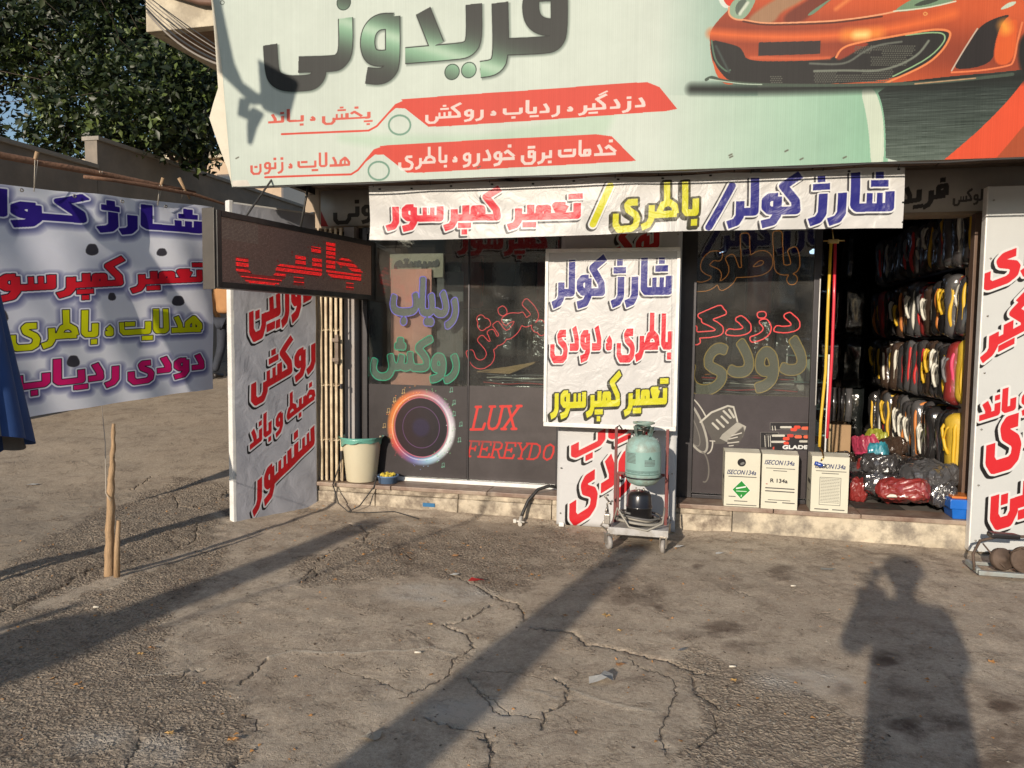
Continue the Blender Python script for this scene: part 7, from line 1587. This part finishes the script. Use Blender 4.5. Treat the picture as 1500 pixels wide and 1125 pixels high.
# plate, arm and bracket in the plane across the light
def lamp_pt(x, z): return toward_sun(x, -1.0, z, 3.4)
bm = nb(); vs = [lamp_pt(*p) for p in [(-2.95, 3.30), (-2.66, 3.14), (-2.74, 2.90), (-2.93, 2.98)]]; q = [bm.verts.new(v) for v in vs]; q2 = [bm.verts.new(v + Vector((0, .10, 0))) for v in vs]; bm.faces.new(q); bm.faces.new(q2[::-1]); [bm.faces.new((q[i_], q2[i_], q2[(i_ + 1) % 4], q[(i_ + 1) % 4])) for i_ in range(4)]; P('lamp_housing', bm, M_grey, lm)
bm = nb(); tube(bm, [lamp_pt(-3.5, 4.6), lamp_pt(-3.30, 3.75), lamp_pt(-3.23, 3.30), lamp_pt(-3.12, 3.16), lamp_pt(-3.0, 3.06), lamp_pt(-2.93, 3.06)], .03, 8, rr=[.045, .04, .075, .035, .045, .04]); P('arm', bm, M_grey, lm)
bm = nb(); tube(bm, [lamp_pt(-3.08, 3.06), lamp_pt(-3.10, 2.98), lamp_pt(-3.03, 2.94)], .03, 8, rr=[.05, .05, .03]); tube(bm, [lamp_pt(-2.98, 2.98), lamp_pt(-3.03, 2.88), lamp_pt(-3.05, 2.76)], .03, 8, rr=[.06, .045, .02]); P('bracket', bm, M_grey, lm)
bm = nb(); a = lamp_pt(-3.5, 4.6); tube(bm, [(a.x, a.y, -.1), tuple(a)], .06, 10); P('pole', bm, M_grey, lm)
# wires strung across the street at the left, then an unseen strip and disc added for ground shadows
for k, (a, b, d1_, d2_, r_) in enumerate([((-2.52, -2.89), (-1.6, -.33), 7.5, 6.6, .013)]):
    p1, p2 = toward_sun(a[0], a[1], 0, d1_), toward_sun(b[0], b[1], 0, d2_); e = (p2 - p1) * .35
    bm = nb(); tube(bm, [p1 - e, p1, (p1 + p2) / 2, p2, p2 + e], r_, 8); o = P('street_wire' if k == 0 else 'hanging_pipe', bm, M_cable)
    tag(o, 'thin wire above the street whose shadow crosses the ground by the step', 'wire' if k == 0 else 'pipe')
p1, p2 = toward_sun(-2.86, -3.5, 0, 7.6), toward_sun(-2.30, -.55, 0, 7.6)
shstrip = thing('ground_shadow_strip', 'unseen narrow strip added at left to shade a band of the ground', 'shadow caster', tuple(p1))  # unseen strip, put in only for its band of ground shadow
bm = nb(); vs = [bm.verts.new(p1 + Vector((-.17, 0, 0))), bm.verts.new(p1 + Vector((.17, 0, 0))), bm.verts.new(p2 + Vector((.10, 0, 0))), bm.verts.new(p2 + Vector((-.10, 0, 0)))]; f = bm.faces.new(vs); r = bmesh.ops.extrude_face_region(bm, geom=[f], use_keep_orig=True)
for e in r['geom']:
    if isinstance(e, bmesh.types.BMVert): e.co.z += .03
P('shadow_strip_slab', bm, M_grey, shstrip)
pc_ = toward_sun(-2.95, -3.22, 0, 4.6); shdisc = thing('ground_shadow_disc', 'unseen disc on a pole added at far left to shade the ground', 'road sign', (pc_.x, pc_.y, 0))  # unseen disc and pole, added to throw a dark patch on the ground
bm = nb(); lathe(bm, tuple(pc_), [(0, -.01), (.29, -.01), (.30, 0), (.29, .01), (0, .01)], 30, axis=(-dx * .5 - .5, -dy * .5, .02)); bm.transform(Matrix.Translation(pc_) @ Matrix.Diagonal((1, 1, .55, 1)) @ Matrix.Translation(-pc_)); P('plate', bm, M_grey, shdisc)
bm = nb(); tube(bm, [(pc_.x - .30, pc_.y, -.1), (pc_.x - .30, pc_.y, pc_.z + .2)], .03, 8); P('pole', bm, M_grey, shdisc)
# ================================================================== LITTER
lr = random.Random(17)
M_lf = [mat('dry_leaf_a', (.42, .20, .06), .7, var=.3, vscale=40), mat('dry_leaf_b', (.30, .15, .06), .7, var=.3, vscale=40), mat('dry_leaf_c', (.50, .30, .10), .7, var=.3, vscale=40)]
def leafmesh(bm, x, y, s, a, z):
    n_ = 11; pts = []
    for k in range(n_):
        t_ = 2 * math.pi * k / n_; rr_ = s * (.55 + .45 * (k % 2)) * lr.uniform(.7, 1.1); pts.append((x + rr_ * math.cos(t_ + a), y + rr_ * math.sin(t_ + a) * .8, z + lr.uniform(.0, .35) * s))
    c = bm.verts.new((x, y, z + .003)); vs = [bm.verts.new(p) for p in pts]
    for k in range(n_): bm.faces.new((c, vs[k], vs[(k + 1) % n_]))
def lf_thing(px, py, s, lab, m=None):
    p = onZ(px, py); z = gz(p[0], p[1]) + .006; bm = nb(); leafmesh(bm, p[0], p[1], s, lr.uniform(0, 6), z)
    st = bm.verts.new((p[0] + s * 1.5, p[1] + s * .3, z + .004)); a_ = bm.verts.new((p[0], p[1] + .002, z + .003)); b_ = bm.verts.new((p[0], p[1] - .002, z + .003)); bm.faces.new((st, a_, b_))
    tag(P('dry_leaf', bm, m or lr.choice(M_lf)), lab, 'leaf', 'dry leaves lying on the asphalt')
for (x, y, s, lab) in [(888, 907, .032, 'orange dry leaf nearest the edge of the post shadow in mid ground'), (908, 976, .028, 'orange dry leaf just behind the white paper scrap'), (828, 906, .022, 'dry leaf lying inside the post shadow'), (665, 816, .03, 'larger dry leaf left of the red wrapper'), (600, 812, .028, 'dry leaf in the damp patch in front of the bucket'), (1453, 973, .025, 'dry leaf to the right of the photographer shadow'),
                       (1235, 823, .016, 'small dry leaf near the head of the photographer shadow'), (852, 854, .016, 'small dry leaf above the post shadow'), (908, 928, .016, 'small pale leaf right of the post shadow'), (222, 948, .026, 'orange leaf on the rough asphalt at left'), (206, 956, .022, 'brown leaf close beside the orange one at left'), (340, 1086, .03, 'dry leaf on the rough asphalt near the bottom edge'), (248, 1075, .02, 'small dry leaf lower left on the rough asphalt'), (630, 918, .016, 'tiny curled leaf left of the post shadow'), (490, 851, .018, 'dry leaf on the crack left of centre'), (1075, 1001, .022, 'dry leaf right of the white paper scrap')]: lf_thing(x, y, s, lab)
def scrap(px, py, outline, m, lab, name, cat, h_=.02, lift=.0):
    p = onZ(px, py); z = gz(p[0], p[1]) + .004; bm = nb(); n_ = len(outline); c = bm.verts.new((p[0], p[1], z + h_))
    vs = [bm.verts.new((p[0] + a, p[1] + b, z + h_ * (.1 + .9 * ((k * 7) % 3) / 2))) for k, (a, b) in enumerate(outline)]
    for k in range(n_): bm.faces.new((c, vs[k], vs[(k + 1) % n_]))
    bmesh.ops.solidify(bm, geom=bm.faces[:], thickness=.0012); return tag(P(name, bm, m), lab, cat)
M_paper = mat('white_paper', (.62, .62, .60), .7, var=.12, vscale=30, dirt=(.3, .3, .3)); M_redw = mat('red_wrapper', (.50, .04, .04), .35, coat=.5)
scrap(880, 1000, [(-.045, -.03), (-.01, -.035), (.03, -.02), (.05, .02), (.045, .05), (.01, .04), (-.02, .03), (-.05, .0)], M_paper, 'crumpled white paper scrap on the asphalt right of the post shadow', 'paper_scrap', 'paper', .035)
scrap(545, 1082, [(-.05, -.01), (-.02, -.02), (.0, -.035), (.015, -.015), (.035, -.01), (.03, .02), (.012, .05), (-.002, .02), (-.015, .015), (-.03, .005)], mat('pale_leaf', (.55, .50, .42), .8, var=.2, vscale=40), 'pale curled leaf in the post shadow near the bottom edge', 'pale_leaf', 'leaf', .02)
scrap(697, 853, [(-.045, -.012), (.0, -.02), (.045, -.005), (.05, .018), (.01, .022), (-.03, .015)], M_redw, 'crushed red wrapper beside the crack in mid ground', 'red_wrapper', 'wrapper', .018)
scrap(665, 843, [(-.03, -.01), (.02, -.012), (.035, .008), (-.01, .012)], M_paper, 'small white scrap left of the red wrapper', 'paper_scrap', 'paper', .012)
scrap(1053, 812, [(-.02, -.01), (.01, -.014), (.03, .0), (.005, .014), (-.02, .01)], M_paper, 'small white crumpled scrap in front of the cartons', 'paper_scrap', 'paper', .015)
scrap(1212, 838, [(-.04, -.02), (.02, -.02), (.05, .01), (.0, .03), (-.04, .01)], mat('clear_film', (.32, .34, .33), .2, coat=.5), 'flat greyish plastic film left of the photographer shadow head', 'plastic_film', 'film', .008)
scrap(998, 955, [(-.02, -.008), (.01, -.012), (.03, .012), (-.005, .014)], mat('foil_scrap', (.35, .36, .38), .3, metal=.6), 'tiny foil scrap beside the long crack', 'foil_scrap', 'foil', .012)
scrap(48, 720, [(-.05, -.02), (.05, -.018), (.06, .02), (-.03, .025)], M_paper, 'flat white paper on the alley at the far left', 'paper_scrap', 'paper', .01)
scrap(993, 802, [(-.03, -.01), (.01, -.02), (.04, .0), (.0, .02)], M_paper, 'white scrap right of the trolley wheel', 'paper_scrap', 'paper', .02)
for (x, y, lab) in [(612, 959, 'cigarette end lying near the white crack'), (1162, 861, 'cigarette end in front of the plinth'), (1073, 979, 'cigarette end right of the long crack'), (141, 889, 'cigarette end in the shade at left')]:
    p = onZ(x, y); z = gz(p[0], p[1]) + .006; bm = nb(); tube(bm, [(p[0] - .014, p[1] - .004, z), (p[0] + .014, p[1] + .004, z)], .0042, 7); tag(P('cigarette_end', bm, mat('cigarette_paper', (.65, .60, .5), .8)), lab, 'cigarette end', 'cigarette ends')
# loose grit and crumbs of leaf: nobody could count them
def crumbs(name, n, smin, smax, m, seed, where):
    r = np.random.default_rng(seed); V_, F_ = [], []
    k = 0; tries = 0
    while k < n and tries < n * 30:
        tries += 1; x, y = r.uniform(-4.6, 2.6), r.uniform(-4.2, -.27); 
        if r.random() > where(x, y): continue
        z = gz(x, y); s = r.uniform(smin, smax) ** 1.0; b = len(V_); o_ = r.normal(0, 1, (4, 3)) * [1, 1, .6]; o_ /= np.linalg.norm(o_, axis=1)[:, None] + 1e-6
        for q in o_: V_.append((x + q[0] * s, y + q[1] * s, z + abs(q[2]) * s * .8))
        F_ += [(b, b + 1, b + 2), (b, b + 2, b + 3), (b, b + 3, b + 1), (b + 1, b + 3, b + 2)]; k += 1
    me_ = bpy.data.meshes.new(name); me_.from_pydata(V_, [], F_); return P(name, me_, m, kind='stuff')
def wrough(x, y):
    i_ = min(max(int((x - GX0) * T.k), 0), T.W - 1); j_ = min(max(int((y - GY0) * T.k), 0), T.H - 1); return .12 + .88 * float(T.a[j_, i_, 2])
o = crumbs('loose_grit', 14000, .002, .008, mat('grit', (.28, .245, .20), .9, var=.4, vscale=80), 1, wrough); tag(o, 'loose grit scattered over the rough asphalt', 'grit')
o = crumbs('leaf_crumbs', 1000, .004, .013, M_lf[0], 2, lambda x, y: .9 if (y > -1.6 and -3 < x < -.2) else .25); tag(o, 'orange crumbs of dry leaf scattered in front of the step', 'leaf litter')
o = crumbs('dark_crumbs', 1100, .003, .010, mat('dark_crumb', (.07, .045, .03), .9), 3, lambda x, y: .5); tag(o, 'dark crumbs and twigs scattered over the asphalt', 'litter')
